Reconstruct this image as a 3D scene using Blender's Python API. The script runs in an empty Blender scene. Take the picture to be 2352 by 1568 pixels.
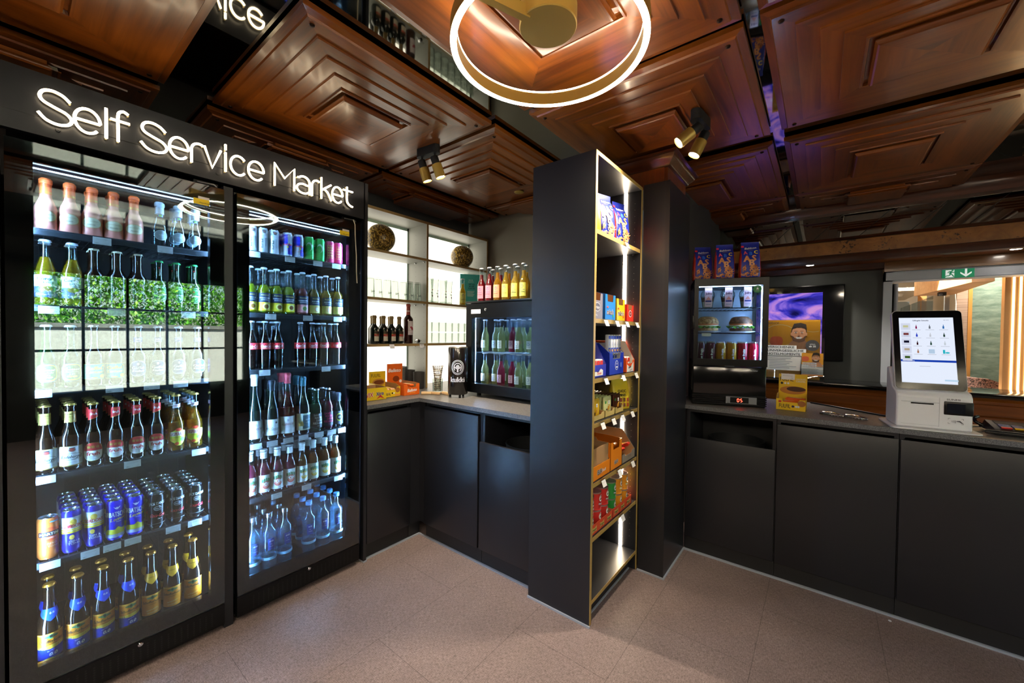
import bpy, bmesh, math, random
from mathutils import Vector, Matrix
PI = math.pi
rnd = random.Random(7)
SC = bpy.context.scene
COL = SC.collection

# ---------------------------------------------------------------- camera, world, exposure
def lin(c):
    c = c / 255.0
    return c / 12.92 if c <= 0.04045 else ((c + 0.055) / 1.055) ** 2.4
def H(s, a=1.0):
    s = s.lstrip('#')
    return (lin(int(s[0:2], 16)), lin(int(s[2:4], 16)), lin(int(s[4:6], 16)), a)

cam_d = bpy.data.cameras.new('camera')
cam_d.sensor_width = 36.0
cam_d.lens = 906.975 / 2352.0 * 36.0
cam_d.clip_start = 0.02
cam_d.clip_end = 200
cam = bpy.data.objects.new('camera', cam_d)
COL.objects.link(cam)
_yaw, _pitch, _roll = math.radians(128.07333), math.radians(-1.02155), math.radians(0.67595)
_f = Vector((math.cos(_pitch) * math.cos(_yaw), math.cos(_pitch) * math.sin(_yaw), math.sin(_pitch)))
_r = Vector((math.sin(_yaw), -math.cos(_yaw), 0))
_u = _r.cross(_f)
_r2 = math.cos(_roll) * _r + math.sin(_roll) * _u
_u2 = -math.sin(_roll) * _r + math.cos(_roll) * _u
cam.matrix_world = Matrix(((_r2.x, _u2.x, -_f.x, 0), (_r2.y, _u2.y, -_f.y, 0), (_r2.z, _u2.z, -_f.z, 1.42), (0, 0, 0, 1)))
SC.camera = cam

SC.view_settings.view_transform = 'Standard'
SC.view_settings.look = 'None'
SC.view_settings.gamma = 1.0
SC.view_settings.use_curve_mapping = False
SC.view_settings.exposure = 1.3
SC.cycles.max_bounces = 10
SC.cycles.diffuse_bounces = 3
SC.cycles.glossy_bounces = 4
SC.cycles.transmission_bounces = 4
SC.cycles.transparent_max_bounces = 28
SC.cycles.caustics_reflective = False
SC.cycles.caustics_refractive = False
SC.cycles.sample_clamp_indirect = 4.0
SC.cycles.use_denoising = True
SC.cycles.use_adaptive_sampling = True
SC.cycles.adaptive_threshold = 0.02

w = bpy.data.worlds.new('sky_world')
SC.world = w
w.use_nodes = True
nt = w.node_tree
nt.nodes.clear()
sk = nt.nodes.new('ShaderNodeTexSky')
sk.sky_type = 'NISHITA'
sk.sun_disc = False
sk.sun_elevation = math.radians(48)
sk.sun_rotation = math.radians(250)
bg = nt.nodes.new('ShaderNodeBackground')
bg.inputs[1].default_value = 0.35
ow = nt.nodes.new('ShaderNodeOutputWorld')
nt.links.new(sk.outputs[0], bg.inputs[0])
nt.links.new(bg.outputs[0], ow.inputs[0])

def light(name, kind, loc, power, color=(1, 1, 1), rot=None, size=0.1, size_y=None, target=None, spot=None, blend=0.5, radius=None):
    d = bpy.data.lights.new(name, kind)
    d.energy = power
    d.color = color
    if kind == 'AREA':
        d.shape = 'RECTANGLE'
        d.size = size
        d.size_y = size_y or size
    elif kind == 'SPOT':
        d.spot_size = spot
        d.spot_blend = blend
        d.shadow_soft_size = radius or 0.02
    elif kind == 'POINT':
        d.shadow_soft_size = radius or 0.03
    o = bpy.data.objects.new(name, d)
    COL.objects.link(o)
    o.location = loc
    if target is not None:
        o.rotation_euler = (Vector(target) - Vector(loc)).to_track_quat('-Z', 'Y').to_euler()
    elif rot:
        o.rotation_euler = rot
    return o

sun = light('sun', 'SUN', (0, 0, 8), 18.0, (1.0, 0.95, 0.86), target=(3.2, 1.6, 4.0))
sun.data.angle = math.radians(0.6)

# ---------------------------------------------------------------- materials
_M = {}
def _new(name):
    m = bpy.data.materials.new(name)
    m.use_nodes = True
    m.node_tree.nodes.clear()
    return m, m.node_tree
def mat(name, col='#808080', rough=0.5, metal=0.0, coat=0.0, emit=None, es=0.0, spec=0.5, bump=None, trans=0.0, sheen=0):
    if name in _M:
        return _M[name]
    m, t = _new(name)
    o = t.nodes.new('ShaderNodeOutputMaterial')
    b = t.nodes.new('ShaderNodeBsdfPrincipled')
    b.inputs['Base Color'].default_value = H(col) if isinstance(col, str) else col
    b.inputs['Roughness'].default_value = rough
    b.inputs['Metallic'].default_value = metal
    b.inputs['Coat Weight'].default_value = coat
    b.inputs['Coat Roughness'].default_value = 0.05
    b.inputs['Specular IOR Level'].default_value = spec
    if emit:
        b.inputs['Emission Color'].default_value = H(emit) if isinstance(emit, str) else emit
        b.inputs['Emission Strength'].default_value = es
    if bump:
        n = t.nodes.new('ShaderNodeTexNoise')
        n.inputs['Scale'].default_value = bump[0]
        n.inputs['Detail'].default_value = 3
        tc = t.nodes.new('ShaderNodeTexCoord')
        t.links.new(tc.outputs['Object'], n.inputs['Vector'])
        bp = t.nodes.new('ShaderNodeBump')
        bp.inputs['Strength'].default_value = bump[1]
        bp.inputs['Distance'].default_value = 0.002
        t.links.new(n.outputs['Fac'], bp.inputs['Height'])
        t.links.new(bp.outputs[0], b.inputs['Normal'])
    t.links.new(b.outputs[0], o.inputs[0])
    _M[name] = m
    return m
def emat(name, col, strength):
    if name in _M:
        return _M[name]
    m, t = _new(name)
    o = t.nodes.new('ShaderNodeOutputMaterial')
    e = t.nodes.new('ShaderNodeEmission')
    e.inputs[0].default_value = H(col) if isinstance(col, str) else col
    e.inputs[1].default_value = strength
    t.links.new(e.outputs[0], o.inputs[0])
    _M[name] = m
    return m
def clear(name, col='#ffffff', f0=0.05, rough=0.0, body=0.0, bodycol=None, edge=None):
    """clear glass or a clear drink: tinted see-through with a Schlick reflection, and a share of diffuse body for cloudy drinks"""
    if name in _M:
        return _M[name]
    m, t = _new(name)
    N, L = t.nodes, t.links
    o = N.new('ShaderNodeOutputMaterial')
    tr = N.new('ShaderNodeBsdfTransparent')
    tr.inputs[0].default_value = H(col)
    src = tr
    if edge:
        lw0 = N.new('ShaderNodeLayerWeight'); lw0.inputs[0].default_value = 0.5
        p0 = N.new('ShaderNodeMath'); p0.operation = 'POWER'; p0.inputs[1].default_value = 4.0
        c0 = N.new('ShaderNodeMix'); c0.data_type = 'RGBA'
        c0.inputs[6].default_value = H(col); c0.inputs[7].default_value = H(edge)
        L.new(lw0.outputs['Facing'], p0.inputs[0]); L.new(p0.outputs[0], c0.inputs[0]); L.new(c0.outputs[2], tr.inputs[0])
    if body > 0:
        d = N.new('ShaderNodeBsdfDiffuse')
        d.inputs[0].default_value = H(bodycol or col)
        tl = N.new('ShaderNodeBsdfTranslucent')
        tl.inputs[0].default_value = H(bodycol or col)
        mm = N.new('ShaderNodeMixShader')
        mm.inputs[0].default_value = 0.5
        L.new(d.outputs[0], mm.inputs[1])
        L.new(tl.outputs[0], mm.inputs[2])
        m2 = N.new('ShaderNodeMixShader')
        m2.inputs[0].default_value = body
        L.new(tr.outputs[0], m2.inputs[1])
        L.new(mm.outputs[0], m2.inputs[2])
        src = m2
    g = N.new('ShaderNodeBsdfGlossy')
    g.inputs['Roughness'].default_value = rough
    lw = N.new('ShaderNodeLayerWeight')
    lw.inputs[0].default_value = 0.5
    p = N.new('ShaderNodeMath'); p.operation = 'POWER'; p.inputs[1].default_value = 5
    k = N.new('ShaderNodeMath'); k.operation = 'MULTIPLY_ADD'
    k.inputs[1].default_value = 0.9 - f0
    k.inputs[2].default_value = f0
    L.new(lw.outputs['Facing'], p.inputs[0])
    L.new(p.outputs[0], k.inputs[0])
    mx = N.new('ShaderNodeMixShader')
    L.new(k.outputs[0], mx.inputs[0])
    L.new(src.outputs[0], mx.inputs[1])
    L.new(g.outputs[0], mx.inputs[2])
    L.new(mx.outputs[0], o.inputs[0])
    _M[name] = m
    return m
def wood(name, c1, c2, axis, rough=0.28, coat=0.5, scale=7.0, burl=False, vary=0.5):
    """lacquered wood with the grain along one object axis"""
    if name in _M:
        return _M[name]
    m, t = _new(name)
    N, L = t.nodes, t.links
    o = N.new('ShaderNodeOutputMaterial')
    b = N.new('ShaderNodeBsdfPrincipled')
    tc = N.new('ShaderNodeTexCoord')
    mp = N.new('ShaderNodeMapping')
    s = [scale * 6, scale * 6, scale * 6]
    s['xyz'.index(axis)] = scale * 0.35
    if burl:
        s = [scale, scale, scale]
    mp.inputs['Scale'].default_value = s
    oi = N.new('ShaderNodeObjectInfo')
    ad = N.new('ShaderNodeVectorMath'); ad.operation = 'ADD'
    mu = N.new('ShaderNodeMath'); mu.operation = 'MULTIPLY'; mu.inputs[1].default_value = 17.0
    L.new(oi.outputs['Random'], mu.inputs[0])
    L.new(tc.outputs['Object'], ad.inputs[0])
    L.new(mu.outputs[0], ad.inputs[1])
    L.new(ad.outputs[0], mp.inputs['Vector'])
    n1 = N.new('ShaderNodeTexNoise')
    n1.inputs['Scale'].default_value = 1.0
    n1.inputs['Detail'].default_value = 6
    n1.inputs['Roughness'].default_value = 0.62
    n1.inputs['Distortion'].default_value = 2.2 if burl else 0.6
    L.new(mp.outputs[0], n1.inputs['Vector'])
    n2 = N.new('ShaderNodeTexNoise')
    n2.inputs['Scale'].default_value = 0.22 if not burl else 0.7
    n2.inputs['Detail'].default_value = 3
    L.new(mp.outputs[0], n2.inputs['Vector'])
    mxf = N.new('ShaderNodeMath'); mxf.operation = 'MULTIPLY_ADD'
    mxf.inputs[1].default_value = 0.55
    L.new(n2.outputs['Fac'], mxf.inputs[0])
    h2 = N.new('ShaderNodeMath'); h2.operation = 'MULTIPLY'; h2.inputs[1].default_value = 0.45
    L.new(n1.outputs['Fac'], h2.inputs[0])
    L.new(h2.outputs[0], mxf.inputs[2])
    cr = N.new('ShaderNodeValToRGB')
    cr.color_ramp.elements[0].position = 0.5 - 0.3 * vary
    cr.color_ramp.elements[1].position = 0.5 + 0.3 * vary
    cr.color_ramp.elements[0].color = H(c1)
    cr.color_ramp.elements[1].color = H(c2)
    L.new(mxf.outputs[0], cr.inputs[0])
    L.new(cr.outputs[0], b.inputs['Base Color'])
    b.inputs['Roughness'].default_value = rough
    b.inputs['Coat Weight'].default_value = coat
    b.inputs['Coat Roughness'].default_value = 0.12
    if burl:
        v = N.new('ShaderNodeTexNoise')
        v.inputs['Scale'].default_value = 55
        v.inputs['Detail'].default_value = 2
        L.new(tc.outputs['Object'], v.inputs['Vector'])
        big = N.new('ShaderNodeTexNoise'); big.inputs['Scale'].default_value = 6
        L.new(tc.outputs['Object'], big.inputs['Vector'])
        mm = N.new('ShaderNodeMath'); mm.operation = 'MULTIPLY'
        L.new(v.outputs['Fac'], mm.inputs[0]); L.new(big.outputs['Fac'], mm.inputs[1])
        st = N.new('ShaderNodeMapRange')
        st.inputs[1].default_value = 0.31; st.inputs[2].default_value = 0.36
        L.new(mm.outputs[0], st.inputs[0])
        mix = N.new('ShaderNodeMix'); mix.data_type = 'RGBA'
        mix.inputs[7].default_value = H('#3a1d0c')
        L.new(st.outputs[0], mix.inputs[0]); L.new(cr.outputs[0], mix.inputs[6])
        L.new(mix.outputs[2], b.inputs['Base Color'])
    L.new(b.outputs[0], o.inputs[0])
    _M[name] = m
    return m
def speckle(name, c1, c2, scale=300, rough=0.45, lo=0.45, hi=0.65, stretch=None, extra=None, spec=0.5):
    if name in _M:
        return _M[name]
    m, t = _new(name)
    N, L = t.nodes, t.links
    o = N.new('ShaderNodeOutputMaterial')
    b = N.new('ShaderNodeBsdfPrincipled')
    tc = N.new('ShaderNodeTexCoord')
    mp = N.new('ShaderNodeMapping')
    mp.inputs['Scale'].default_value = stretch or (1, 1, 1)
    L.new(tc.outputs['Object'], mp.inputs[0])
    n = N.new('ShaderNodeTexNoise')
    n.inputs['Scale'].default_value = scale
    n.inputs['Detail'].default_value = 5
    n.inputs['Roughness'].default_value = 0.7
    L.new(mp.outputs[0], n.inputs['Vector'])
    cr = N.new('ShaderNodeValToRGB')
    cr.color_ramp.elements[0].position = lo
    cr.color_ramp.elements[1].position = hi
    cr.color_ramp.elements[0].color = H(c1)
    cr.color_ramp.elements[1].color = H(c2)
    L.new(n.outputs['Fac'], cr.inputs[0])
    L.new(cr.outputs[0], b.inputs['Base Color'])
    b.inputs['Roughness'].default_value = rough
    b.inputs['Specular IOR Level'].default_value = spec
    L.new(b.outputs[0], o.inputs[0])
    _M[name] = m
    return m

# ---------------------------------------------------------------- mesh helpers
class MB:
    def __init__(s):
        s.v = []; s.f = []; s.fm = []; s.mats = []; s.off = 0.0
    def mi(s, m):
        if m not in s.mats:
            s.mats.append(m)
        return s.mats.index(m)
    def face(s, pts, m):
        i = len(s.v)
        s.v.extend([tuple(p) for p in pts])
        s.f.append(tuple(range(i, i + len(pts))))
        s.fm.append(s.mi(m))
    def mesh(s, verts, faces, m):
        i = len(s.v)
        s.v.extend([tuple(p) for p in verts])
        k = s.mi(m)
        for f in faces:
            s.f.append(tuple(i + a for a in f))
            s.fm.append(k)
    def box(s, x0, x1, y0, y1, z0, z1, m, bev=0.0, R=None):
        if x0 > x1: x0, x1 = x1, x0
        if y0 > y1: y0, y1 = y1, y0
        if z0 > z1: z0, z1 = z1, z0
        if bev <= 0:
            V = [(x0, y0, z0), (x1, y0, z0), (x1, y1, z0), (x0, y1, z0), (x0, y0, z1), (x1, y0, z1), (x1, y1, z1), (x0, y1, z1)]
            F = [(0, 3, 2, 1), (4, 5, 6, 7), (0, 1, 5, 4), (1, 2, 6, 5), (2, 3, 7, 6), (3, 0, 4, 7)]
        else:
            bm = bmesh.new()
            bmesh.ops.create_cube(bm, size=1.0)
            for v in bm.verts:
                v.co = Vector(((x0 + x1) / 2 + v.co.x * (x1 - x0), (y0 + y1) / 2 + v.co.y * (y1 - y0), (z0 + z1) / 2 + v.co.z * (z1 - z0)))
            bmesh.ops.bevel(bm, geom=bm.edges[:], offset=bev, segments=2, profile=0.5, affect='EDGES')
            bm.verts.index_update()
            V = [tuple(v.co) for v in bm.verts]
            F = [tuple(v.index for v in f.verts) for f in bm.faces]
            bm.free()
        if R is not None:
            V = [tuple(R @ Vector(p)) for p in V]
        s.mesh(V, F, m)
        return s
    def prism(s, poly, h0, h1, m, axis='z', R=None, caps=True):
        """extrude a 2-D polygon between h0 and h1 along an axis ('z': (x,y), 'x': (y,z), 'y': (x,z))"""
        def P(a, b, h):
            p = {'z': (a, b, h), 'x': (h, a, b), 'y': (a, h, b)}[axis]
            return tuple(R @ Vector(p)) if R is not None else p
        n = len(poly)
        V = [P(a, b, h0) for a, b in poly] + [P(a, b, h1) for a, b in poly]
        F = [(i, (i + 1) % n, n + (i + 1) % n, n + i) for i in range(n)]
        if caps:
            F += [tuple(range(n))[::-1], tuple(range(n, 2 * n))]
        s.mesh(V, F, m)
        return s
    def lathe(s, prof, m, seg=24, c=(0, 0, 0), R=None, closed=False, mats=None, flute=None):
        """revolve (r, z) about z"""
        V = []; F = []
        n = len(prof)
        for i in range(seg):
            a = 2 * PI * i / seg
            for j, (r, z) in enumerate(prof):
                rr = r
                if flute and j in flute:
                    rr = r * (1.0 + (0.05 if i % 2 else -0.03))
                p = (c[0] + rr * math.cos(a), c[1] + rr * math.sin(a), c[2] + z)
                V.append(p)
        for i in range(seg):
            k = (i + 1) % seg
            for j in range(n if closed else n - 1):
                l = (j + 1) % n
                F.append((i * n + j, k * n + j, k * n + l, i * n + l))
        if R is not None:
            V = [tuple(R @ Vector(p)) for p in V]
        if mats:
            i0 = len(s.v)
            s.v.extend(V)
            q = 0
            for i in range(seg):
                for j in range(n if closed else n - 1):
                    s.f.append(tuple(i0 + a for a in F[q])); q += 1
                    s.fm.append(s.mi(mats[j]))
        else:
            s.mesh(V, F, m)
        return s
    def cyl(s, p0, p1, r, m, seg=16, r1=None):
        p0 = Vector(p0); p1 = Vector(p1)
        d = p1 - p0
        q = d.to_track_quat('Z', 'Y').to_matrix().to_4x4()
        q.translation = p0
        L = d.length
        s.lathe([(0, 0), (r, 0), (r if r1 is None else r1, L), (0, L)], m, seg, R=q)
        return s
    def tube(s, pts, r, m, seg=8, closed=False):
        pts = [Vector(p) for p in pts]
        n = len(pts)
        V = []; F = []
        up = None
        for i, p in enumerate(pts):
            if closed:
                t = (pts[(i + 1) % n] - pts[i - 1])
            else:
                t = pts[min(i + 1, n - 1)] - pts[max(i - 1, 0)]
            t.normalize()
            if up is None:
                up = Vector((0, 0, 1)) if abs(t.z) < 0.9 else Vector((1, 0, 0))
            sd = t.cross(up)
            if sd.length < 1e-5:
                sd = t.orthogonal()
            sd.normalize()
            up = sd.cross(t).normalized()
            for k in range(seg):
                a = 2 * PI * k / seg
                V.append(p + r * (math.cos(a) * sd + math.sin(a) * up))
        for i in range(n if closed else n - 1):
            j = (i + 1) % n
            for k in range(seg):
                l = (k + 1) % seg
                F.append((i * seg + k, i * seg + l, j * seg + l, j * seg + k))
        if not closed:
            F.append(tuple(range(seg))[::-1])
            F.append(tuple(range((n - 1) * seg, n * seg)))
        s.mesh(V, F, m)
        return s
    def sphere(s, c, r, m, seg=16, rings=10, sc=(1, 1, 1)):
        V = []; F = []
        for j in range(rings + 1):
            b = PI * j / rings
            for i in range(seg):
                a = 2 * PI * i / seg
                V.append((c[0] + r * sc[0] * math.sin(b) * math.cos(a), c[1] + r * sc[1] * math.sin(b) * math.sin(a), c[2] + r * sc[2] * math.cos(b)))
        for j in range(rings):
            for i in range(seg):
                k = (i + 1) % seg
                F.append((j * seg + i, (j + 1) * seg + i, (j + 1) * seg + k, j * seg + k))
        s.mesh(V, F, m)
        return s
    def build(s, name, parent=None, smooth=38, xform=None):
        me = bpy.data.meshes.new(name)
        V = s.v if xform is None else [tuple(xform @ Vector(p)) for p in s.v]
        me.from_pydata(V, [], s.f)
        for m in s.mats:
            me.materials.append(m)
        me.polygons.foreach_set('material_index', s.fm)
        me.update()
        bm = bmesh.new()
        bm.from_mesh(me)
        bmesh.ops.remove_doubles(bm, verts=bm.verts, dist=1e-5)
        bmesh.ops.dissolve_degenerate(bm, edges=bm.edges, dist=1e-6)
        bm.to_mesh(me)
        bm.free()
        if smooth:
            me.polygons.foreach_set('use_smooth', [True] * len(me.polygons))
            me.set_sharp_from_angle(angle=math.radians(smooth))
        o = bpy.data.objects.new(name, me)
        COL.objects.link(o)
        if parent is not None:
            o.parent = parent
        return o

def tag(o, label=None, cat=None, group=None, kind=None):
    if label: o['label'] = label
    if cat: o['category'] = cat
    if group: o['group'] = group
    if kind: o['kind'] = kind
    return o
def thing(name, label, cat, loc=(0, 0, 0), rz=0.0, group=None):
    o = bpy.data.objects.new(name, None)
    o.empty_display_size = 0.05
    COL.objects.link(o)
    o.location = loc
    o.rotation_euler = (0, 0, rz)
    return tag(o, label, cat, group)
KIDS = {}
def kids(o):
    return [c for c in o.children]
def dup(root, loc, rz=0.0, label=None, group=None):
    r = root.copy()
    COL.objects.link(r)
    r.location = loc
    r.rotation_euler = (0, 0, rz)
    if label: r['label'] = label
    if group: r['group'] = group
    for ch in KIDS.setdefault(root.name, list(root.children)):
        c = ch.copy()
        COL.objects.link(c)
        c.parent = r
        for g in KIDS.setdefault(ch.name, list(ch.children)):
            d = g.copy()
            COL.objects.link(d)
            d.parent = c
    return r
ORD = ['first', 'second', 'third', 'fourth', 'fifth', 'sixth', 'seventh', 'eighth', 'ninth', 'tenth', 'eleventh', 'twelfth']
ROW = ['front row', 'second row', 'third row', 'fourth row', 'fifth row']

# ---- lettering: Blender's own font turned into flat triangles
_T = {}
def glyphs(txt):
    if txt in _T:
        return _T[txt]
    cu = bpy.data.curves.new('lettering', 'FONT')
    cu.body = txt
    cu.size = 1.0
    cu.resolution_u = 2
    ob = bpy.data.objects.new('lettering', cu)
    COL.objects.link(ob)
    dg = bpy.context.evaluated_depsgraph_get()
    ev = ob.evaluated_get(dg)
    me = ev.to_mesh()
    V = [(v.co.x, v.co.y) for v in me.vertices]
    F = [tuple(p.vertices) for p in me.polygons]
    ev.to_mesh_clear()
    bpy.data.objects.remove(ob)
    bpy.data.curves.remove(cu)
    _T[txt] = (V, F)
    return _T[txt]

class Art:
    """flat artwork laid on a plane or wrapped round a bottle; each shape lies a hair above the one before"""
    def __init__(s, mb, mapper, step=0.00018):
        s.mb = mb; s.map = mapper; s.n = 1; s.step = step
    def _put(s, V, F, m):
        s.mb.mesh([s.map(u, v, s.n * s.step) for u, v in V], F, m)
        s.n += 1
    def rect(s, u0, u1, v0, v1, m, nu=None, nv=1):
        if s.curved:
            nu = max(1, int(math.ceil(abs(u1 - u0) / (0.22 * s.rref))))
            nv = max(1, int(abs(v1 - v0) / 0.006))
        nu = nu or 1
        V = [(u0 + (u1 - u0) * i / nu, v0 + (v1 - v0) * j / nv) for j in range(nv + 1) for i in range(nu + 1)]
        F = [(j * (nu + 1) + i, j * (nu + 1) + i + 1, (j + 1) * (nu + 1) + i + 1, (j + 1) * (nu + 1) + i) for j in range(nv) for i in range(nu)]
        s._put(V, F, m)
        return s
    def star(s, uc, vc, pts, m, rings=None):
        """star-shaped polygon about (uc, vc); pts relative"""
        if s.curved:
            q = []
            for (a, b), (c, d) in zip(pts, pts[1:] + pts[:1]):
                k = max(1, int(math.ceil(max(abs(c - a) / (0.25 * s.rref), abs(d - b) / 0.009))))
                q += [(a + (c - a) * i / k, b + (d - b) * i / k) for i in range(k)]
            pts = q
            ext = max(abs(a) for a, b in pts) / (0.25 * s.rref)
            rings = rings or max(2, min(9, int(math.ceil(ext))))
        rings = rings or 1
        n = len(pts)
        V = [(uc, vc)]
        for k in range(1, rings + 1):
            V += [(uc + a * k / rings, vc + b * k / rings) for a, b in pts]
        F = [(0, 1 + i, 1 + (i + 1) % n) for i in range(n)]
        for k in range(rings - 1):
            for i in range(n):
                j = (i + 1) % n
                F.append((1 + k * n + i, 1 + (k + 1) * n + i, 1 + (k + 1) * n + j, 1 + k * n + j))
        s._put(V, F, m)
        return s
    def ell(s, uc, vc, ru, rv, m, seg=28, p=2.0, a0=0, a1=360):
        pts = []
        for i in range(seg):
            a = math.radians(a0 + (a1 - a0) * i / (seg if a1 - a0 == 360 else seg - 1))
            c, q = math.cos(a), math.sin(a)
            e = 2.0 / p
            pts.append((ru * math.copysign(abs(c) ** e, c), rv * math.copysign(abs(q) ** e, q)))
        return s.star(uc, vc, pts, m)
    def text(s, txt, uc, vc, h, m, w=None, shear=0.0, rot=0.0, bold=0.0):
        V, F = glyphs(txt)
        if not V:
            return s
        k = h / 0.70
        x0 = min(p[0] for p in V); x1 = max(p[0] for p in V)
        kx = k if w is None else w / max(1e-6, x1 - x0)
        cx = (x0 + x1) / 2
        c, q = math.cos(rot), math.sin(rot)
        def put(dx, dy, lift=0.0):
            out = []
            for a, b in V:
                uu = (a - cx) * kx + shear * (b - 0.35) * k + dx
                vv = (b - 0.35) * k + dy
                out.append((uc + c * uu - q * vv, vc + q * uu + c * vv))
            s.mb.mesh([s.map(u, v, s.n * s.step + lift) for u, v in out], F, m)
        e = s.step / 5
        put(0, 0, e * 3)
        if bold:
            put(bold, 0, 0.0); put(-bold, 0, e); put(0, bold * 0.7, e * 2)
        s.n += 1
        return s
    curved = False
    rref = 0.03
def art_plane(mb, o, right, up, step=0.00025):
    o = Vector(o); r = Vector(right).normalized(); u = Vector(up).normalized(); n = r.cross(u)
    return Art(mb, lambda a, b, d: tuple(o + r * a + u * b + n * d), step)
def art_round(mb, Rz, rref, step=0.00018, a0=0.0):
    A = Art(mb, None, step)
    A.curved = True
    A.rref = rref
    def f(u, v, d):
        r = Rz(v) + d
        a = a0 + u / rref
        return (r * math.cos(a), r * math.sin(a), v)
    A.map = f
    return A

# ---------------------------------------------------------------- common materials
DARK = mat('anthracite_board', '#202126', 0.36, spec=0.45)
DARKER = mat('anthracite_recess', '#17181b', 0.5)
BLACK = mat('black_satin', '#08090b', 0.32, spec=0.3)
BLACKM = mat('black_matt', '#08090a', 0.65)
GOLD = mat('brass_edge', '#b79a58', 0.4, 0.25)
BRASS = mat('brass_lacquer', '#b39243', 0.42, 0.45)
CHROME = mat('chrome', '#d8dade', 0.12, 1.0)
STEEL = mat('brushed_steel', '#a9acb0', 0.3, 1.0)
WHITE = mat('white_plastic', '#e9eaee', 0.35)
PAPER = mat('paper_white', '#f0f0f2', 0.6)
INK = mat('ink_black', '#141416', 0.5)
INKG = mat('ink_grey', '#8d929c', 0.6)
GREYW = mat('warm_grey_board', '#8e8a7c', 0.55)
WX = wood('mahogany_x', '#4e240a', '#9c5519', 'x', scale=5, coat=0.35)
WY = wood('mahogany_y', '#4e240a', '#9c5519', 'y', scale=5, coat=0.35)
WZ = wood('mahogany_z', '#4a210b', '#8a4517', 'z', scale=5)
WDX = wood('dark_mahogany_x', '#2f1406', '#5e2c10', 'x', scale=6)
BURL = wood('burl_veneer', '#7d4a20', '#b97a3a', 'x', scale=9, burl=True, coat=0.3, rough=0.35)
MIRROR = mat('aged_mirror', '#9a9a92', 0.03, 1.0)
SEAM = mat('mirror_seam', '#0e0d0c', 0.4)
SEAL = mat('seal_strip', '#9fa6b4', 0.4)

# ---------------------------------------------------------------- the room
def structure(name, mb, smooth=38):
    o = mb.build(name, smooth=smooth)
    o['kind'] = 'structure'
    return o

def floor_material():
    m, t = _new('vinyl_tile')
    N, L = t.nodes, t.links
    o = N.new('ShaderNodeOutputMaterial')
    b = N.new('ShaderNodeBsdfPrincipled')
    tc = N.new('ShaderNodeTexCoord')
    mp = N.new('ShaderNodeMapping')
    mp.inputs['Scale'].default_value = (1, 1, 1)
    L.new(tc.outputs['Object'], mp.inputs[0])
    def noise(scale, st, det=6, rough=0.7):
        q = N.new('ShaderNodeMapping'); q.inputs['Scale'].default_value = st
        L.new(tc.outputs['Object'], q.inputs[0])
        n = N.new('ShaderNodeTexNoise')
        n.inputs['Scale'].default_value = scale; n.inputs['Detail'].default_value = det; n.inputs['Roughness'].default_value = rough
        L.new(q.outputs[0], n.inputs['Vector'])
        return n
    n1 = noise(60, (1.0, 5.0, 1))
    n2 = noise(60, (5.0, 1.0, 1))
    n3 = noise(3.0, (1, 1, 1), 4)
    a = N.new('ShaderNodeMath'); a.operation = 'MULTIPLY'
    L.new(n1.outputs['Fac'], a.inputs[0]); L.new(n2.outputs['Fac'], a.inputs[1])
    cr = N.new('ShaderNodeValToRGB')
    cr.color_ramp.elements[0].position = 0.14; cr.color_ramp.elements[1].position = 0.32
    cr.color_ramp.elements[0].color = H('#63534f'); cr.color_ramp.elements[1].color = H('#a08d89')
    L.new(a.outputs[0], cr.inputs[0])
    mx = N.new('ShaderNodeMix'); mx.data_type = 'RGBA'; mx.blend_type = 'MULTIPLY'
    mx.inputs[0].default_value = 0.6
    c2 = N.new('ShaderNodeValToRGB')
    c2.color_ramp.elements[0].position = 0.35; c2.color_ramp.elements[1].position = 0.65
    c2.color_ramp.elements[0].color = (0.72, 0.72, 0.72, 1); c2.color_ramp.elements[1].color = (1, 1, 1, 1)
    L.new(n3.outputs['Fac'], c2.inputs[0])
    L.new(cr.outputs[0], mx.inputs[6]); L.new(c2.outputs[0], mx.inputs[7])
    br = N.new('ShaderNodeTexBrick')
    br.inputs['Scale'].default_value = 1.0
    br.inputs['Brick Width'].default_value = 0.92
    br.inputs['Row Height'].default_value = 0.46
    br.inputs['Mortar Size'].default_value = 0.0012
    br.inputs['Mortar Smooth'].default_value = 0.2
    br.inputs['Color1'].default_value = (1, 1, 1, 1); br.inputs['Color2'].default_value = (0.975, 0.97, 0.97, 1)
    br.inputs['Mortar'].default_value = (0.5, 0.48, 0.48, 1)
    q = N.new('ShaderNodeMapping'); q.inputs['Rotation'].default_value = (0, 0, PI / 2); q.inputs['Location'].default_value = (0.13, 0.21, 0)
    L.new(tc.outputs['Object'], q.inputs[0]); L.new(q.outputs[0], br.inputs['Vector'])
    m2 = N.new('ShaderNodeMix'); m2.data_type = 'RGBA'; m2.blend_type = 'MULTIPLY'; m2.inputs[0].default_value = 1.0
    L.new(mx.outputs[2], m2.inputs[6]); L.new(br.outputs['Color'], m2.inputs[7])
    L.new(m2.outputs[2], b.inputs['Base Color'])
    b.inputs['Roughness'].default_value = 0.5
    b.inputs['Specular IOR Level'].default_value = 0.4
    L.new(b.outputs[0], o.inputs[0])
    return m
structure('floor', MB().box(-2.95, 3.6, -2.6, 4.8, -0.1, 0, floor_material()), smooth=0)

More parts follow.
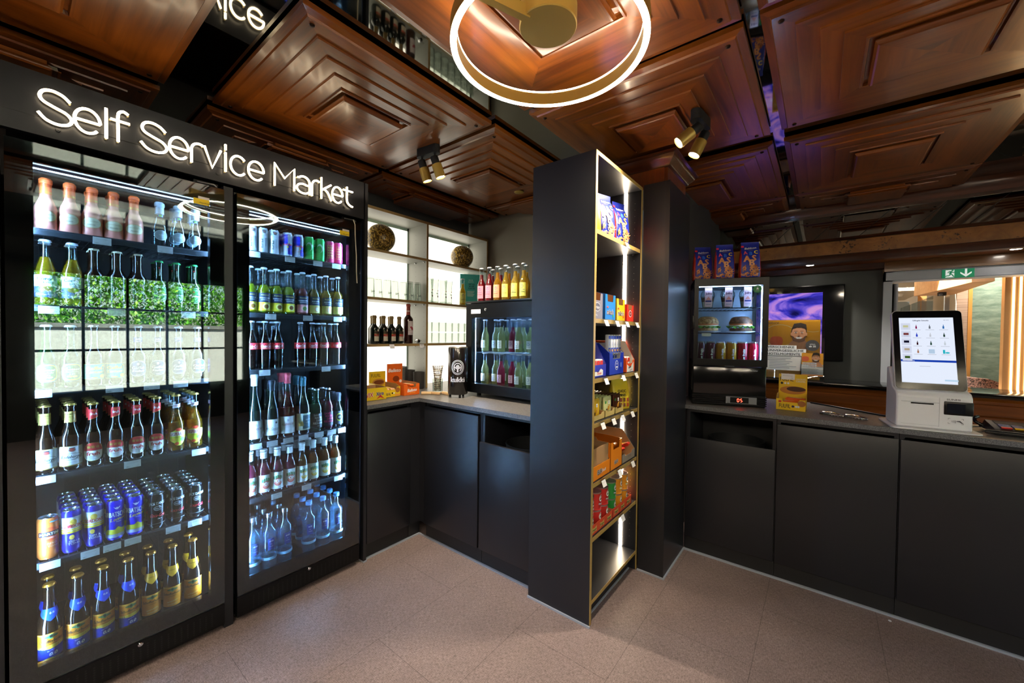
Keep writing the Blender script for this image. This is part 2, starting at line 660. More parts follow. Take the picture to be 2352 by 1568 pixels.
WALLM = mat('wall_paint_grey', '#98958a', 0.7)
WALLB = mat('wall_paint_shell', '#2b2a2a', 0.8)
structure('wall_left', MB().box(-2.95, -2.85, -2.6, 3.0, 0, 2.7, WALLB))
structure('wall_back', MB().box(-2.85, -0.80, 2.90, 3.0, 0, 2.7, WALLM))
structure('wall_return', MB().box(-0.90, -0.80, 3.0, 4.8, 0, 2.7, WALLB))
structure('wall_rear', MB().box(-2.95, 3.6, -2.7, -2.6, 0, 2.7, WALLB))
TVW = mat('tv_wall_panel', '#3c3f3e', 0.6)
structure('wall_bar', MB().box(-0.80, 0.412, 4.70, 4.80, 0, 2.7, TVW))
# street side with its window opening
b = MB()
b.box(3.5, 3.6, -2.6, 0.18, 0, 2.7, WALLB)
b.box(3.5, 3.6, 2.55, 4.8, 0, 2.7, WALLB)
b.box(3.5, 3.6, 0.18, 2.55, 0, 0.55, WALLB)
b.box(3.5, 3.6, 0.18, 2.55, 2.2, 2.7, WALLB)
structure('wall_street', b)
b = MB()
for y in (0.18, 0.62, 1.06, 1.50, 1.94, 2.37, 2.52):
    b.box(3.52, 3.56, y, y + 0.03, 0.55, 2.2, BLACK)
for z in (0.55, 1.12, 1.70, 2.17):
    b.box(3.52, 3.56, 0.18, 2.55, z, z + 0.03, BLACK)
w1 = structure('window_1', b)
gp = MB().box(3.537, 3.543, 0.2, 2.53, 0.57, 2.18, clear('street_glass', '#f4f8f6')).build('window_pane', w1)

# mirrored ceiling above the hanging wood panels
structure('ceiling', MB().box(-2.95, 3.6, -2.7, 4.8, 2.565, 2.70, MIRROR), smooth=0)

# bulkhead over the old bar hatch: mirror strip, burl fascia, mouldings, soffit
structure('trim_1', MB().prism([(4.24, 2.462), (4.30, 2.452), (4.30, 2.565), (4.22, 2.565), (4.22, 2.50)], -0.80, 3.5, WDX, axis='x'))
mb = MB().box(-0.80, 3.5, 4.30, 4.36, 2.255, 2.455, MIRROR)
structure('wall_mirror_strip', mb, smooth=0)
b = MB()
for i in range(14):
    x = -0.98 + 0.30 * i
    b.mesh([(x, 4.2985, 2.256), (x + 0.006, 4.2985, 2.256), (x + 0.206, 4.2985, 2.455), (x + 0.2, 4.2985, 2.455), (x, 4.31, 2.256), (x + 0.006, 4.31, 2.256), (x + 0.206, 4.31, 2.455), (x + 0.2, 4.31, 2.455)],
           [(0, 1, 2, 3), (0, 4, 5, 1), (3, 2, 6, 7), (0, 3, 7, 4), (1, 5, 6, 2)], SEAM)
structure('trim_2', b)
structure('trim_3', MB().prism([(4.27, 2.238), (4.275, 2.258), (4.30, 2.262), (4.36, 2.262), (4.36, 2.232), (4.285, 2.232)], -0.80, 3.5, WDX, axis='x'))
structure('wall_fascia', MB().box(-0.80, 3.5, 4.285, 4.36, 2.118, 2.235, BURL), smooth=0)
structure('trim_4', MB().prism([(4.27, 2.10), (4.262, 2.116), (4.285, 2.124), (4.36, 2.124), (4.36, 2.06), (4.285, 2.06), (4.278, 2.085)], -0.80, 3.5, WDX, axis='x'))
structure('ceiling_soffit', MB().box(-0.80, 3.5, 4.36, 4.70, 2.075, 2.12, WX), smooth=0)
structure('trim_5', MB().prism([(4.64, 2.075), (4.655, 2.03), (4.695, 2.02), (4.70, 2.075)], -0.80, 3.5, WDX, axis='x'))
structure('trim_6', MB().box(0.412, 3.5, 4.63, 4.698, 1.992, 2.075, wood('oak_brown_x', '#5b3a20', '#8a6038', 'x', scale=6)))

# structural column: wood core with crown, clad below in anthracite board
b = MB().box(-1.12, -0.722, 2.372, 2.75, 2.30, 2.565, WZ)
b.box(-1.116, -0.740, 2.366, 2.372, 2.30, 2.41, WZ)
prof = [(0.0, 2.405), (0.012, 2.408), (0.016, 2.42), (0.034, 2.436), (0.046, 2.452), (0.050, 2.462), (0.062, 2.468), (0.062, 2.478), (0.0, 2.478)]
def crown(b, x0, x1, y0, y1, m):
    n = len(prof)
    V = []; F = []
    for d, z in prof:
        V += [(x0 - d, y0 - d, z), (x1 + d, y0 - d, z), (x1 + d, y1 + d, z), (x0 - d, y1 + d, z)]
    for i in range(n - 1):
        for k in range(4):
            l = (k + 1) % 4
            F.append((i * 4 + k, i * 4 + l, (i + 1) * 4 + l, (i + 1) * 4 + k))
    b.mesh(V, F, m)
crown(b, -1.12, -0.722, 2.372, 2.75, WDX)
structure('wall_column', b)
b = MB().box(-0.853, -0.702, 2.351, 2.783, 0.008, 2.319, DARK)
b.box(-0.722, -0.7005, 2.3495, 2.352, 0.008, 2.319, DARKER)
structure('wall_column_cladding', b)
structure('baseboard_column', MB().box(-0.855, -0.694, 2.343, 2.779, 0, 0.009, SEAL))

# ---------------------------------------------------------------- hanging ceiling panels
BOLT = mat('bronze_bolt', '#3a2c22', 0.3, 0.9)
def ceiling_panel(x0, x1, y0, y1, label, z=2.52, cover=None):
    cx, cy = (x0 + x1) / 2, (y0 + y1) / 2
    hx, hy = (x1 - x0) / 2, (y1 - y0) / 2
    t = thing('ceiling_panel', label, 'ceiling panel', (cx, cy, z), 0, 'stepped wood panels hung below the ceiling')
    b = MB()
    steps = [(0.0, 0.032), (0.0, 0.012), (0.026, 0.007), (0.030, 0.0), (0.095, 0.001), (0.096, -0.0065), (0.165, -0.0055), (0.166, -0.013), (0.232, -0.012), (0.233, -0.0195), (0.296, -0.0185), (0.297, -0.026), (0.305, -0.0255), (0.308, -0.012)]
    inset = 0.335
    steps.append((inset, -0.010))
    def ring(d, dz):
        return [(-hx + d, -hy + d, dz), (hx - d, -hy + d, dz), (hx - d, hy - d, dz), (-hx + d, hy - d, dz)]
    for (d0, a0), (d1, a1) in zip(steps[:-1], steps[1:]):
        r0, r1 = ring(d0, a0), ring(d1, a1)
        for k in range(4):
            l = (k + 1) % 4
            b.face([r0[k], r1[k], r1[l], r0[l]], WX if k % 2 == 0 else WY)
    b.face(ring(*steps[0]), WX)
    b.face(ring(*steps[-1])[::-1], WX)
    b.build('stepped_frame', t, smooth=0)
    b = MB()
    q = 0.325
    S = [(q + 0.012, -0.010), (q + 0.012, -0.024), (q - 0.002, -0.026), (q - 0.004, -0.031), (q, -0.036), (q + 0.004, -0.043), (q + 0.010, -0.045)]
    for (d0, a0), (d1, a1) in zip(S[:-1], S[1:]):
        r0, r1 = ring(d0, a0), ring(d1, a1)
        for k in range(4):
            l = (k + 1) % 4
            b.face([r0[k], r1[k], r1[l], r0[l]], WX if k % 2 == 0 else WY)
    r = ring(*S[-1])
    c = (0, 0, S[-1][1])
    for k in range(4):
        b.face([r[k], c, r[(k + 1) % 4]], WX if k % 2 == 0 else WY)
    b.build('centre_block', t, smooth=0)
    for sx in (-1, 1):
        for sy in (-1, 1):
            bb = MB().lathe([(0, -0.006), (0.006, -0.0055), (0.009, -0.003), (0.0095, 0.0005), (0, 0.001)], BOLT, 14, c=(sx * (hx - 0.058), sy * (hy - 0.058), 0.0))
            bb.build('bolt', t)
    if cover:
        bb = MB().lathe([(0, -0.004), (0.030, -0.004), (0.036, 0.0), (0.036, 0.004), (0, 0.004)], BRASS, 24, c=(cover[0] - cx, cover[1] - cy, cover[2] - z))
        bb.build('round_cover', t)
    return t
AX, BX, CX, ZX, DX = (-2.362, -1.402), (-1.186, -0.243), (-0.190, 0.777), (-2.84, -2.44), (0.93, 1.89)
R1, R2, R3, R4, R0 = (0.622, 1.592), (1.62, 2.60), (2.716, 3.775), (3.79, 4.215), (-0.53, 0.442)
ceiling_panel(*AX, *R0, 'large honey wood ceiling panel above the sign\'s first word')
ceiling_panel(*AX, *R1, 'wood ceiling panel with corner bolts hung above the sign\'s last word')
ceiling_panel(*AX, *R2, 'wood ceiling panel above the backlit bottle shelf, with a round brass cover', cover=(-1.83, 2.40, 2.4985))
ceiling_panel(*BX, *R1, 'wood ceiling panel carrying the glowing ring lamp')
ceiling_panel(*BX, R2[0] + 0.012, R2[1] - 0.01, 'wood ceiling panel over the tall open rack, pierced by the column')
ceiling_panel(*BX, *R3, 'dark wood ceiling panel just behind the column, above the counter fridge')
ceiling_panel(*BX, *R4, 'shallow wood ceiling panel between column and mirrored bulkhead')
ceiling_panel(*CX, -0.2, 1.584, 'wood ceiling panel cut off by the top edge, beside the ring lamp')
ceiling_panel(*CX, R1[1] + 0.016, 2.565, 'broad wood ceiling panel with plain rectangular centre block, above the kiosk\'s front')
ceiling_panel(*CX, *R3, 'wood ceiling panel between the broad panel and the glowing amber one')
ceiling_panel(*CX, *R4, 'amber lit shallow wood ceiling panel touching the mirrored bulkhead')
ceiling_panel(*DX, *R3, 'wood ceiling panel beyond the mirror gap, near the exit sign')
ceiling_panel(*ZX, R0[0], R0[1], 'narrow dark ceiling panel behind the sign board, over its first word')
ceiling_panel(*ZX, *R1, 'narrow dark ceiling panel behind the sign board, over its last word')
ceiling_panel(*ZX, R2[0], 2.88, 'narrow dark ceiling panel tucked above the backlit shelf')
ceiling_panel(AX[0], AX[1], 2.62, 2.89, 'dark ceiling panel strip against the grey back wall')

# ---------------------------------------------------------------- built-in fridge surround with the sign board
GLASSF = clear('fridge_glass', '#e8f0f0', f0=0.085)
PRINT = mat('black_glass_print', '#050608', 0.06, spec=0.6)
LEDC = emat('led_cold', (0.36, 0.57, 1.0, 1), 105.0)
LEDR = emat('led_cold_roof', (0.45, 0.64, 1.0, 1), 14.0)
LEDW = emat('led_warm', (1.0, 0.80, 0.55, 1), 15.0)
NEON = emat('neon_warm', (1.0, 0.80, 0.53, 1), 5.0)
ACRYL = mat('neon_backing', '#c8b98f', 0.3)

sur = thing('fridge_surround', 'dark grey board surround framing both tall drink fridges', 'surround', (-2.2, 0.66, 0))
def P2(o):
    return o
b = MB().box(-0.03, 0.0, -0.72, 0.677, 2.108, 2.328, DARK)
b.build('header_board', sur)
b = MB().box(-0.0005, 0.0006, -0.72, 0.677, 2.171, 2.1725, DARKER)
b.build('header_joint', sur)
MB().box(-0.62, -0.02, -0.032, 0.005, 0.0, 2.10, DARK).build('centre_post', sur)
MB().box(-0.64, 0.0, 0.684, 0.7035, 0.0, 2.328, DARK).build('end_panel', sur)
MB().box(-0.62, -0.02, -0.72, -0.675, 0.0, 2.10, DARK).build('end_post', sur)
MB().box(-0.60, -0.031, -0.66, 0.684, 2.20, 2.30, DARKER).build('inner_top', sur)

# neon lettering, drawn as strokes: (letter, list of strokes) in (y, z)
def arc(cy, cz, ry, rz, a0, a1, n=14):
    return [(cy + ry * math.cos(math.radians(a0 + (a1 - a0) * i / n)), cz + rz * math.sin(math.radians(a0 + (a1 - a0) * i / n))) for i in range(n + 1)]
def smooth(pts, n=6):
    out = []
    P = [pts[0]] + list(pts) + [pts[-1]]
    for i in range(1, len(P) - 2):
        p0, p1, p2, p3 = P[i - 1], P[i], P[i + 1], P[i + 2]
        for k in range(n):
            t = k / n
            out.append(tuple(0.5 * ((2 * p1[j]) + (-p0[j] + p2[j]) * t + (2 * p0[j] - 5 * p1[j] + 4 * p2[j] - p3[j]) * t * t + (-p0[j] + 3 * p1[j] - 3 * p2[j] + p3[j]) * t ** 3) for j in (0, 1)))
    out.append(pts[-1])
    return out
BL, XH, CH = 2.1555, 2.2435, 2.2695
def L_S(a, b_):
    w = b_ - a
    return [smooth([(a + 0.93 * w, 2.246), (a + 0.72 * w, 2.2625), (a + 0.42 * w, 2.2695), (a + 0.16 * w, 2.262), (a + 0.05 * w, 2.243), (a + 0.14 * w, 2.226), (a + 0.45 * w, 2.214), (a + 0.82 * w, 2.202), (a + 0.98 * w, 2.182), (a + 0.86 * w, 2.163), (a + 0.55 * w, 2.1555), (a + 0.22 * w, 2.163), (a, 2.183)])]
def L_e(a, b_):
    c, r = (a + b_) / 2, (b_ - a) / 2
    m = (BL + XH) / 2
    return [[(a + 0.10 * r, m - 0.001), (b_, m - 0.001)] + arc(c, m, r, (XH - BL) / 2, 0, 318, 26)]
def L_c(a, b_):
    c, r = (a + b_) / 2, (b_ - a) / 2
    return [arc(c, (BL + XH) / 2, r * 1.08, (XH - BL) / 2, 42, 318, 22)]
def L_r(a, b_):
    return [[(a, BL), (a, 2.215)] + arc(a + (b_ - a) * 0.62, 2.213, (b_ - a) * 0.62, 0.0305, 180, 60, 8)]
LET = [('S', L_S(0.070, 0.151)), ('e', L_e(0.156, 0.222)), ('l', [[(0.238, 2.2695), (0.238, BL)]]),
       ('f', [smooth([(0.300, 2.270), (0.286, 2.277), (0.274, 2.268), (0.2705, 2.25), (0.2705, 2.20), (0.2705, BL)]), [(0.250, 2.2355), (0.304, 2.2355)]]),
       ('S', L_S(0.336, 0.418)), ('e', L_e(0.425, 0.489)), ('r', L_r(0.499, 0.543)), ('v', [[(0.545, XH), (0.574, BL), (0.606, XH)]]),
       ('i', [[(0.624, 2.279), (0.624, 2.254)], [(0.624, 2.2435), (0.624, BL)]]), ('c', L_c(0.646, 0.706)), ('e', L_e(0.716, 0.783)),
       ('M', [[(0.832, BL), (0.832, 2.268), (0.879, 2.205), (0.926, 2.268), (0.926, BL)]]),
       ('a', [[(0.942, 2.232)] + arc(0.974, 2.214, 0.031, 0.0305, 140, 0, 9) + [(1.005, BL)], [(1.005, 2.202)] + arc(0.972, 2.180, 0.033, 0.0245, 60, 300, 14) + [(1.005, 2.170)]]),
       ('r', L_r(1.017, 1.060)), ('k', [[(1.068, 2.270), (1.068, BL)], [(1.122, XH), (1.069, 2.201)], smooth([(1.083, 2.212), (1.103, 2.196), (1.114, 2.176), (1.124, BL)])]),
       ('e', L_e(1.129, 1.190)), ('t', [smooth([(1.216, 2.262), (1.216, 2.23), (1.216, 2.19), (1.222, 2.170), (1.236, 2.159), (1.252, 2.155)]), [(1.193, 2.241), (1.252, 2.241)]])]
sign = thing('neon_sign', 'glowing warm white neon lettering reading self service market', 'neon sign', (-2.2, 0.66, 2.21))
for ch, strokes in LET:
    b = MB(); k = MB()
    for st in strokes:
        pts = [(0.021, y - 0.66, z - 2.21) for y, z in st]
        b.tube(pts, 0.0048, NEON, 8)
        k.tube([(0.012, y, z) for _, y, z in pts], 0.0036, ACRYL, 6)
        for q in (pts[0], pts[-1]):
            k.cyl((0.0006, q[1], q[2]), (0.013, q[1], q[2]), 0.003, ACRYL, 8)
    L = b.build('neon_letter', sign)
    k.build('letter_backing', L)
for y, z in ((0.117, 2.142), (0.60, 2.142), (1.21, 2.148), (1.205, 2.268)):
    MB().lathe([(0, 0), (0.007, 0), (0.006, 0.004), (0, 0.005)], DARK, 14, R=Matrix.Translation((0.0006, y - 0.66, z - 2.21)) @ Matrix.Rotation(PI / 2, 4, 'Y')).build('stand_off', sign)
MB().box(0.0006, 0.003, 0.07 - 0.66, 1.25 - 0.66, -0.0385, -0.0375, BLACKM).build('cable', sign)

# ---------------------------------------------------------------- tall drink fridges
WIRE = mat('coated_wire', '#3a3d42', 0.35, 0.3)
INNER = mat('fridge_liner_dark', '#15171b', 0.45)
YEL = mat('label_yellow', '#f2cf12', 0.5)
def tall_fridge(y0, y1, oy0, oy1, shelves, label, dots):
    """front glass plane at x=0 (world -2.2); the opening is oy0..oy1"""
    yc = (y0 + y1) / 2
    t = thing('drink_fridge', label, 'drink fridge', (-2.2, yc, 0), 0, 'tall glass door drink fridges')
    a, c_, oa, oc = y0 - yc, y1 - yc, oy0 - yc, oy1 - yc
    b = MB()
    xf, xb = -0.046, -0.56
    ti, to, bo = 2.025, 2.09, 0.155
    b.box(xb - 0.02, xb, a, c_, 0.0, to, INNER)
    ia, ic = oa - 0.012, oc + 0.03
    b.box(xb, xf, a, ia, 0.02, to, INNER)
    b.box(xb, xf, ic, c_, 0.02, to, INNER)
    b.box(xb, xf, ia, ic, ti, to, INNER)
    b.box(xb, xf, ia, ic, 0.12, bo, INNER)
    for i in range(7):
        y = ia + 0.03 + i * (ic - ia - 0.06) / 6
        b.box(xb, xb + 0.006, y - 0.003, y + 0.003, bo, ti, DARKER)
    b.build('cabinet', t)
    d = thing('door', None, None)
    d.parent = t
    b = MB()
    for (u0, u1, v0, v1) in ((a, oa, 0.132, 2.078), (oc, c_, 0.132, 2.078), (oa, oc, 2.012, 2.078), (oa, oc, 0.132, 0.195)):
        b.box(-0.040, -0.0075, u0, u1, v0, v1, PRINT)
    b.build('door_frame', d)
    MB().box(-0.0072, 0.0, a, c_, 0.132, 2.078, GLASSF).build('glass_pane', d)
    MB().box(-0.030, -0.026, oa - 0.0, oc + 0.0, 0.195, 2.012, GLASSF).build('inner_pane', d)
    # closer arm and cord above the door
    MB().box(-0.03, -0.02, c_ - 0.11, c_ - 0.02, 2.083, 2.098, BLACK).build('door_closer', d)
    MB().tube([(-0.012, c_ - 0.10, 2.088), (-0.008, c_ - 0.04, 2.090), (-0.010, c_ - 0.028, 2.082)], 0.003, STEEL, 6).build('closer_arm', d)
    b = MB()
    b.box(0.0002, 0.0012, oc - 0.062, oc - 0.004, 1.985, 2.010, YEL)
    A = art_plane(b, (0.0012, oc - 0.033, 1.9975), (0, 1, 0), (0, 0, 1))
    A.text('NordCap', 0.012, -0.004, 0.007, INK, shear=0.2)
    b.box(0.0002, 0.0008, oc - 0.045, oc - 0.004, 2.0105, 2.021, mat('label_pale', '#e6dcd8', 0.5))
    b.build('door_sticker', d)
    # shelves of wire with a front rail
    for z in shelves:
        b = MB()
        r = 0.0035
        b.tube([(xb + 0.02, ia + 0.006, z - r), (-0.085, ia + 0.006, z - r), (-0.079, ia + 0.012, z - r), (-0.079, ic - 0.012, z - r), (-0.085, ic - 0.006, z - r), (xb + 0.02, ic - 0.006, z - r)], r, WIRE, 8)
        n = 22
        for i in range(n):
            y = ia + 0.02 + (ic - ia - 0.04) * i / (n - 1)
            b.cyl((xb + 0.02, y, z - 0.002), (-0.08, y, z - 0.002), 0.0016, WIRE, 5)
        for x in (-0.2, -0.36, -0.5):
            b.cyl((x, ia + 0.006, z - 0.006), (x, ic - 0.006, z - 0.006), 0.0025, WIRE, 6)
        b.box(-0.079, -0.0765, ia + 0.012, ic - 0.012, z - 0.022, z + 0.002, WIRE)
        b.build('wire_shelf', t)
    # cold LED strips: two uprights and one under the roof
    for y in (ia + 0.004, ic - 0.004):
        b = MB().box(-0.076, -0.054, y - 0.003, y + 0.003, 0.20, 2.0, mat('strip_housing', '#b8bcc4', 0.4))
        s = 0.0035 if y < 0 else -0.0035
        b.box(-0.0745, -0.0555, y + s - 0.0008, y + s + 0.0008, 0.205, 1.995, LEDC)
        b.build('led_strip', t)
    MB().box(-0.066, -0.061, ia + 0.01, ic - 0.01, 2.002, 2.006, LEDR).build('roof_led_strip', t)
    # grille plate with punched holes and a cam lock
    b = MB().box(-0.05, -0.004, a, c_, 0.03, 0.126, BLACK)
    g = b.build('grille_panel', t)
    b = MB()
    nx = 24
    for i in range(nx):
        for j in range(7):
            y = a + 0.07 + (c_ - a - 0.12) * i / (nx - 1)
            z = 0.045 + 0.0095 * j + (0.0047 if i % 2 else 0) * 0.5
            b.mesh([(-0.0036, y + 0.0036 * math.cos(q * PI / 4), z + 0.0036 * math.sin(q * PI / 4)) for q in range(8)], [tuple(range(8))], BLACKM)
    b.build('punched_holes', g, smooth=0)
    MB().lathe([(0, 0), (0.0085, 0), (0.0085, 0.007), (0.006, 0.009), (0, 0.009)], CHROME, 18, R=Matrix.Translation((-0.004, 0.02, 0.116)) @ Matrix.Rotation(PI / 2, 4, 'Y')).build('lock', g)
    MB().box(-0.54, -0.06, a + 0.01, c_ - 0.01, 0.0, 0.03, BLACKM).build('plinth', t)
    return t
SHL = [1.790, 1.508, 1.195, 0.872, 0.545]
SHR = [1.828, 1.514, 1.222, 0.845, 0.560]
tall_fridge(-0.005, 0.626, 0.058, 0.572, SHL, 'tall black fridge full of beer bottles, below the words self service', 4)
tall_fridge(0.677, 1.318, 0.730, 1.246, SHR, 'tall black fridge with water and wine, beside the low corner cabinets', 4)
o = MB().tube([(-2.190, 1.262, 2.086), (-2.188, 1.272, 2.060), (-2.191, 1.276, 1.98), (-2.189, 1.282, 1.88), (-2.192, 1.285, 1.78), (-2.190, 1.288, 1.715)], 0.0028, mat('cord_cream', '#c8bca4', 0.8), 8).build('hanging_cord')
tag(o, 'frayed cream cord hanging down the wine fridge door', 'cord')

# ---------------------------------------------------------------- bottles, cans and their labels
G_BROWN = mat('bottle_brown', '#1c0d05', 0.07, spec=0.7, coat=0.3)
G_AMBER = clear('glass_amber', '#8a4a18', f0=0.07)
G_GREEN = clear('glass_green', '#1f7a30', f0=0.08, body=0.45, bodycol='#0f4a20')
G_DKGREEN = mat('bottle_dark_green', '#07130f', 0.07, spec=0.7, coat=0.3)
G_CLEAR = clear('glass_clear', '#eef6f8', f0=0.07)
G_WATER = clear('glass_water', '#e2f2f8', f0=0.10)
CAPGOLD = mat('cap_gold', '#c9a557', 0.3, 0.8)
CAPORG = mat('cap_orange', '#c07a22', 0.3, 0.6)
CAPWHITE = mat('cap_white', '#dfe3e8', 0.35, 0.2)
CAPGREEN = mat('cap_green', '#1f9a4c', 0.35, 0.2)
CAPSILV = mat('cap_silver', '#c9ccd2', 0.25, 0.9)
CAPBLUE = mat('cap_blue', '#5e9fe0', 0.4, 0.1)
ALU = mat('can_aluminium', '#c6cad2', 0.25, 0.9)
def C(h, r=0.45, metal=0.0):
    return mat('colour_' + h.strip('#') + ('_foil' if metal else ''), h, r, metal)
RED, DRED, CREAM, OFFW, BLUE, NAVY, YELW, ORNG, GRN, TEAL, PINK, LIME = (C('#d8202c'), C('#a01820'), C('#f0e2bd'), C('#eef0f4'), C('#1a35c8'), C('#1d2a66'), C('#f2d21c'), C('#ee7b1c'), C('#159a47'), C('#3fb6b0'), C('#f0317e'), C('#c8d83a'))
GOLDF = mat('gold_foil', '#c8a24a', 0.3, 0.7)

def prof_bottle(h, r, nr, sh, nz, lip=0.0015, base=0.006):
    p = [(0.0, 0.003), (r * 0.8, 0.0), (r - 0.003, 0.0005), (r, base), (r, sh)]
    n = 9
    for i in range(1, n + 1):
        t = i / n
        s = t * t * (3 - 2 * t)
        p.append((r + (nr - r) * s, sh + (nz - sh) * t))
    p += [(nr * 0.97, h - 0.022), (nr * 0.97, h - 0.016), (nr * 0.97 + lip, h - 0.014), (nr * 0.97 + lip, h - 0.003), (nr * 0.9, h)]
    return p
def Rof(p):
    def f(z):
        for (r0, z0), (r1, z1) in zip(p[2:-1], p[3:]):
            if z0 <= z <= z1 and z1 > z0:
                return r0 + (r1 - r0) * (z - z0) / (z1 - z0)
        return p[4][0]
    return f

class Kind:
    pass
def bottle(name, desc, h, r, nr, sh, nz, glass, cap=None, capkind='crown', liquid=None, fill=None, label=None, neck=None, foil=None, cat='bottle', seg=24, neck_r=None):
    """first one of a kind; parts: glass_body, liquid, cap, label, neck_label, foil"""
    t = thing(name, desc, cat)
    p = prof_bottle(h, r, nr, sh, nz)
    MB().lathe(p, glass, seg).build('glass_body', t)
    R = Rof(p)
    if liquid:
        q = [(0, 0.006)] + [(max(0.001, a - 0.0022), z) for a, z in p if 0.004 < z < fill]
        q.insert(1, (r - 0.003, 0.0062))
        q.append((max(0.001, R(fill) - 0.0022), fill)); q.append((0, fill))
        MB().lathe(q, liquid, seg).build('drink', t)
    if capkind == 'crown':
        cr = nr * 0.97 + 0.0020
        MB().lathe([(cr * 1.06, h - 0.0065), (cr * 1.03, h - 0.004), (cr * 1.0, h - 0.001), (cr * 0.93, h + 0.0012), (cr * 0.7, h + 0.0020), (0, h + 0.0022)], cap, 42, flute=(0, 1)).build('crown_cap', t)
    elif capkind == 'screw':
        cr = nr * 0.94 + 0.0035
        MB().lathe([(cr, h - 0.020), (cr, h - 0.012), (cr * 0.96, h - 0.0115), (cr, h - 0.011), (cr, h - 0.001), (cr * 0.9, h + 0.001), (0, h + 0.0012)], cap, 28).build('screw_cap', t)
    if foil:
        z0, m = foil
        q = [(R(z) + 0.0012, z) for z in [z0 + (h - 0.02 - z0) * i / 6 for i in range(7)]]
        q += [(nr * 0.94 + 0.004, h - 0.017), (nr * 0.94 + 0.004, h - 0.004), (nr * 0.9, h + 0.0022), (0, h + 0.0026)]
        MB().lathe(q, m, seg).build('foil_capsule', t)
    if label:
        b = MB()
        label(art_round(b, lambda z: R(z) + 0.0005, r))
        b.build('label', t)
    if neck:
        b = MB()
        neck(art_round(b, lambda z: R(z) + 0.0016 if foil else R(z) + 0.0008, neck_r or nr))
        b.build('neck_label', t)
    return t
def can(name, desc, h, r, side, label, cat='can', seg=24):
    t = thing(name, desc, cat)
    MB().lathe([(0, 0.004), (r * 0.74, 0.002), (r * 0.8, 0.0), (r, 0.012), (r, h - 0.012), (r * 0.86, h - 0.002)], side, seg).build('can_body', t)
    b = MB().lathe([(r * 0.86, h - 0.002), (r * 0.88, h), (r * 0.84, h), (r * 0.80, h - 0.005), (0, h - 0.005)], ALU, seg)
    b.prism([(math.cos(i * PI / 5) * 0.010 + 0.004, math.sin(i * PI / 5) * 0.006) for i in range(10)], h - 0.005, h - 0.0042, STEEL)
    b.build('can_lid', t)
    if label:
        b = MB()
        label(art_round(b, lambda z: r + 0.0004 if z < h - 0.012 else r - (z - h + 0.012) * 0.8, r))
        b.build('label', t)
    return t

def oval(A, u, v, ru, rv, m, p=2.6):
    return A.ell(u, v, ru, rv, m, p=p)
def shield(w, h0, h1):
    """collar that ends in a point below"""
    return [(-w, h1), (w, h1), (w, h0 * 0.35), (0, h0), (-w, h0 * 0.35)]

# --- beers and sparkling wine of the first fridge
PINKB = mat('rose_frosted', '#e8907c', 0.28, spec=0.5)
ORF = mat('orange_foil', '#f0642a', 0.35)
def l_rose(A):
    A.ell(0, 0.052, 0.030, 0.021, GOLDF, p=2.2); A.ell(0, 0.052, 0.0285, 0.0195, CREAM, p=2.2)
    A.text('GELDERMANN', 0, 0.058, 0.0032, C('#9a7a40'), w=0.038); A.text('Semito', 0, 0.045, 0.006, INK, shear=0.4)
def n_rose(A):
    A.rect(-0.1, 0.1, 0.139, 0.146, GOLDF); A.rect(-0.008, 0.008, 0.140, 0.145, ORNG)
    A.text('Sansi', 0.004, 0.170, 0.006, DRED, rot=PI / 2)
K_ROSE = bottle('sparkling_bottle', 'x', 0.194, 0.030, 0.0145, 0.078, 0.138, PINKB, capkind=None, foil=(0.136, ORF), label=l_rose, neck=n_rose)
def l_clr(A):
    A.ell(0, 0.046, 0.024, 0.022, C('#dfe6ea')); A.ell(0, 0.046, 0.022, 0.020, C('#aab6bd')); A.text('Seltz', 0, 0.048, 0.006, OFFW)
def n_clr(A):
    A.rect(-0.008, 0.008, 0.128, 0.138, C('#3b6fd0')); A.rect(-0.005, 0.005, 0.130, 0.137, C('#7fd04a'))
K_CLR = bottle('sparkling_bottle', 'x', 0.192, 0.028, 0.0145, 0.075, 0.135, G_CLEAR, capkind=None, foil=(0.142, C('#c3cad0')), label=l_clr, neck=n_clr)
LAGER = clear('drink_lager', '#f0d23c', f0=0.02, body=0.35, bodycol='#d8b020')
def l_cor(A):
    A.rect(-0.042, 0.042, 0.070, 0.113, C('#e8eef6')); A.rect(-0.042, 0.042, 0.030, 0.070, C('#3c4a78'))
    A.text('Corona', 0, 0.099, 0.0115, C('#20387c'), w=0.050, bold=0.0006); A.text('Extra', 0.004, 0.086, 0.008, C('#20387c'), w=0.026)
    A.ell(0, 0.062, 0.015, 0.0095, GOLDF); A.text('La Cerveza', 0, 0.064, 0.0035, NAVY); A.text('mas fina', 0, 0.058, 0.0035, NAVY)
    A.text('cerveza  botella', 0, 0.040, 0.003, OFFW, w=0.05)
K_COR = bottle('beer_bottle', 'x', 0.246, 0.0300, 0.0140, 0.118, 0.198, G_CLEAR, CAPWHITE, liquid=LAGER, fill=0.182, label=l_cor)
def l_yon(A):
    A.text('Von', 0, 0.072, 0.016, C('#cfd6d8'), shear=0.35, bold=0.0004); A.text('brau', 0.004, 0.054, 0.007, C('#9fb0a8'), shear=0.3)
K_YON = bottle('beer_bottle', 'x', 0.234, 0.029, 0.0135, 0.125, 0.168, G_BROWN, C('#d8cfb0', 0.35), label=l_yon)
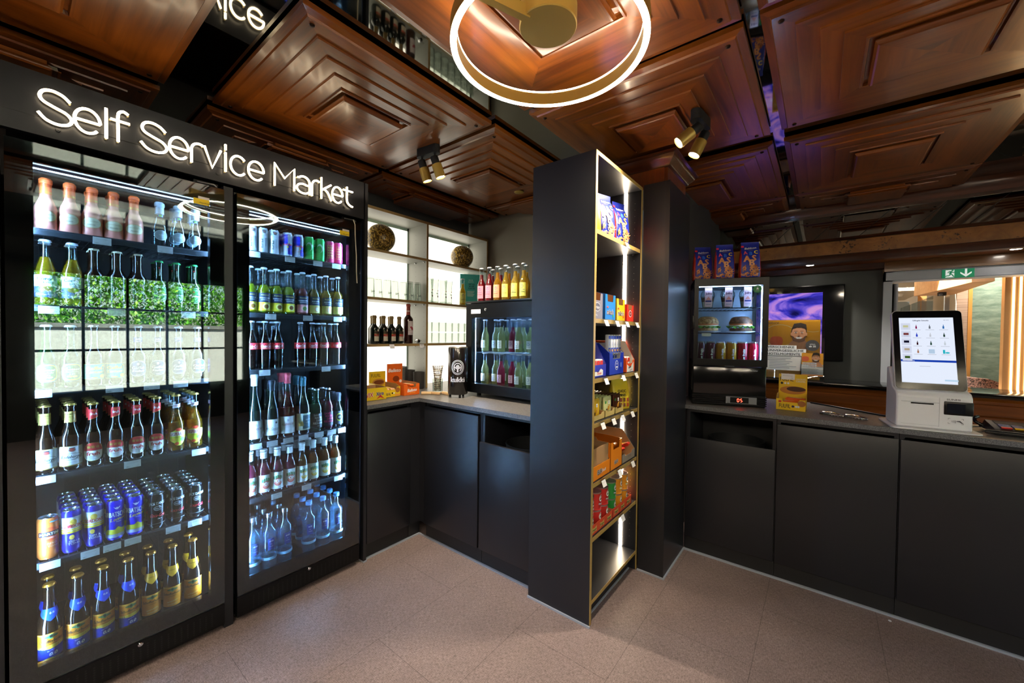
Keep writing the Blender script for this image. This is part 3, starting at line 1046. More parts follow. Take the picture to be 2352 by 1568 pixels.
def l_hei(A):
    A.ell(0, 0.072, 0.026, 0.036, C('#e4eee6'), p=3); A.ell(0, 0.072, 0.0245, 0.0345, C('#11642c'), p=3); A.ell(0, 0.072, 0.019, 0.027, C('#d6e6da'), p=3); A.ell(0, 0.072, 0.018, 0.026, C('#1c7a38'), p=3)
    A.rect(-0.027, 0.027, 0.064, 0.077, C('#0c3a1c')); A.text('Heineken', 0, 0.0705, 0.0085, OFFW, w=0.048, bold=0.0003)
    A.star(0, 0.089, [((0.006 if i % 2 == 0 else 0.0024) * math.sin(i * PI / 5), (0.006 if i % 2 == 0 else 0.0024) * math.cos(i * PI / 5)) for i in range(10)], RED)
def n_hei(A):
    A.star(0, 0.186, [((0.004 if i % 2 == 0 else 0.0016) * math.sin(i * PI / 5), (0.004 if i % 2 == 0 else 0.0016) * math.cos(i * PI / 5)) for i in range(10)], RED)
    A.text('Heineken', 0.0005, 0.166, 0.0055, OFFW, rot=PI / 2)
K_HEI = bottle('beer_bottle', 'x', 0.216, 0.0285, 0.0130, 0.108, 0.150, G_GREEN, CAPGREEN, label=l_hei, neck=n_hei)
def l_goe(A):
    A.ell(0, 0.057, 0.030, 0.034, C('#2f8fd0'), p=3.2); A.ell(0, 0.057, 0.0285, 0.0325, C('#c8dc28'), p=3.2); A.ell(0, 0.058, 0.024, 0.027, C('#128040'), p=3.2)
    A.text('Gosser', 0, 0.069, 0.0095, OFFW, w=0.042, bold=0.0005); A.rect(-0.013, -0.010, 0.0765, 0.078, OFFW); A.rect(-0.009, -0.006, 0.0765, 0.078, OFFW)
    A.text('NaturRadler', 0, 0.059, 0.006, OFFW, w=0.034, shear=0.2); A.text('0.0%', 0, 0.050, 0.006, OFFW)
    A.ell(-0.007, 0.041, 0.007, 0.004, YELW); A.ell(0.007, 0.041, 0.007, 0.004, C('#f6e860'))
K_GOE = bottle('beer_bottle', 'x', 0.238, 0.0300, 0.0135, 0.105, 0.165, G_GREEN, CAPWHITE, label=l_goe)
def l_lem(A):
    A.rect(-0.034, 0.034, 0.025, 0.086, C('#c8dc48')); A.rect(-0.033, 0.033, 0.0265, 0.0845, C('#44b8b4'))
    A.text('Gaffel', 0, 0.069, 0.012, C('#e6e04a'), w=0.044, bold=0.0008); A.text('Lemon', 0.002, 0.054, 0.011, C('#f2ef8a'), w=0.044, shear=0.35, bold=0.0006)
    A.text('alkoholfrei 0,0%', 0, 0.042, 0.004, C('#1d6a78'), w=0.04); A.ell(0.024, 0.036, 0.008, 0.008, C('#e8e23a')); A.ell(0.027, 0.078, 0.004, 0.003, C('#c8dc48')); A.ell(0, 0.031, 0.010, 0.002, YELW)
K_LEM = bottle('beer_bottle', 'x', 0.240, 0.0300, 0.0135, 0.110, 0.165, G_BROWN, CAPWHITE, label=l_lem)
def l_koe(A):
    A.ell(0, 0.060, 0.029, 0.033, C('#c9ccd6'), p=2.5); A.ell(0, 0.060, 0.0275, 0.0315, C('#27316f'), p=2.5); A.ell(0, 0.060, 0.025, 0.029, C('#8f97c0'), p=2.5); A.ell(0, 0.060, 0.0245, 0.0285, C('#27316f'), p=2.5)
    A.text('Gaffel', 0, 0.063, 0.011, OFFW, w=0.038, bold=0.0006); A.text('Koelsch', 0.001, 0.050, 0.009, OFFW, w=0.036, shear=0.35, bold=0.0004)
    A.ell(0, 0.079, 0.004, 0.006, C('#c9ccd6')); A.text('KOELN', 0, 0.033, 0.003, OFFW)
def n_koe(A):
    A.rect(-0.02, 0.02, 0.172, 0.192, C('#2c3a80')); A.text('Gaffel', 0, 0.185, 0.006, OFFW, w=0.017); A.text('Koelsch', 0, 0.177, 0.005, OFFW, w=0.018, shear=0.3)
K_KOE = bottle('beer_bottle', 'x', 0.240, 0.0295, 0.0130, 0.112, 0.155, G_BROWN, CAPWHITE, label=l_koe, neck=n_koe)
def l_rad(A):
    A.rect(-0.040, 0.040, 0.016, 0.093, GOLDF); A.rect(-0.040, 0.040, 0.020, 0.091, C('#eef0f0'))
    A.text('Radeberger', 0, 0.052, 0.012, INK, w=0.058, shear=0.3, bold=0.0003); A.text('PILSNER', 0, 0.041, 0.004, INK, w=0.022)
    pts = [(0.031 * math.cos(i * PI / 14), 0.052 + 0.013 * math.sin(i * PI / 14)) for i in range(28)]
    for i in range(28):
        (a, c1), (b_, d1) = pts[i], pts[(i + 1) % 28]
        A._put([(a, c1), (b_, d1), (b_ * 0.96, 0.052 + (d1 - 0.052) * 0.92), (a * 0.96, 0.052 + (c1 - 0.052) * 0.92)], [(0, 1, 2, 3)], INK); A.n -= 1
    A.n += 1
    A.ell(0, 0.078, 0.010, 0.0075, C('#9aa0a4')); A.ell(0, 0.078, 0.008, 0.006, C('#c04a3a')); A.rect(-0.008, 0.008, 0.084, 0.087, INK)
    A.text('sachsens beste braukunst', 0, 0.031, 0.003, INKG, w=0.05)
def n_rad(A):
    A.rect(-0.07, 0.07, 0.186, 0.226, C('#c6a85a', 0.35)); A.rect(-0.07, 0.07, 0.214, 0.217, C('#9a7f38')); A.text('RADEBERGER', 0, 0.207, 0.0025, C('#6a5420'), w=0.017)
    for i in range(7):
        A.ell(-0.030 + i * 0.010, 0.187, 0.0055, 0.005, C('#c6a85a', 0.35)); A.n -= 1
    A.n += 1
K_RAD = bottle('beer_bottle', 'x', 0.256, 0.0315, 0.0148, 0.115, 0.180, G_BROWN, CAPGOLD, label=l_rad, neck=n_rad)
def l_fru(A):
    A.ell(0, 0.057, 0.030, 0.037, GOLDF, p=2.4); A.ell(0, 0.057, 0.0287, 0.0357, C('#d42a2c'), p=2.4)
    A.star(0, 0.050, [(0.0287 * math.copysign(abs(math.cos(a)) ** 0.84, math.cos(a)), (0.0287 * math.copysign(abs(math.sin(a)) ** 0.84, math.sin(a)) if a > PI else 0.012)) for a in [i * 2 * PI / 30 for i in range(30)]], C('#f2f0ee'))
    A.text('fruh', 0, 0.050, 0.0145, C('#d42a2c'), w=0.036, bold=0.0007); A.rect(0.004, 0.0065, 0.064, 0.067, C('#d42a2c')); A.rect(0.009, 0.0115, 0.064, 0.067, C('#d42a2c'))
    A.text('KOLSCH', 0, 0.038, 0.0045, INK, w=0.022); A.text('cologne  brauerei', 0, 0.031, 0.0025, INKG, w=0.026)
    for u in (-0.0115, 0, 0.0115):
        A.star(u, 0.077, [(-0.004, -0.005), (0.004, -0.005), (0.005, 0.006), (0.002, 0.001), (0, 0.007), (-0.002, 0.001), (-0.005, 0.006)], GOLDF); A.n -= 1
    A.n += 1
def n_fru(A):
    A.star(0, 0.208, [(-0.018, 0.018), (0.018, 0.018), (0.018, -0.014), (0.0, -0.021), (-0.018, -0.027)], GOLDF)
    A.star(0, 0.209, [(-0.018, 0.017), (0.018, 0.017), (0.018, -0.013), (0.0, -0.020), (-0.018, -0.026)], C('#e02c2a'))
    A.text('fruh', 0.002, 0.207, 0.010, OFFW, w=0.019, bold=0.0004); A.rect(-0.006, 0.006, 0.218, 0.2205, GOLDF)
K_FRU = bottle('beer_bottle', 'x', 0.250, 0.0300, 0.0138, 0.112, 0.172, G_BROWN, CAPGOLD, label=l_fru, neck=n_fru)
TEQB = clear('drink_golden', '#f0b428', f0=0.02, body=0.35, bodycol='#c88a14')
def l_des(A):
    A.star(0, 0.066, [(-0.032, 0.020), (-0.014, 0.028), (-0.008, 0.036), (0.008, 0.036), (0.014, 0.028), (0.032, 0.024), (0.032, -0.006), (0.018, -0.030), (0.006, -0.040), (-0.006, -0.040), (-0.016, -0.026), (-0.032, -0.016)], C('#d8e23c'))
    A.rect(-0.032, 0.032, 0.070, 0.088, C('#e8ecf6')); A.text('DESPERADOS', 0, 0.079, 0.015, DRED, w=0.058, bold=0.0004)
    A.ell(0, 0.098, 0.011, 0.007, C('#e2402a')); A.text('TEQUILA', 0, 0.064, 0.005, C('#9a3a20'), w=0.034); A.ell(-0.006, 0.036, 0.008, 0.007, C('#e8452a')); A.ell(0.015, 0.053, 0.010, 0.009, C('#6fbc3a')); A.ell(-0.018, 0.054, 0.008, 0.008, C('#f0c23a'))
def n_des(A):
    A.star(0, 0.205, [(-0.017, 0.004), (0.017, 0.010), (0.017, -0.006), (-0.017, -0.011)], C('#e4e0e8')); A.text('DESPERADOS', 0, 0.205, 0.007, DRED, w=0.030)
K_DES = bottle('beer_bottle', 'x', 0.254, 0.0310, 0.0138, 0.112, 0.185, G_CLEAR, CAPGOLD, liquid=TEQB, fill=0.185, label=l_des, neck=n_des)
def l_sch(zero):
    def f(A):
        A.rect(-0.040, 0.040, 0.058 if zero else 0.022, 0.110, C('#f08c14', 0.4)); A.rect(-0.040, 0.040, 0.105, 0.1075, C('#f0c860'))
        if zero:
            A.rect(-0.040, 0.040, 0.014, 0.060, C('#12309a', 0.35)); A.star(0, 0.058, [(-0.04, 0.003), (0.04, 0.010), (0.04, -0.003), (0.0, -0.008), (-0.04, -0.003)], C('#f0c23a'))
            A.text('0.0', 0.006, 0.030, 0.012, OFFW, shear=0.2, bold=0.0007); A.text('bayrisch', 0, 0.045, 0.004, OFFW, shear=0.4, rot=0.25)
        else:
            A.text('hefeweizen', 0, 0.046, 0.006, CREAM, shear=0.4, rot=0.15); A.text('NATURTRUB', 0, 0.032, 0.0045, CREAM, w=0.034)
        A.text('Schofferhofer', 0, 0.080, 0.0115, INK, w=0.064, bold=0.0003); A.rect(-0.011, -0.0095, 0.0895, 0.091, INK); A.rect(-0.008, -0.0065, 0.0895, 0.091, INK)
        A.text('WEIZEN', 0, 0.069, 0.0045, INK, w=0.026); A.ell(0, 0.098, 0.018, 0.005, C('#2f6a4a')); A.ell(0, 0.098, 0.006, 0.009, C('#3f8a5a')); A.ell(0, 0.099, 0.004, 0.005, INK)
    return f
def n_sch(zero):
    def f(A):
        m = C('#1a48d8', 0.3) if zero else C('#f2a818', 0.4)
        A.star(0, 0.178, [(-0.034, 0.020), (0.034, 0.020), (0.034, 0.004), (0.0, -0.024), (-0.034, 0.004)], m)
        if zero:
            A.text('0.0', 0.004, 0.182, 0.007, OFFW, bold=0.0004)
        else:
            A.text('Schofferhofer', 0, 0.182, 0.005, INK, w=0.026)
    return f
K_SC0 = bottle('beer_bottle', 'x', 0.288, 0.0330, 0.0148, 0.118, 0.222, G_BROWN, CAPORG, label=l_sch(True), neck=n_sch(True), neck_r=0.021)
K_SCH = bottle('beer_bottle', 'x', 0.285, 0.0330, 0.0148, 0.118, 0.220, G_BROWN, CAPORG, label=l_sch(False), neck=n_sch(False), neck_r=0.021)

# --- cans
def l_mar(A):
    A.ell(0, 0.095, 0.030, 0.026, C('#e8502a')); A.ell(0, 0.095, 0.024, 0.020, C('#f0622e')); A.rect(-0.030, 0.030, 0.088, 0.106, C('#16182a')); A.text('MARTINI', 0, 0.097, 0.010, OFFW, w=0.052, bold=0.0006)
    A.text('L APERITIVO', 0, 0.082, 0.004, OFFW, w=0.034); A.text('FIERO', 0.006, 0.060, 0.007, C('#ffd8b0')); A.text('& TONIC', 0.006, 0.049, 0.007, C('#ffd8b0')); A.rect(0.0, 0.024, 0.140, 0.144, C('#4aa8d8'))
K_MAR = can('drink_can', 'x', 0.157, 0.0285, C('#ef8038', 0.35, 0.3), l_mar)
def l_gor(A):
    A.rect(-0.085, 0.085, 0.086, 0.140, C('#cfd2da')); A.ell(0, 0.120, 0.010, 0.012, C('#d8b040')); A.rect(-0.085, 0.085, 0.089, 0.094, YELW)
    A.text("GORDON'S", 0, 0.105, 0.013, C('#d8303c'), w=0.062, bold=0.0005); A.rect(-0.085, 0.085, 0.078, 0.086, C('#d8c020')); A.text('GIN &', 0.004, 0.046, 0.008, OFFW); A.text('TONIC', 0.004, 0.036, 0.008, OFFW); A.ell(-0.004, 0.062, 0.007, 0.009, C('#d8b040'))
K_GOR = can('drink_can', 'x', 0.165, 0.0270, C('#2b24a8', 0.3, 0.3), l_gor)
def l_gtw(A):
    A.star(0, 0.045, [(-0.05, -0.02), (-0.03, 0.002), (-0.012, -0.006), (0.004, 0.010), (0.02, -0.002), (0.05, 0.004), (0.05, -0.02)], C('#c8c020')); A.rect(-0.08, 0.08, 0.0125, 0.026, C('#9aa2b8'))
    A.text('GORBATSCHOW', 0, 0.108, 0.020, C('#dfe6f8'), w=0.104, bold=0.0005); A.text('Lemon', 0.006, 0.089, 0.013, YELW, shear=0.35, rot=0.15, bold=0.0004); A.text('MIXED', 0.006, 0.077, 0.004, OFFW)
    A.star(0, 0.134, [(-0.011, 0.006), (-0.003, 0.002), (0, 0.005), (0.003, 0.002), (0.011, 0.006), (0.004, -0.004), (0, -0.006), (-0.004, -0.004)], C('#dfe6f8'))
K_GTW = can('drink_can', 'x', 0.164, 0.0275, C('#1512d8', 0.28, 0.3), l_gtw)
def l_jac(A):
    A.text('JACK DANIELS', 0, 0.112, 0.012, C('#dadde2'), w=0.062, bold=0.0003, rot=0.02); A.ell(0, 0.090, 0.014, 0.010, C('#b8bcc4')); A.ell(0, 0.090, 0.012, 0.008, INK); A.text('No7', 0, 0.090, 0.007, C('#dadde2'))
    A.text('Coca-Cola', 0, 0.060, 0.014, RED, w=0.052, shear=0.3, bold=0.0006); A.text('330 ml', 0.006, 0.044, 0.004, OFFW); A.rect(-0.08, 0.08, 0.022, 0.0235, INKG)
K_JAC = can('drink_can', 'x', 0.150, 0.0290, C('#0b0b10', 0.25, 0.3), l_jac)
def l_slv(A):
    A.text('Red Bull', -0.006, 0.050, 0.010, INK, rot=PI / 2, bold=0.0004); A.text('EDITION', 0.009, 0.058, 0.008, INKG, rot=PI / 2); A.star(0.004, 0.112, [(-0.012, 0.008), (0.010, 0.010), (0.006, -0.010), (-0.006, -0.008)], C('#5a626c')); A.ell(0.002, 0.112, 0.004, 0.004, C('#b86a4a'))
K_SLV = can('drink_can', 'x', 0.132, 0.0250, C('#d4dbe2', 0.35, 0.3), l_slv)
def l_rbb(A):
    A.rect(-0.040, 0.0, 0.066, 0.119, C('#1a26c8')); A.rect(0.0, 0.040, 0.013, 0.066, C('#1a26c8')); A.rect(0.0, 0.040, 0.066, 0.119, C('#b8c0cc')); A.rect(-0.040, 0.0, 0.013, 0.066, C('#b8c0cc'))
    A.text('Red Bull', 0, 0.066, 0.010, C('#e83848'), w=0.042, bold=0.0007); A.ell(0, 0.052, 0.005, 0.005, YELW); A.text('ENERGY DRINK', 0, 0.036, 0.004, C('#e83848'), w=0.03)
K_RBB = can('drink_can', 'x', 0.132, 0.0250, C('#b8c0cc', 0.3, 0.4), l_rbb)
def l_grn(A):
    A.ell(-0.008, 0.075, 0.016, 0.024, C('#d8e4d8')); A.ell(-0.011, 0.070, 0.013, 0.020, C('#14a03c')); A.text('Red Bull', 0.012, 0.050, 0.007, C('#0c5a24'), rot=PI / 2)
K_GRN = can('drink_can', 'x', 0.132, 0.0250, C('#16b048', 0.3, 0.3), l_grn)
def l_pnk(A):
    A.rect(-0.016, 0.016, 0.028, 0.105, C('#e8b070'))
    for i in range(3):
        for j in range(5):
            A.ell(-0.010 + i * 0.010, 0.036 + j * 0.0155, 0.0038, 0.0048, C('#e0286e')); A.n -= 1
    A.n += 1
    A.text('effect', -0.024, 0.055, 0.012, INK, rot=PI / 2, bold=0.0006)
K_PNK = can('drink_can', 'x', 0.130, 0.0250, C('#ea3278', 0.35, 0.2), l_pnk)

# --- the second fridge
LEMO = clear('drink_yellow_green', '#dce04a', f0=0.02, body=0.55, bodycol='#b8c020')
def l_prb(top, art1, art2, word):
    def f(A):
        A.rect(-0.036, 0.036, 0.014, 0.058, art1); A.ell(0.008, 0.036, 0.018, 0.018, art2); A.ell(0.008, 0.036, 0.011, 0.011, top)
        A.rect(-0.034, 0.034, 0.058, 0.106, C('#23304a')); A.text('Proviant', 0, 0.096, 0.007, YELW, w=0.034); A.text(word, 0, 0.080, 0.007, OFFW, w=0.046); A.text('SCHORLE', 0, 0.070, 0.0055, OFFW, w=0.034)
    return f
K_PRY = bottle('juice_bottle', 'x', 0.240, 0.0300, 0.0125, 0.120, 0.165, G_CLEAR, CAPWHITE, liquid=LEMO, fill=0.150, label=l_prb(C('#8a5a20'), C('#f0dc1c'), C('#f6ec90'), 'MARACUJA'))
RHUB = clear('drink_rhubarb', '#e89080', f0=0.02, body=0.5, bodycol='#b86450')
K_PRR = bottle('juice_bottle', 'x', 0.240, 0.0300, 0.0125, 0.120, 0.165, G_CLEAR, CAPWHITE, liquid=RHUB, fill=0.150, label=l_prb(C('#7aa84a'), C('#e89098'), C('#f4c0a8'), 'RHABARBER'))
APPL = clear('drink_apple', '#eccc30', f0=0.02, body=0.4, bodycol='#b89418')
K_PRA = bottle('juice_bottle', 'x', 0.238, 0.0300, 0.0125, 0.120, 0.165, G_CLEAR, CAPWHITE, liquid=APPL, fill=0.150, label=l_prb(C('#f4ecd0'), C('#e8e07a'), C('#f0b080'), 'APFEL'))
COLA = mat('drink_cola', '#140705', 0.1, spec=0.5)
def l_cok(A):
    A.rect(-0.090, 0.090, 0.104, 0.137, C('#e02a34')); A.text('Coca-Cola', 0, 0.121, 0.015, OFFW, w=0.050, shear=0.3, bold=0.0005); A.rect(-0.022, 0.022, 0.1085, 0.110, OFFW)
K_COK = bottle('cola_bottle', 'x', 0.250, 0.0295, 0.0125, 0.140, 0.205, G_CLEAR, C('#d8dce0', 0.3), liquid=COLA, fill=0.205, label=l_cok)
WINEW = clear('drink_white_wine', '#d8d8a0', f0=0.02, body=0.2)
def l_wn1(A):
    A.rect(-0.042, 0.042, 0.020, 0.112, C('#eeeef0')); A.text('ALLENDORF', 0, 0.070, 0.012, C('#a02030'), w=0.062); A.text('riesling', 0, 0.056, 0.005, INKG); A.rect(-0.005, 0.005, 0.085, 0.098, C('#b0b0b8'))
K_WN1 = bottle('wine_bottle', 'x', 0.350, 0.0375, 0.0145, 0.130, 0.270, G_DKGREEN, capkind='none', foil=(0.290, C('#dfe3e4')), label=l_wn1)
def l_wn2(A):
    A.rect(-0.040, 0.040, 0.024, 0.108, C('#eeeff2')); A.text('My Secco', 0, 0.058, 0.018, INK, w=0.060, shear=0.5); A.ell(0.018, 0.090, 0.005, 0.006, INK)
K_WN2 = bottle('wine_bottle', 'x', 0.310, 0.0380, 0.0150, 0.120, 0.245, G_DKGREEN, capkind='none', foil=(0.258, C('#2a3038', 0.3)), label=l_wn2)
ROSEW = clear('drink_rose_wine', '#e8907c', f0=0.02, body=0.3, bodycol='#b85a48')
K_WN3 = bottle('wine_bottle', 'x', 0.345, 0.0380, 0.0150, 0.130, 0.265, G_CLEAR, capkind='none', foil=(0.290, C('#d84a58')), liquid=ROSEW, fill=0.245, label=l_wn1)
def l_wn4(A):
    A.rect(-0.045, 0.045, 0.022, 0.116, C('#d8dcc8')); A.rect(-0.010, 0.045, 0.030, 0.106, C('#2f5f6c')); A.text('WINZER', 0.018, 0.080, 0.008, C('#d8dcc8'), w=0.032); A.text('WEISS', 0.018, 0.064, 0.007, C('#d8dcc8'))
    A.star(-0.018, 0.058, [(-0.014, -0.012), (0.014, -0.012), (0.012, 0.004), (0.004, 0.020), (-0.002, 0.006), (-0.008, 0.014), (-0.012, 0)], GOLDF)
K_WN4 = bottle('wine_bottle', 'x', 0.318, 0.0385, 0.0150, 0.130, 0.250, G_DKGREEN, capkind='none', foil=(0.268, C('#2c6a78')), label=l_wn4)
def l_sav(col):
    def f(A):
        A.rect(-0.034, 0.034, 0.020, 0.104, C('#101418'))
        for k, wd in enumerate(('SAVE', 'WATER', 'DRINK', 'RIESLING')):
            A.text(wd, (-0.008, 0.0, 0.008, 0.0)[k], 0.094 - 0.0155 * k, 0.012, col, w=(0.034, 0.042, 0.038, 0.054)[k], bold=0.0004)
        A.text('BIO', 0, 0.032, 0.005, col)
    return f
K_SV1 = bottle('wine_bottle', 'x', 0.243, 0.0320, 0.0150, 0.130, 0.190, clear('glass_pale_green', '#a8c8a0', f0=0.07, body=0.3, bodycol='#4a6a50'), CAPSILV, label=l_sav(OFFW))
K_SV2 = bottle('wine_bottle', 'x', 0.240, 0.0320, 0.0150, 0.130, 0.190, G_CLEAR, CAPSILV, liquid=mat('drink_pink_dark', '#5a1020', 0.15), fill=0.165, label=l_sav(C('#f02c78')))
def l_las(A):
    A.rect(-0.028, 0.028, 0.020, 0.098, C('#4a4e56')); A.ell(0.002, 0.062, 0.019, 0.023, C('#c8dc28')); A.ell(0.002, 0.062, 0.015, 0.018, INK); A.text('BIO', 0.002, 0.062, 0.007, OFFW)
K_LAS = bottle('wine_bottle', 'x', 0.205, 0.0285, 0.0150, 0.105, 0.150, G_DKGREEN, capkind='none', foil=(0.156, C('#3a3e48', 0.3)), label=l_las)
POMD = clear('drink_pomegranate', '#e07a90', f0=0.02, body=0.5, bodycol='#a83a58')
def l_pom(word, c1, c2):
    def f(A):
        A.rect(-0.040, 0.040, 0.014, 0.104, C('#e6e8e8')); A.ell(0.002, 0.052, 0.020, 0.022, c1); A.ell(0.002, 0.052, 0.014, 0.015, c2)
        for a in range(5):
            A.ell(-0.016 + 0.009 * a, 0.080 - 0.003 * abs(a - 2), 0.004, 0.010, C('#3f7a48')); A.n -= 1
        A.n += 1
        A.text(word, 0.002, 0.056, 0.018, OFFW, w=0.036, bold=0.001); A.text('aperitivo', 0, 0.096, 0.004, INKG); A.text('bio', 0, 0.024, 0.003, INKG)
    return f
def n_pom(A):
    A.rect(-0.06, 0.06, 0.188, 0.222, C('#dfe2e2')); A.text('lantenhammer', 0, 0.210, 0.004, INKG, w=0.020); A.text('bio', 0, 0.200, 0.004, INKG)
K_POM = bottle('aperitif_bottle', 'x', 0.233, 0.0310, 0.0150, 0.120, 0.180, G_CLEAR, C('#dfe2e2'), liquid=POMD, fill=0.165, label=l_pom('POM', C('#e0584a'), C('#f09078')), neck=n_pom)
PEAD = clear('drink_peach', '#e09848', f0=0.02, body=0.5, bodycol='#a8642a')
K_PEA = bottle('aperitif_bottle', 'x', 0.230, 0.0310, 0.0150, 0.120, 0.178, G_CLEAR, C('#dfe2e2'), liquid=PEAD, fill=0.165, label=l_pom('PEAR', C('#f0b840'), C('#f6e070')), neck=n_pom)
WATR = clear('drink_water', '#d4ecf6', f0=0.02, body=0.22, bodycol='#a8d4ea')
def l_wat(A):
    A.rect(-0.014, 0.018, 0.105, 0.165, C('#1c3a86')); A.star(0.002, 0.150, [(-0.010, 0.0), (-0.006, 0.004), (0.008, 0.004), (0.011, 0.001), (0.007, -0.003), (-0.007, -0.003)], OFFW); A.ell(0.002, 0.1505, 0.006, 0.002, C('#1c3a86')); A.text('bio', 0.002, 0.136, 0.004, OFFW); A.text('kristall', 0.002, 0.124, 0.004, OFFW, w=0.016)
    A.rect(-0.105, 0.105, 0.052, 0.066, C('#9fd0e8')); A.text('mineralwasser', 0, 0.059, 0.005, C('#3a6a98'), w=0.05)
K_WTS = bottle('water_bottle', 'x', 0.292, 0.0365, 0.0140, 0.190, 0.235, G_WATER, CAPSILV, 'screw', liquid=WATR, fill=0.225, label=l_wat)
K_WTB = bottle('water_bottle', 'x', 0.286, 0.0365, 0.0140, 0.188, 0.232, G_WATER, CAPBLUE, 'screw', liquid=WATR, fill=0.222, label=l_wat)

_first = {}
def put(root, x, y, z, label, group, rz=0.0):
    """the first call moves the original, later ones copy it with its parts"""
    if root.name not in _first:
        _first[root.name] = True
        root.location = (x, y, z)
        root.rotation_euler = (0, 0, rz)
        root['label'] = label
        root['group'] = group
        return root
    return dup(root, (x, y, z), rz, label, group)
def shelf_rows(root, desc, ys, z, place, group, rows=1, dx=0.068, x0=-2.318, jit=0.02, skip=()):
    n = len(ys)
    for j in range(rows):
        for i, y in enumerate(ys):
            if (i, j) in skip:
                continue
            pos = f'{ORD[i]} from left, ' if n > 1 else ''
            lab = f'{desc}, {pos}{ROW[j]}, {place}'
            a = math.atan2(-y, 2.3) * 0.35 + rnd.uniform(-jit, jit) * 8
            put(root, x0 - dx * j + rnd.uniform(-0.002, 0.002), y + rnd.uniform(-0.001, 0.001), z + 0.0012, lab, group, a)
F1, F2 = 'beer fridge', 'wine fridge'
def sh(i, f):
    return f'{ORD[i]} shelf, {f}'
shelf_rows(K_ROSE, 'pink bottle with orange foil top', [0.091, 0.152, 0.213, 0.274, 0.335], SHL[0], sh(0, F1), 'pink sparkling bottles', 2, skip=((4, 1),))
shelf_rows(K_CLR, 'clear bottle with pale foil top', [0.417, 0.481, 0.545], SHL[0], sh(0, F1), 'clear sparkling bottles', 2, skip=((0, 1),))
shelf_rows(K_COR, 'clear lager bottle with white blue label', [0.089, 0.156], SHL[1], sh(1, F1), 'clear glass lagers', 2)
shelf_rows(K_YON, 'brown bottle with white script', [0.217, 0.282, 0.346], SHL[1], sh(1, F1), 'script lettered brown beers', 2)
shelf_rows(K_HEI, 'green bottle with red star', [0.413, 0.474, 0.539], SHL[1], sh(1, F1), 'red star green beers', 2)
shelf_rows(K_GOE, 'green bottle with lime oval label', [0.089, 0.151], SHL[2], sh(2, F1), 'green radler bottles', 1)
shelf_rows(K_LEM, 'brown bottle with turquoise label', [0.213, 0.275], SHL[2], sh(2, F1), 'turquoise label beers', 1)
shelf_rows(K_KOE, 'brown bottle with navy oval label', [0.345, 0.410, 0.480, 0.550], SHL[2], sh(2, F1), 'navy label beers', 1)
shelf_rows(K_RAD, 'gold necked beer bottle with white label', [0.083, 0.148], SHL[3], sh(3, F1), 'gold necked beers', 4)
shelf_rows(K_FRU, 'red necked beer bottle with oval label', [0.211, 0.274, 0.340, 0.405], SHL[3], sh(3, F1), 'red necked beers', 4)
shelf_rows(K_DES, 'golden beer bottle with bright label', [0.471, 0.540], SHL[3], sh(3, F1), 'golden tequila beers', 4)
shelf_rows(K_MAR, 'orange can with black band', [0.089], SHL[4], sh(4, F1), 'orange aperitif can', 1)
shelf_rows(K_GOR, 'purple can with silver top', [0.150, 0.211], SHL[4], sh(4, F1), 'purple gin cans', 5, dx=0.058)
shelf_rows(K_GTW, 'bright blue can with yellow script', [0.272, 0.333], SHL[4], sh(4, F1), 'blue vodka cans', 5, dx=0.059)
shelf_rows(K_JAC, 'black can with red script', [0.402, 0.472, 0.542], SHL[4], sh(4, F1), 'black whiskey cans', 5, dx=0.063)
shelf_rows(K_SC0, 'blue collared wheat beer bottle', [0.091, 0.165, 0.236, 0.309], 0.156, 'fridge floor, ' + F1, 'blue collared wheat beers', 2, dx=0.075, x0=-2.31)
shelf_rows(K_SCH, 'gold collared wheat beer bottle', [0.383, 0.456, 0.529], 0.156, 'fridge floor, ' + F1, 'gold collared wheat beers', 2, dx=0.075, x0=-2.31)

shelf_rows(K_SLV, 'slim silver can', [0.777, 0.829, 0.882], SHR[0], sh(0, F2), 'silver energy cans', 2, dx=0.056, skip=((0, 1),))
shelf_rows(K_RBB, 'slim blue and silver can', [0.950, 1.008], SHR[0], sh(0, F2), 'blue silver energy cans', 2, dx=0.056)
shelf_rows(K_GRN, 'slim green can', [1.066, 1.127], SHR[0], sh(0, F2), 'green energy cans', 2, dx=0.056)
shelf_rows(K_PNK, 'slim pink can', [1.186, 1.240], SHR[0], sh(0, F2), 'pink energy cans', 2, dx=0.056)
shelf_rows(K_PRY, 'yellow green juice bottle', [0.770, 0.832, 0.894, 0.958], SHR[1], sh(1, F2), 'yellow green juices', 2)
shelf_rows(K_PRR, 'reddish juice bottle with pink label', [1.029], SHR[1], sh(1, F2), 'reddish juices', 2)
shelf_rows(K_PRA, 'amber juice bottle with apple label', [1.094, 1.164, 1.236], SHR[1], sh(1, F2), 'amber juices', 2)
shelf_rows(K_COK, 'cola bottle with red band', [0.775, 0.838, 0.901, 1.018, 1.084, 1.150, 1.226], SHR[2], sh(2, F2), 'cola bottles', 2, skip=((3, 1), (4, 1)))
shelf_rows(K_WN1, 'white capped wine bottle with white label', [0.789], SHR[3], sh(3, F2), 'white capped wine', 1)
shelf_rows(K_WN2, 'dark wine bottle with script label', [0.871], SHR[3], sh(3, F2), 'script label wine', 2, dx=0.085)
shelf_rows(K_WN3, 'rose wine bottle with red capsule', [0.950], SHR[3], sh(3, F2), 'red capped rose wines', 2, dx=0.085)
shelf_rows(K_WN4, 'dark wine bottle with teal capsule', [1.033], SHR[3], sh(3, F2), 'teal capped wines', 2, dx=0.085)
shelf_rows(K_SV1, 'small bottle with white block lettering', [1.108], SHR[3], sh(3, F2), 'small white lettered wines', 2)
shelf_rows(K_SV2, 'small bottle with pink block lettering', [1.177], SHR[3], sh(3, F2), 'small pink lettered wines', 2)
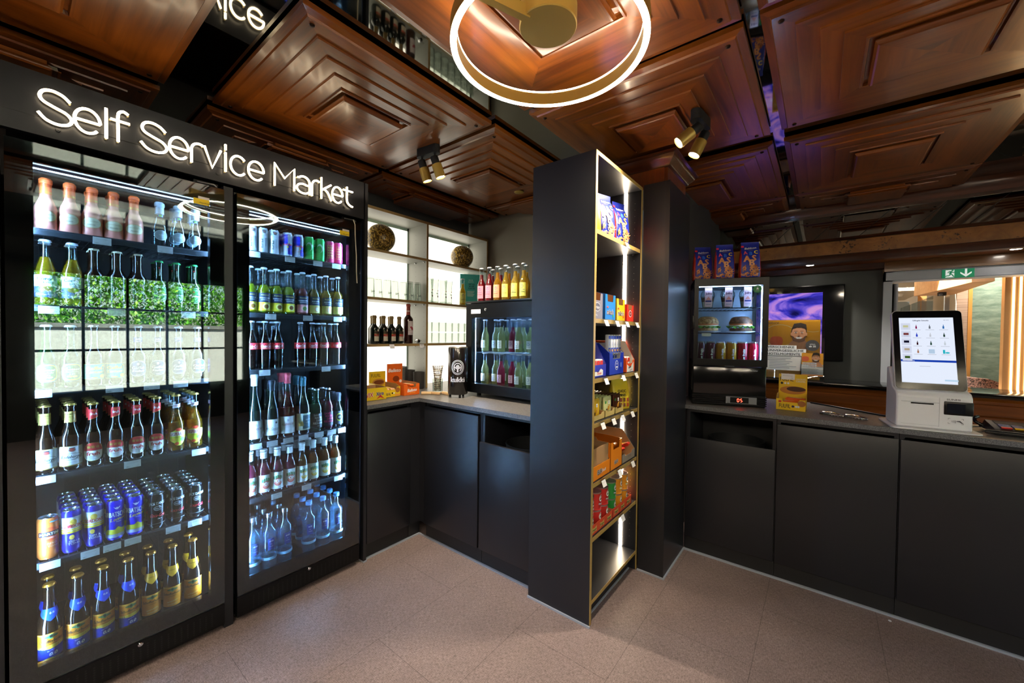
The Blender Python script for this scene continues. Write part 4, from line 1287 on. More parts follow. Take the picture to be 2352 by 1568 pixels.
shelf_rows(K_LAS, 'small dark bottle with lime ring', [1.242], SHR[3], sh(3, F2), 'small lime ring wines', 2)
shelf_rows(K_POM, 'red aperitif bottle with white label', [0.770, 0.834, 0.899, 0.963], SHR[4], sh(4, F2), 'red aperitifs', 2)
shelf_rows(K_PEA, 'amber aperitif bottle with white label', [1.028, 1.092, 1.158, 1.226], SHR[4], sh(4, F2), 'amber aperitifs', 2)
shelf_rows(K_WTS, 'water bottle with silver cap', [0.780, 0.858, 0.936], 0.156, 'fridge floor, ' + F2, 'silver capped waters', 3, dx=0.080, x0=-2.315)
shelf_rows(K_WTB, 'water bottle with blue cap', [1.068, 1.150, 1.230], 0.156, 'fridge floor, ' + F2, 'blue capped waters', 4, dx=0.080, x0=-2.315, skip=((0, 3),))

# --- price cards clipped to the shelf rails
def price_card(w=0.052, h=0.030):
    t = thing('price_card', 'x', 'price card')
    MB().box(-0.0012, -0.0004, -w / 2 - 0.001, w / 2 + 0.001, -h, 0.004, clear('card_sleeve', '#e8ecf8', f0=0.06)).build('clear_sleeve', t)
    b = MB().box(-0.0004, 0.0004, -w / 2, w / 2, -h + 0.001, 0.0, PAPER)
    A = art_plane(b, (0.0005, 0, -h / 2), (0, 1, 0), (0, 0, 1))
    A.text('Gekuehlte Getraenke', 0, 0.007, 0.0028, INKG, w=w * 0.62)
    A.text('2,50', w * 0.33, -0.005, 0.0028, INKG)
    A.text('inkl. Pfand', w * 0.25, -0.010, 0.002, INKG)
    pts = [(-0.021, -0.006), (-0.0185, -0.010), (-0.016, -0.006), (-0.0145, -0.010), (-0.012, -0.0065), (-0.0105, -0.010)]
    for (a, c), (d, e) in zip(pts[:-1], pts[1:]):
        A._put([(a, c), (d, e), (d + 0.0008, e), (a + 0.0008, c)], [(0, 1, 2, 3)], INK); A.n -= 1
    b.build('card', t)
    return t
K_CARD = price_card()
def cards(ys, z, place, x=-2.2735):
    for i, y in enumerate(ys):
        pos = f'{ORD[i]} from left' if len(ys) > 1 else 'alone'
        put(K_CARD, x, y, z - 0.002, f'white price card, {pos} on rail of {place}', 'price cards in the fridges')
cards([0.235, 0.428], SHL[0], sh(0, F1))
cards([0.095, 0.275, 0.508], SHL[1], sh(1, F1))
cards([0.075, 0.268, 0.382, 0.480], SHL[2], sh(2, F1))
cards([0.082, 0.320, 0.545], SHL[3], sh(3, F1))
cards([0.092, 0.196, 0.258, 0.320, 0.452, 0.530], SHL[4], sh(4, F1))
cards([0.775, 0.945, 1.095, 1.205], SHR[0], sh(0, F2))
cards([0.850, 1.040, 1.215], SHR[1], sh(1, F2))
cards([0.822, 1.145], SHR[2], sh(2, F2))
cards([0.782, 0.858, 0.938, 1.018, 1.105, 1.180, 1.245], SHR[3], sh(3, F2))
cards([0.880, 1.035, 1.222], SHR[4], sh(4, F2))

# ---------------------------------------------------------------- tall open rack with brass edges
TX0, TX1, TY0, TY1 = -1.2238, -0.8585, 1.7300, 2.3500
TOWZ = [1.935, 1.502, 1.208, 0.988, 0.694, 0.427]
tow = thing('open_rack', 'tall dark open rack with brass edged shelves beside the column', 'rack', ((TX0 + TX1) / 2, (TY0 + TY1) / 2, 0))
tcx, tcy = (TX0 + TX1) / 2, (TY0 + TY1) / 2
def TL(x0, x1, y0, y1, z0, z1, m=DARK, name='board', parent=tow):
    return MB().box(x0 - tcx, x1 - tcx, y0 - tcy, y1 - tcy, z0, z1, m).build(name, parent)
EDG = 0.0015
TL(TX0, TX1 - EDG, TY0, TY0 + 0.019, 0.008, 2.306, name='side_panel')
TL(TX0, TX1 - EDG, TY1 - 0.019, TY1, 0.008, 2.306, name='side_panel')
TL(TX0, TX0 + 0.012, TY0 + 0.019, TY1 - 0.019, 0.008, 2.306, name='back_panel')
TL(TX0 + 0.012, TX1 - EDG, TY0 + 0.019, TY1 - 0.019, 2.287, 2.306, name='top_board')
TL(TX0 + 0.012, TX1 - EDG, TY0 + 0.019, TY1 - 0.019, 0.104, 0.123, name='bottom_board')
TL(TX0 + 0.012, TX1 - 0.045, TY0 + 0.019, TY1 - 0.019, 0.008, 0.104, name='kick_board', m=DARKER)
b = MB()
for (y0, y1, z0, z1) in ((TY0, TY0 + 0.019, 0.008, 2.306), (TY1 - 0.019, TY1, 0.008, 2.306), (TY0 + 0.019, TY1 - 0.019, 2.287, 2.306), (TY0 + 0.019, TY1 - 0.019, 0.104, 0.123)):
    b.box(TX1 - EDG - tcx, TX1 - tcx, y0 - tcy, y1 - tcy, z0, z1, GOLD)
b.build('brass_edging', tow)
PIN = MB().lathe([(0, 0), (0.006, 0), (0.006, 0.004), (0.003, 0.005), (0.003, 0.008), (0, 0.008)], CHROME, 12)
for z in TOWZ:
    sh_ = TL(TX0 + 0.012, TX1 - 0.006, TY0 + 0.0195, TY1 - 0.0195, z - 0.021, z, name='shelf')
    MB().box(TX1 - 0.006 - tcx, TX1 - 0.0045 - tcx, TY0 + 0.0195 - tcy, TY1 - 0.0195 - tcy, z - 0.021, z, GOLD).build('shelf_edging', sh_)
    bb = MB().lathe([(0, 0), (0.006, 0), (0.006, 0.006), (0, 0.007)], CHROME, 12, R=Matrix.Translation((TX1 - 0.045 - tcx, TY1 - 0.019 - tcy, z - 0.028)) @ Matrix.Rotation(PI / 2, 4, 'X'))
    bb.build('shelf_pin', tow)
b = MB()
for i in range(54):
    z = 0.20 + i * 0.038
    for x in (TX1 - 0.040, TX0 + 0.08):
        b.mesh([(x - tcx + 0.0022 * math.cos(q * PI / 4), TY1 - 0.0193 - tcy, z + 0.0022 * math.sin(q * PI / 4)) for q in range(8)], [tuple(range(8))[::-1]], mat('pin_hole', '#8a857a', 0.5))
b.build('pin_holes', tow, smooth=0)
b = MB()
zs = [0.123] + sorted(TOWZ) + [2.287]
for z0, z1 in zip(zs[:-1], zs[1:]):
    top = z1 - 0.021 if z1 < 2.28 else z1
    bb = MB().box(-0.964 - tcx, -0.946 - tcx, TY1 - 0.0245 - tcy, TY1 - 0.0191 - tcy, z0 + 0.002, top - 0.002, emat('led_rack', (1.0, 0.80, 0.56, 1), 26.0))
    bb.build('led_strip', tow)
structure('baseboard_rack', MB().box(TX0 - 0.002, TX1 + 0.004, TY0 - 0.007, TY0 - 0.0002, 0, 0.010, SEAL).box(TX0 + 0.02, TX1 - 0.038, TY0 + 0.021, TY1 - 0.021, 0, 0.0075, SEAL))

# price clips on the rack
def price_clip():
    t = thing('price_clip', 'x', 'price card')
    R = Matrix.Rotation(math.radians(-22), 4, 'Y')
    b = MB().box(-0.0008, 0.0004, -0.021, 0.021, -0.030, 0.002, PAPER, R=R)
    A = Art(b, lambda u, v, d: tuple(R @ Vector((0.0005 + d, u, v - 0.015))))
    A.text('Snack 1,50', -0.002, 0.006, 0.003, INKG, w=0.028); A.text('inkl. MwSt', 0.006, -0.008, 0.002, INKG)
    b.build('card', t)
    MB().box(-0.0018, -0.0009, -0.023, 0.023, -0.033, 0.006, clear('card_sleeve', '#e8ecf8', f0=0.06), R=R).box(-0.020, -0.001, -0.023, 0.023, 0.0045, 0.006, clear('card_sleeve', '#e8ecf8', f0=0.06)).build('clear_sleeve', t)
    return t
K_CLIP = price_clip()
def clips(ys, z, shelf):
    for i, y in enumerate(ys):
        pos = f'{ORD[i]} from the near end' if len(ys) > 1 else 'the only one'
        put(K_CLIP, TX1 + 0.006, y, z - 0.006, f'angled price card on open rack, {pos}, {shelf}', 'angled price cards on the open rack')
clips([2.10], TOWZ[0], 'cookie bag shelf')
clips([1.85, 1.985, 2.12, 2.27], TOWZ[1], 'chocolate dragee shelf')
clips([1.86, 2.08, 2.27], TOWZ[2], 'milk slice shelf')
clips([1.83, 1.96, 2.08, 2.22], TOWZ[3], 'chocolate bar shelf')
clips([2.05, 2.24], TOWZ[4], 'sausage snack shelf')
clips([1.85], TOWZ[4] - 0.0, 'sausage snack shelf near corner')
clips([2.10], TOWZ[5], 'crisp tin shelf')

# --- cookie bags: pillow bag with a crimped flat top; front faces +X locally
BAGB, BAGR, COOK = C('#1b2c9c', 0.32), C('#c8301c', 0.32), C('#d9915a', 0.5)
COOKD = C('#a85f30', 0.5)
def cookie_bag():
    t = thing('cookie_bag', 'x', 'snack bag')
    w, d, h = 0.115, 0.070, 0.230
    prof = [(0.0, 1.0, 1.0), (0.02, 1.02, 1.05), (0.25, 1.03, 1.08), (0.5, 1.0, 0.98), (0.68, 0.97, 0.72), (0.80, 0.92, 0.36), (0.86, 0.90, 0.10), (0.88, 0.90, 0.03), (1.0, 0.90, 0.02)]
    b = MB()
    n = 20
    def ringp(tz, sx, sy):
        out = []
        for i in range(n):
            a = 2 * PI * i / n + PI / 4
            e = 0.28
            c, s_ = math.cos(a), math.sin(a)
            out.append((d / 2 * sy * math.copysign(abs(c) ** e, c), w / 2 * sx * math.copysign(abs(s_) ** e, s_), tz * h))
        return out
    V = []; F = []; fm = []
    for tz, sx, sy in prof:
        V += ringp(tz, sx, sy)
    for j in range(len(prof) - 1):
        for i in range(n):
            k = (i + 1) % n
            f = (j * n + i, j * n + k, (j + 1) * n + k, (j + 1) * n + i)
            cy = sum(V[q][1] for q in f) / 4
            m = BAGR if (abs(cy) > w * 0.46 and prof[j][0] < 0.75) else BAGB
            b.mesh([V[q] for q in f], [(0, 1, 2, 3)], m)
    b.face(ringp(0, 1, 1)[::-1], BAGR)
    b.build('bag', t)
    def fx(z):
        tz = z / h
        for (t0, _, s0), (t1, _, s1) in zip(prof[:-1], prof[1:]):
            if t0 <= tz <= t1:
                return d / 2 * (s0 + (s1 - s0) * (tz - t0) / (t1 - t0))
        return d / 2
    b = MB()
    A = Art(b, lambda u, v, q: (fx(v) + 0.0012 + q, u, v), 0.0003)
    A.curved = True
    A.text('Bahlsen', 0.002, 0.190, 0.013, OFFW, w=0.066, shear=0.3, rot=0.08, bold=0.0006)
    A.text('russisch brot', 0.0, 0.177, 0.004, C('#c8b070'), w=0.030)
    A.text('A', -0.030, 0.158, 0.022, C('#f05a6a'), bold=0.0014, rot=0.1); A.text('B', 0.0, 0.153, 0.022, C('#2a74e8'), bold=0.0014); A.text('C', 0.030, 0.161, 0.022, YELW, bold=0.0014, rot=-0.1)
    A.text('A', -0.022, 0.118, 0.040, COOK, bold=0.003); A.text('S', 0.018, 0.122, 0.036, COOK, bold=0.003); A.text('B', 0.006, 0.092, 0.038, C('#e0a070', 0.5), bold=0.003)
    r = random.Random(3)
    for i in range(26):
        ch = 'CSAKEBUOJ'[r.randrange(9)]
        A.text(ch, r.uniform(-0.045, 0.045), r.uniform(0.012, 0.068), r.uniform(0.016, 0.026), (COOK, COOKD)[r.randrange(2)], rot=r.uniform(-1.5, 1.5), bold=0.002); A.n -= 1
    A.n += 1
    A.rect(-0.052, -0.036, 0.196, 0.208, C('#e8304a'))
    b.build('front_print', t, smooth=0)
    b = MB()
    for sgn in (-1, 1):
        A = Art(b, lambda u, v, q: (u * 0.9, sgn * (w / 2 * 1.03 + 0.001 + q), v), 0.0003)
        r = random.Random(5)
        for i in range(9):
            A.text('CSAKEBUOJ'[r.randrange(9)], r.uniform(-0.022, 0.022), r.uniform(0.014, 0.06), 0.020, (COOK, COOKD)[r.randrange(2)], rot=r.uniform(-1.5, 1.5), bold=0.002); A.n -= 1
    b.build('side_print', t, smooth=0)
    return t
K_BAG = cookie_bag()
GB = 'blue and red cookie bags'
put(K_BAG, -0.925, 1.955, TOWZ[0] + 0.001, 'blue cookie bag in the rack, the one nearer its front edge post', GB, -0.30)
put(K_BAG, -0.915, 2.125, TOWZ[0] + 0.001, 'blue cookie bag in the rack, standing above the price card', GB, -0.30)
put(K_BAG, -1.07, 2.150, TOWZ[0] + 0.001, 'blue cookie bag in the rack, half hidden behind the others', GB, -0.30)
# a yellow pouch at the near end, chocolate pouch lower down
def pouch(name, desc, w, d, h, m, art=None, top=None):
    t = thing(name, desc, 'snack bag')
    b = MB()
    P = [(0, 1, 1), (0.1, 1.02, 1.1), (0.45, 1.0, 1.0), (0.75, 0.97, 0.55), (0.92, 0.95, 0.10), (1.0, 0.95, 0.06)]
    n = 16
    V = []
    for tz, sx, sy in P:
        for i in range(n):
            a = 2 * PI * i / n
            c, s_ = math.cos(a), math.sin(a)
            V.append((d / 2 * sy * math.copysign(abs(c) ** 0.6, c), w / 2 * sx * math.copysign(abs(s_) ** 0.35, s_), tz * h))
    F = [(j * n + i, j * n + (i + 1) % n, (j + 1) * n + (i + 1) % n, (j + 1) * n + i) for j in range(len(P) - 1) for i in range(n)]
    F += [tuple(range(n))[::-1], tuple(range((len(P) - 1) * n, len(P) * n))]
    b.mesh(V, F, m)
    b.build('bag', t)
    if art:
        def fx(z):
            tz = z / h
            for (t0, _, s0), (t1, _, s1) in zip(P[:-1], P[1:]):
                if t0 <= tz <= t1:
                    return d / 2 * (s0 + (s1 - s0) * (tz - t0) / (t1 - t0))
            return d / 2
        b = MB()
        A = Art(b, lambda u, v, q: (fx(v) * 0.99 + 0.0015 + q, u, v), 0.0003)
        A.curved = True
        art(A)
        b.build('front_print', t, smooth=0)
    return t
p = pouch('snack_pouch', 'yellow snack pouch peeking past the near post of the rack', 0.13, 0.06, 0.20, C('#f0b81c', 0.35), lambda A: (A.text('PEANUT', 0, 0.12, 0.018, DRED, w=0.09, bold=0.001), A.ell(0, 0.06, 0.03, 0.025, C('#b87a3a'))))
p.location = (-0.945, 1.815, TOWZ[0] + 0.001); p.rotation_euler = (0, 0, -0.75)

# --- carton display boxes: open top with a lower front lip; front faces +X
CARD = mat('raw_cardboard', '#b48a5e', 0.7)
def carton(name, desc, w, d, h, hf, m, inner=None, art=None, back=None, notch=True, cat='display box', side=None, backart=None):
    t = thing(name, desc, cat)
    inner = inner or CARD
    k = 0.0016
    b = MB()
    b.box(-d, 0, -w / 2, w / 2, 0.0, k, inner)
    def wall(pts, axis, h0, h1):
        b.prism(pts, h0, h1, m, axis=axis)
    # side walls slope down towards the front
    for s in (-1, 1):
        y0 = s * w / 2; y1 = s * (w / 2 - k)
        b.prism([(-d, 0), (0, 0), (0, hf), (-d * 0.28, h), (-d, h)], min(y0, y1), max(y0, y1), side or m, axis='y')
        yi = y1 - s * 0.0004
        b.mesh([(-d + k, yi, k), (-0.0018, yi, k), (-0.0018, yi, hf - 0.001), (-d * 0.28, yi, h - 0.001), (-d + k, yi, h - 0.001)], [(0, 1, 2, 3, 4)], inner)
    b.box(-d, -d + k, -w / 2, w / 2, 0, back or h, m)
    b.box(-d + k, -d + k + 0.0004, -w / 2 + k, w / 2 - k, k, (back or h) - 0.001, inner if not backart else m)
    if notch:
        c = w * 0.30
        poly = [(-w / 2, 0), (w / 2, 0), (w / 2, hf), (c, hf), (c * 0.85, hf * 0.72), (-c * 0.85, hf * 0.72), (-c, hf), (-w / 2, hf)]
    else:
        poly = [(-w / 2, 0), (w / 2, 0), (w / 2, hf), (-w / 2, hf)]
    b.prism(poly, -k, 0, m, axis='x')
    b.mesh([(-k - 0.0004, a, max(z, k)) for a, z in poly], [tuple(range(len(poly)))], inner)
    b.build('carton', t, smooth=0)
    if art:
        b = MB()
        art(art_plane(b, (0.0004, 0, 0), (0, 1, 0), (0, 0, 1)))
        b.build('front_print', t, smooth=0)
    if backart:
        b = MB()
        backart(art_plane(b, (-d + k + 0.0008, 0, 0), (0, 1, 0), (0, 0, 1)))
        b.build('back_print', t, smooth=0)
    return t
def at(o, x, y, z, rz=0.0):
    o.location = (x, y, z + 0.001); o.rotation_euler = (0, 0, rz); return o
def mm(col):
    return lambda A: (A.text("m&m's", 0.0, 0.041, 0.026, OFFW, w=0.080, bold=0.0030), A.text("m&m's", 0.0, 0.041, 0.026, C('#4a1c10'), w=0.080, bold=0.0012), A.ell(0.034, 0.022, 0.007, 0.008, col), A.rect(-0.045, -0.025, 0.062, 0.070, C('#f04a2a')))
at(carton('display_box', 'grey snack carton at the near end of the dragee shelf', 0.125, 0.25, 0.155, 0.13, C('#7d7a86'), art=lambda A: (A.ell(0, 0.06, 0.034, 0.022, OFFW), A.ell(0, 0.06, 0.032, 0.020, C('#5a5866')), A.text('crispy', 0, 0.06, 0.014, OFFW, w=0.05, shear=0.2), A.text('36 x 36 g', -0.02, 0.02, 0.007, OFFW))), -0.885, 1.818, TOWZ[1])
at(carton('display_box', 'small red snack carton standing on the grey one', 0.085, 0.10, 0.075, 0.060, C('#e23a2c'), art=lambda A: (A.ell(0, 0.038, 0.022, 0.018, OFFW), A.ell(0, 0.038, 0.018, 0.014, C('#8a1c1c'))), notch=False), -0.935, 1.815, TOWZ[1] + 0.157)
at(carton('display_box', 'blue chocolate dragee carton on the rack', 0.130, 0.25, 0.150, 0.132, C('#1c7ad0'), art=mm(C('#3fae4a'))), -0.880, 1.962, TOWZ[1])
at(carton('display_box', 'yellow chocolate dragee carton beside the blue one', 0.112, 0.25, 0.135, 0.120, C('#f2c21c'), art=mm(C('#e04a2a'))), -0.878, 2.096, TOWZ[1])
at(carton('display_box', 'red carton at the far end of the dragee shelf', 0.105, 0.22, 0.110, 0.095, C('#e6382a'), art=lambda A: (A.ell(0, 0.045, 0.022, 0.020, OFFW), A.ell(0, 0.045, 0.018, 0.016, C('#8a1c1c')), A.text('99', 0, 0.045, 0.012, OFFW))), -0.878, 2.232, TOWZ[1])
# milk slice shelf
KND = lambda A: (A.star(-0.01, 0.028, [(-0.045, -0.02), (0.055, -0.02), (0.055, 0.006), (0.03, 0.014), (0.0, -0.004), (-0.03, 0.002), (-0.045, -0.006)], C('#f0f2f4')), A.text('kinder', 0.005, 0.020, 0.013, C('#d8302c'), w=0.05, bold=0.0006))
at(carton('display_box', 'blue carton of red and white milk bars, near end of its shelf', 0.165, 0.24, 0.190, 0.062, C('#2b35b8'), inner=C('#5a5ec8'), art=KND, notch=False), -0.882, 1.842, TOWZ[2])
at(carton('display_box', 'tall blue carton of blue white wafer slices', 0.190, 0.22, 0.170, 0.118, C('#1a36b8'), inner=C('#e8ecf4'), art=lambda A: (A.ell(0.0, 0.050, 0.022, 0.026, OFFW), A.ell(0, 0.050, 0.019, 0.023, C('#1a36b8')), A.text('500', 0, 0.058, 0.010, OFFW), A.rect(-0.012, 0.012, 0.036, 0.044, OFFW), A.ell(0.055, 0.05, 0.012, 0.014, C('#5a7ae0')))), -0.880, 2.055, TOWZ[2])
at(carton('display_box', 'orange white milk snack carton at the far end', 0.135, 0.22, 0.180, 0.070, C('#ee5a26'), inner=C('#e8d8cc'), art=lambda A: (A.star(0, 0.028, [(-0.05, -0.026), (0.05, -0.026), (0.05, 0.03), (0.02, 0.012), (0.0, 0.0), (-0.02, 0.006), (-0.05, 0.018)], OFFW), A.text('kinder', -0.005, 0.030, 0.014, INK, w=0.04, rot=0.2, bold=0.0006), A.text('bueno', 0.01, 0.014, 0.010, DRED, w=0.04, rot=0.2))), -0.880, 2.250, TOWZ[2])
def wafer_pack():
    t = thing('wafer_pack', 'x', 'snack bar')
    b = MB().box(-0.010, 0.010, -0.0145, 0.0145, 0, 0.105, C('#dfe4ee', 0.3), bev=0.004)
    b.build('wrapper', t)
    b = MB()
    A = art_plane(b, (0.0106, 0, 0.0525), (0, 1, 0), (0, 0, 1))
    A.rect(-0.0135, 0.0135, -0.046, -0.018, C('#2444c0')); A.rect(-0.0135, 0.0135, 0.030, 0.046, C('#2444c0')); A.text('slice', 0, 0.004, 0.008, C('#2444c0'), rot=PI / 2); A.ell(0, -0.032, 0.008, 0.007, C('#e0a23c'))
    b.build('front_print', t, smooth=0)
    return t
K_WAF = wafer_pack()
for j in range(2):
    for i in range(5):
        put(K_WAF, -0.902 - 0.024 * (1 - j), 1.985 + 0.0345 * i, TOWZ[2] + 0.004 + 0.108 * j, f'blue white wafer slice, {ORD[i]} from the near side, {("lower", "upper")[j]} layer of the tall blue carton', 'wafer slices in the tall blue carton')
def milk_bar():
    t = thing('milk_bar', 'x', 'snack bar')
    MB().box(-0.016, 0.016, -0.017, 0.017, 0, 0.085, C('#f0eee8', 0.35), bev=0.005).build('wrapper', t)
    b = MB()
    A = art_plane(b, (0.0166, 0, 0.043), (0, 1, 0), (0, 0, 1))
    A.rect(-0.016, 0.016, 0.012, 0.036, C('#d8362a')); A.text('kinder', 0, -0.006, 0.008, C('#d8362a'), w=0.026)
    b.build('front_print', t, smooth=0)
    return t
K_MLK = milk_bar()
for i in range(4):
    put(K_MLK, -0.912, 1.785 + 0.038 * i, TOWZ[2] + 0.004, f'red white milk bar, {ORD[i]} from the near post, in the blue carton', 'milk bars in the blue carton')
for i in range(2):
    put(K_MLK, -0.915, 2.228 + 0.045 * i, TOWZ[2] + 0.004, f'white milk bar, {ORD[i]} in the orange carton', 'milk bars in the orange carton')
# chocolate bar shelf: square bars in kraft trays
def square_bar(name, col, art=None):
    t = thing('chocolate_bar', 'x', 'chocolate bar')
    MB().box(-0.0055, 0.0055, -0.046, 0.046, 0.004, 0.096, col, bev=0.004).box(-0.0015, 0.0015, -0.044, 0.044, 0.0, 0.004, col).box(-0.0015, 0.0015, -0.044, 0.044, 0.096, 0.100, col).build('wrapper', t)
    b = MB()
    A = art_plane(b, (0.006, 0, 0.050), (0, 1, 0), (0, 0, 1))
    A.rect(-0.034, -0.016, 0.012, 0.026, C('#3f9a4a')); A.ell(0.012, -0.014, 0.012, 0.012, C('#c8902c')); A.ell(0.022, -0.002, 0.008, 0.006, C('#d8a84c')); A.rect(0.004, 0.022, 0.008, 0.026, C('#f0f0f0')); A.text('Ritter', 0.013, 0.017, 0.006, C('#1a3a8a'), w=0.015)
    A.rect(-0.022, -0.004, -0.030, -0.016, C('#5a2c14'))
    b.build('front_print', t, smooth=0)
    return t
def tray(label, y, w, d=0.24, h=0.045, x=-0.885, z=0.0, m=None):
    return at(carton('cardboard_tray', label, w, d, h, h * 0.8, m or C('#c8b06a', 0.6), notch=True, cat='tray'), x, y, z)
tray('kraft tray of yellow chocolate bars, near end', 1.845, 0.150, z=TOWZ[3])
tray('kraft tray of pale green chocolate bars', 1.990, 0.120, z=TOWZ[3])
tray('kraft tray of dark brown chocolate bars', 2.115, 0.110, z=TOWZ[3])
K_CY = square_bar('y', C('#f2c420', 0.3)); K_CG = square_bar('g', C('#d8dc9a', 0.3)); K_CB = square_bar('b', C('#4a2212', 0.3))
for K, y0, desc, grp in ((K_CY, 1.845, 'yellow chocolate square', 'yellow chocolate squares'), (K_CG, 1.990, 'pale green chocolate square', 'pale green chocolate squares'), (K_CB, 2.115, 'dark brown chocolate square', 'dark brown chocolate squares')):
    for j in range(9):
        put(K, -0.905 - 0.019 * j, y0, TOWZ[3] + 0.006, f'{desc} in kraft tray, {ORD[j]} from its open front', grp, 0)
def yel(A):
    A.text('CHOC', 0, 0.105, 0.016, INK, w=0.06, bold=0.0006); A.text('MINIS', 0, 0.082, 0.014, INK, w=0.05, bold=0.0006)
    for i in range(8):
        A.rect(-0.045 + 0.024 * (i % 4), -0.030 + 0.024 * (i % 4), 0.014 + 0.030 * (i // 4), 0.036 + 0.030 * (i // 4), (C('#6a3418'), C('#a0421c'))[i % 2])
p = pouch('snack_pouch', 'yellow printed chocolate minis pouch leaning at the far end', 0.125, 0.07, 0.175, C('#f0cf30', 0.35), yel); p.location = (-0.945, 2.245, TOWZ[3] + 0.001); p.rotation_euler = (0, 0, -0.5)
p = pouch('snack_pouch', 'cream pink biscuit pouch standing behind the chocolate squares', 0.12, 0.05, 0.17, C('#f0dcb8', 0.4), lambda A: (A.ell(0, 0.07, 0.03, 0.035, C('#d88a6a')), A.text('KEKSE', 0, 0.13, 0.012, DRED, w=0.05))); p.location = (-1.172, 2.06, TOWZ[3] + 0.001); p.rotation_euler = (0, 0, 0)
for i, y in enumerate((1.80, 1.91)):
    q = MB().prism([(-0.05, 0), (0.05, 0), (0.0, 0.11)], 0.004, 0.078, C('#f0a81c', 0.4), axis='x')
    o = thing('snack_pack', ('golden triangular snack pack behind the yellow squares, near post', 'golden triangular snack pack behind the yellow squares, further along')[i], 'snack pack', (-1.205, y, TOWZ[3] + 0.001), 0, 'golden triangular packs')
    q.build('carton', o, smooth=0)
    b = MB(); art_plane(b, (0.0782, 0, 0.04), (0, 1, 0), (0, 0, 1)).ell(0, 0, 0.025, 0.02, C('#8a4a1c')); b.build('front_print', o, smooth=0)
# sausage snack shelf
BIF = C('#ee8a1e', 0.4)
def bifi(sub):
    return lambda A: (A.text('BiFi', -0.014, 0.034, 0.024, OFFW, w=0.052, bold=0.0030), A.text('BiFi', -0.014, 0.034, 0.024, INK, w=0.050, bold=0.0010), A.text(sub, 0.036, 0.033, 0.014, OFFW, w=0.034, shear=0.2, bold=0.0006))
at(carton('display_box', 'orange sausage roll carton with tall cardboard back, near end', 0.215, 0.30, 0.175, 0.072, BIF, art=bifi('Roll'), notch=False), -0.872, 1.862, TOWZ[4])
at(carton('display_box', 'orange sausage snack carton with cut out front', 0.150, 0.28, 0.155, 0.150, BIF, inner=C('#c86a18'), art=lambda A: (A.text('BiFi', 0.0, 0.035, 0.020, OFFW, w=0.046, bold=0.0026), A.text('BiFi', 0, 0.035, 0.020, INK, w=0.044, bold=0.0008))), -0.872, 2.052, TOWZ[4])
at(carton('display_box', 'grey cardboard carton of pepper snacks at the far end', 0.190, 0.28, 0.155, 0.050, C('#8d8478', 0.6), art=lambda A: A.text('TO GO', 0.01, 0.025, 0.014, C('#7a2c1c'), w=0.05)), -0.872, 2.228, TOWZ[4])
def stick_pack(col, c2):
    t = thing('snack_stick', 'x', 'snack pack')
    b = MB()
    b.prism([(-0.055, 0.0), (-0.046, 0.009), (0.046, 0.009), (0.055, 0.0), (0.046, -0.009), (-0.046, -0.009)], -0.016, 0.016, col, axis='y')
    b.build('wrapper', t)
    b = MB().box(-0.03, 0.03, -0.012, 0.012, 0.0092, 0.0096, c2); b.build('front_print', t, smooth=0)
    return t
K_ST1 = stick_pack(C('#e07a18', 0.35), C('#7a3010')); K_ST2 = stick_pack(C('#c83222', 0.35), C('#f0c040'))
r_ = random.Random(11)
for i in range(5):
    o = put(K_ST1, -0.93 - 0.035 * (i % 3), 2.012 + 0.020 * i, TOWZ[4] + 0.080 + 0.022 * (i % 2), f'orange wrapped sausage snack, {ORD[i]} from the near side of the cut out carton', 'orange sausage snacks', r_.uniform(-0.6, 0.6)); o.rotation_euler = (0, -0.5, r_.uniform(-0.2, 0.2))
for i in range(5):
    o = put(K_ST2, -0.93 - 0.02 * (i % 3), 2.180 + 0.024 * i, TOWZ[4] + 0.060 + 0.012 * (i % 2), f'red yellow pepper snack, {ORD[i]} along the grey cardboard carton', 'pepper snacks'); o.rotation_euler = (0, -0.35, r_.uniform(-0.2, 0.2))
for i in range(5):
    o = put(K_ST2, -1.06 - 0.01 * (i % 2), 1.80 + 0.034 * i, TOWZ[4] + 0.160 + 0.006 * (i % 2), f'red yellow snack lying atop the sausage roll carton, {ORD[i]} from the near post', 'snacks on the sausage roll carton'); o.rotation_euler = (0, 0.0, r_.uniform(-0.6, 0.6))
for y in (1.862,):
    at(carton('cardboard_tray', 'raw cardboard insert inside the sausage roll carton', 0.205, 0.20, 0.155, 0.155, CARD, notch=False, cat='tray'), -0.880, y, TOWZ[4] + 0.0025)
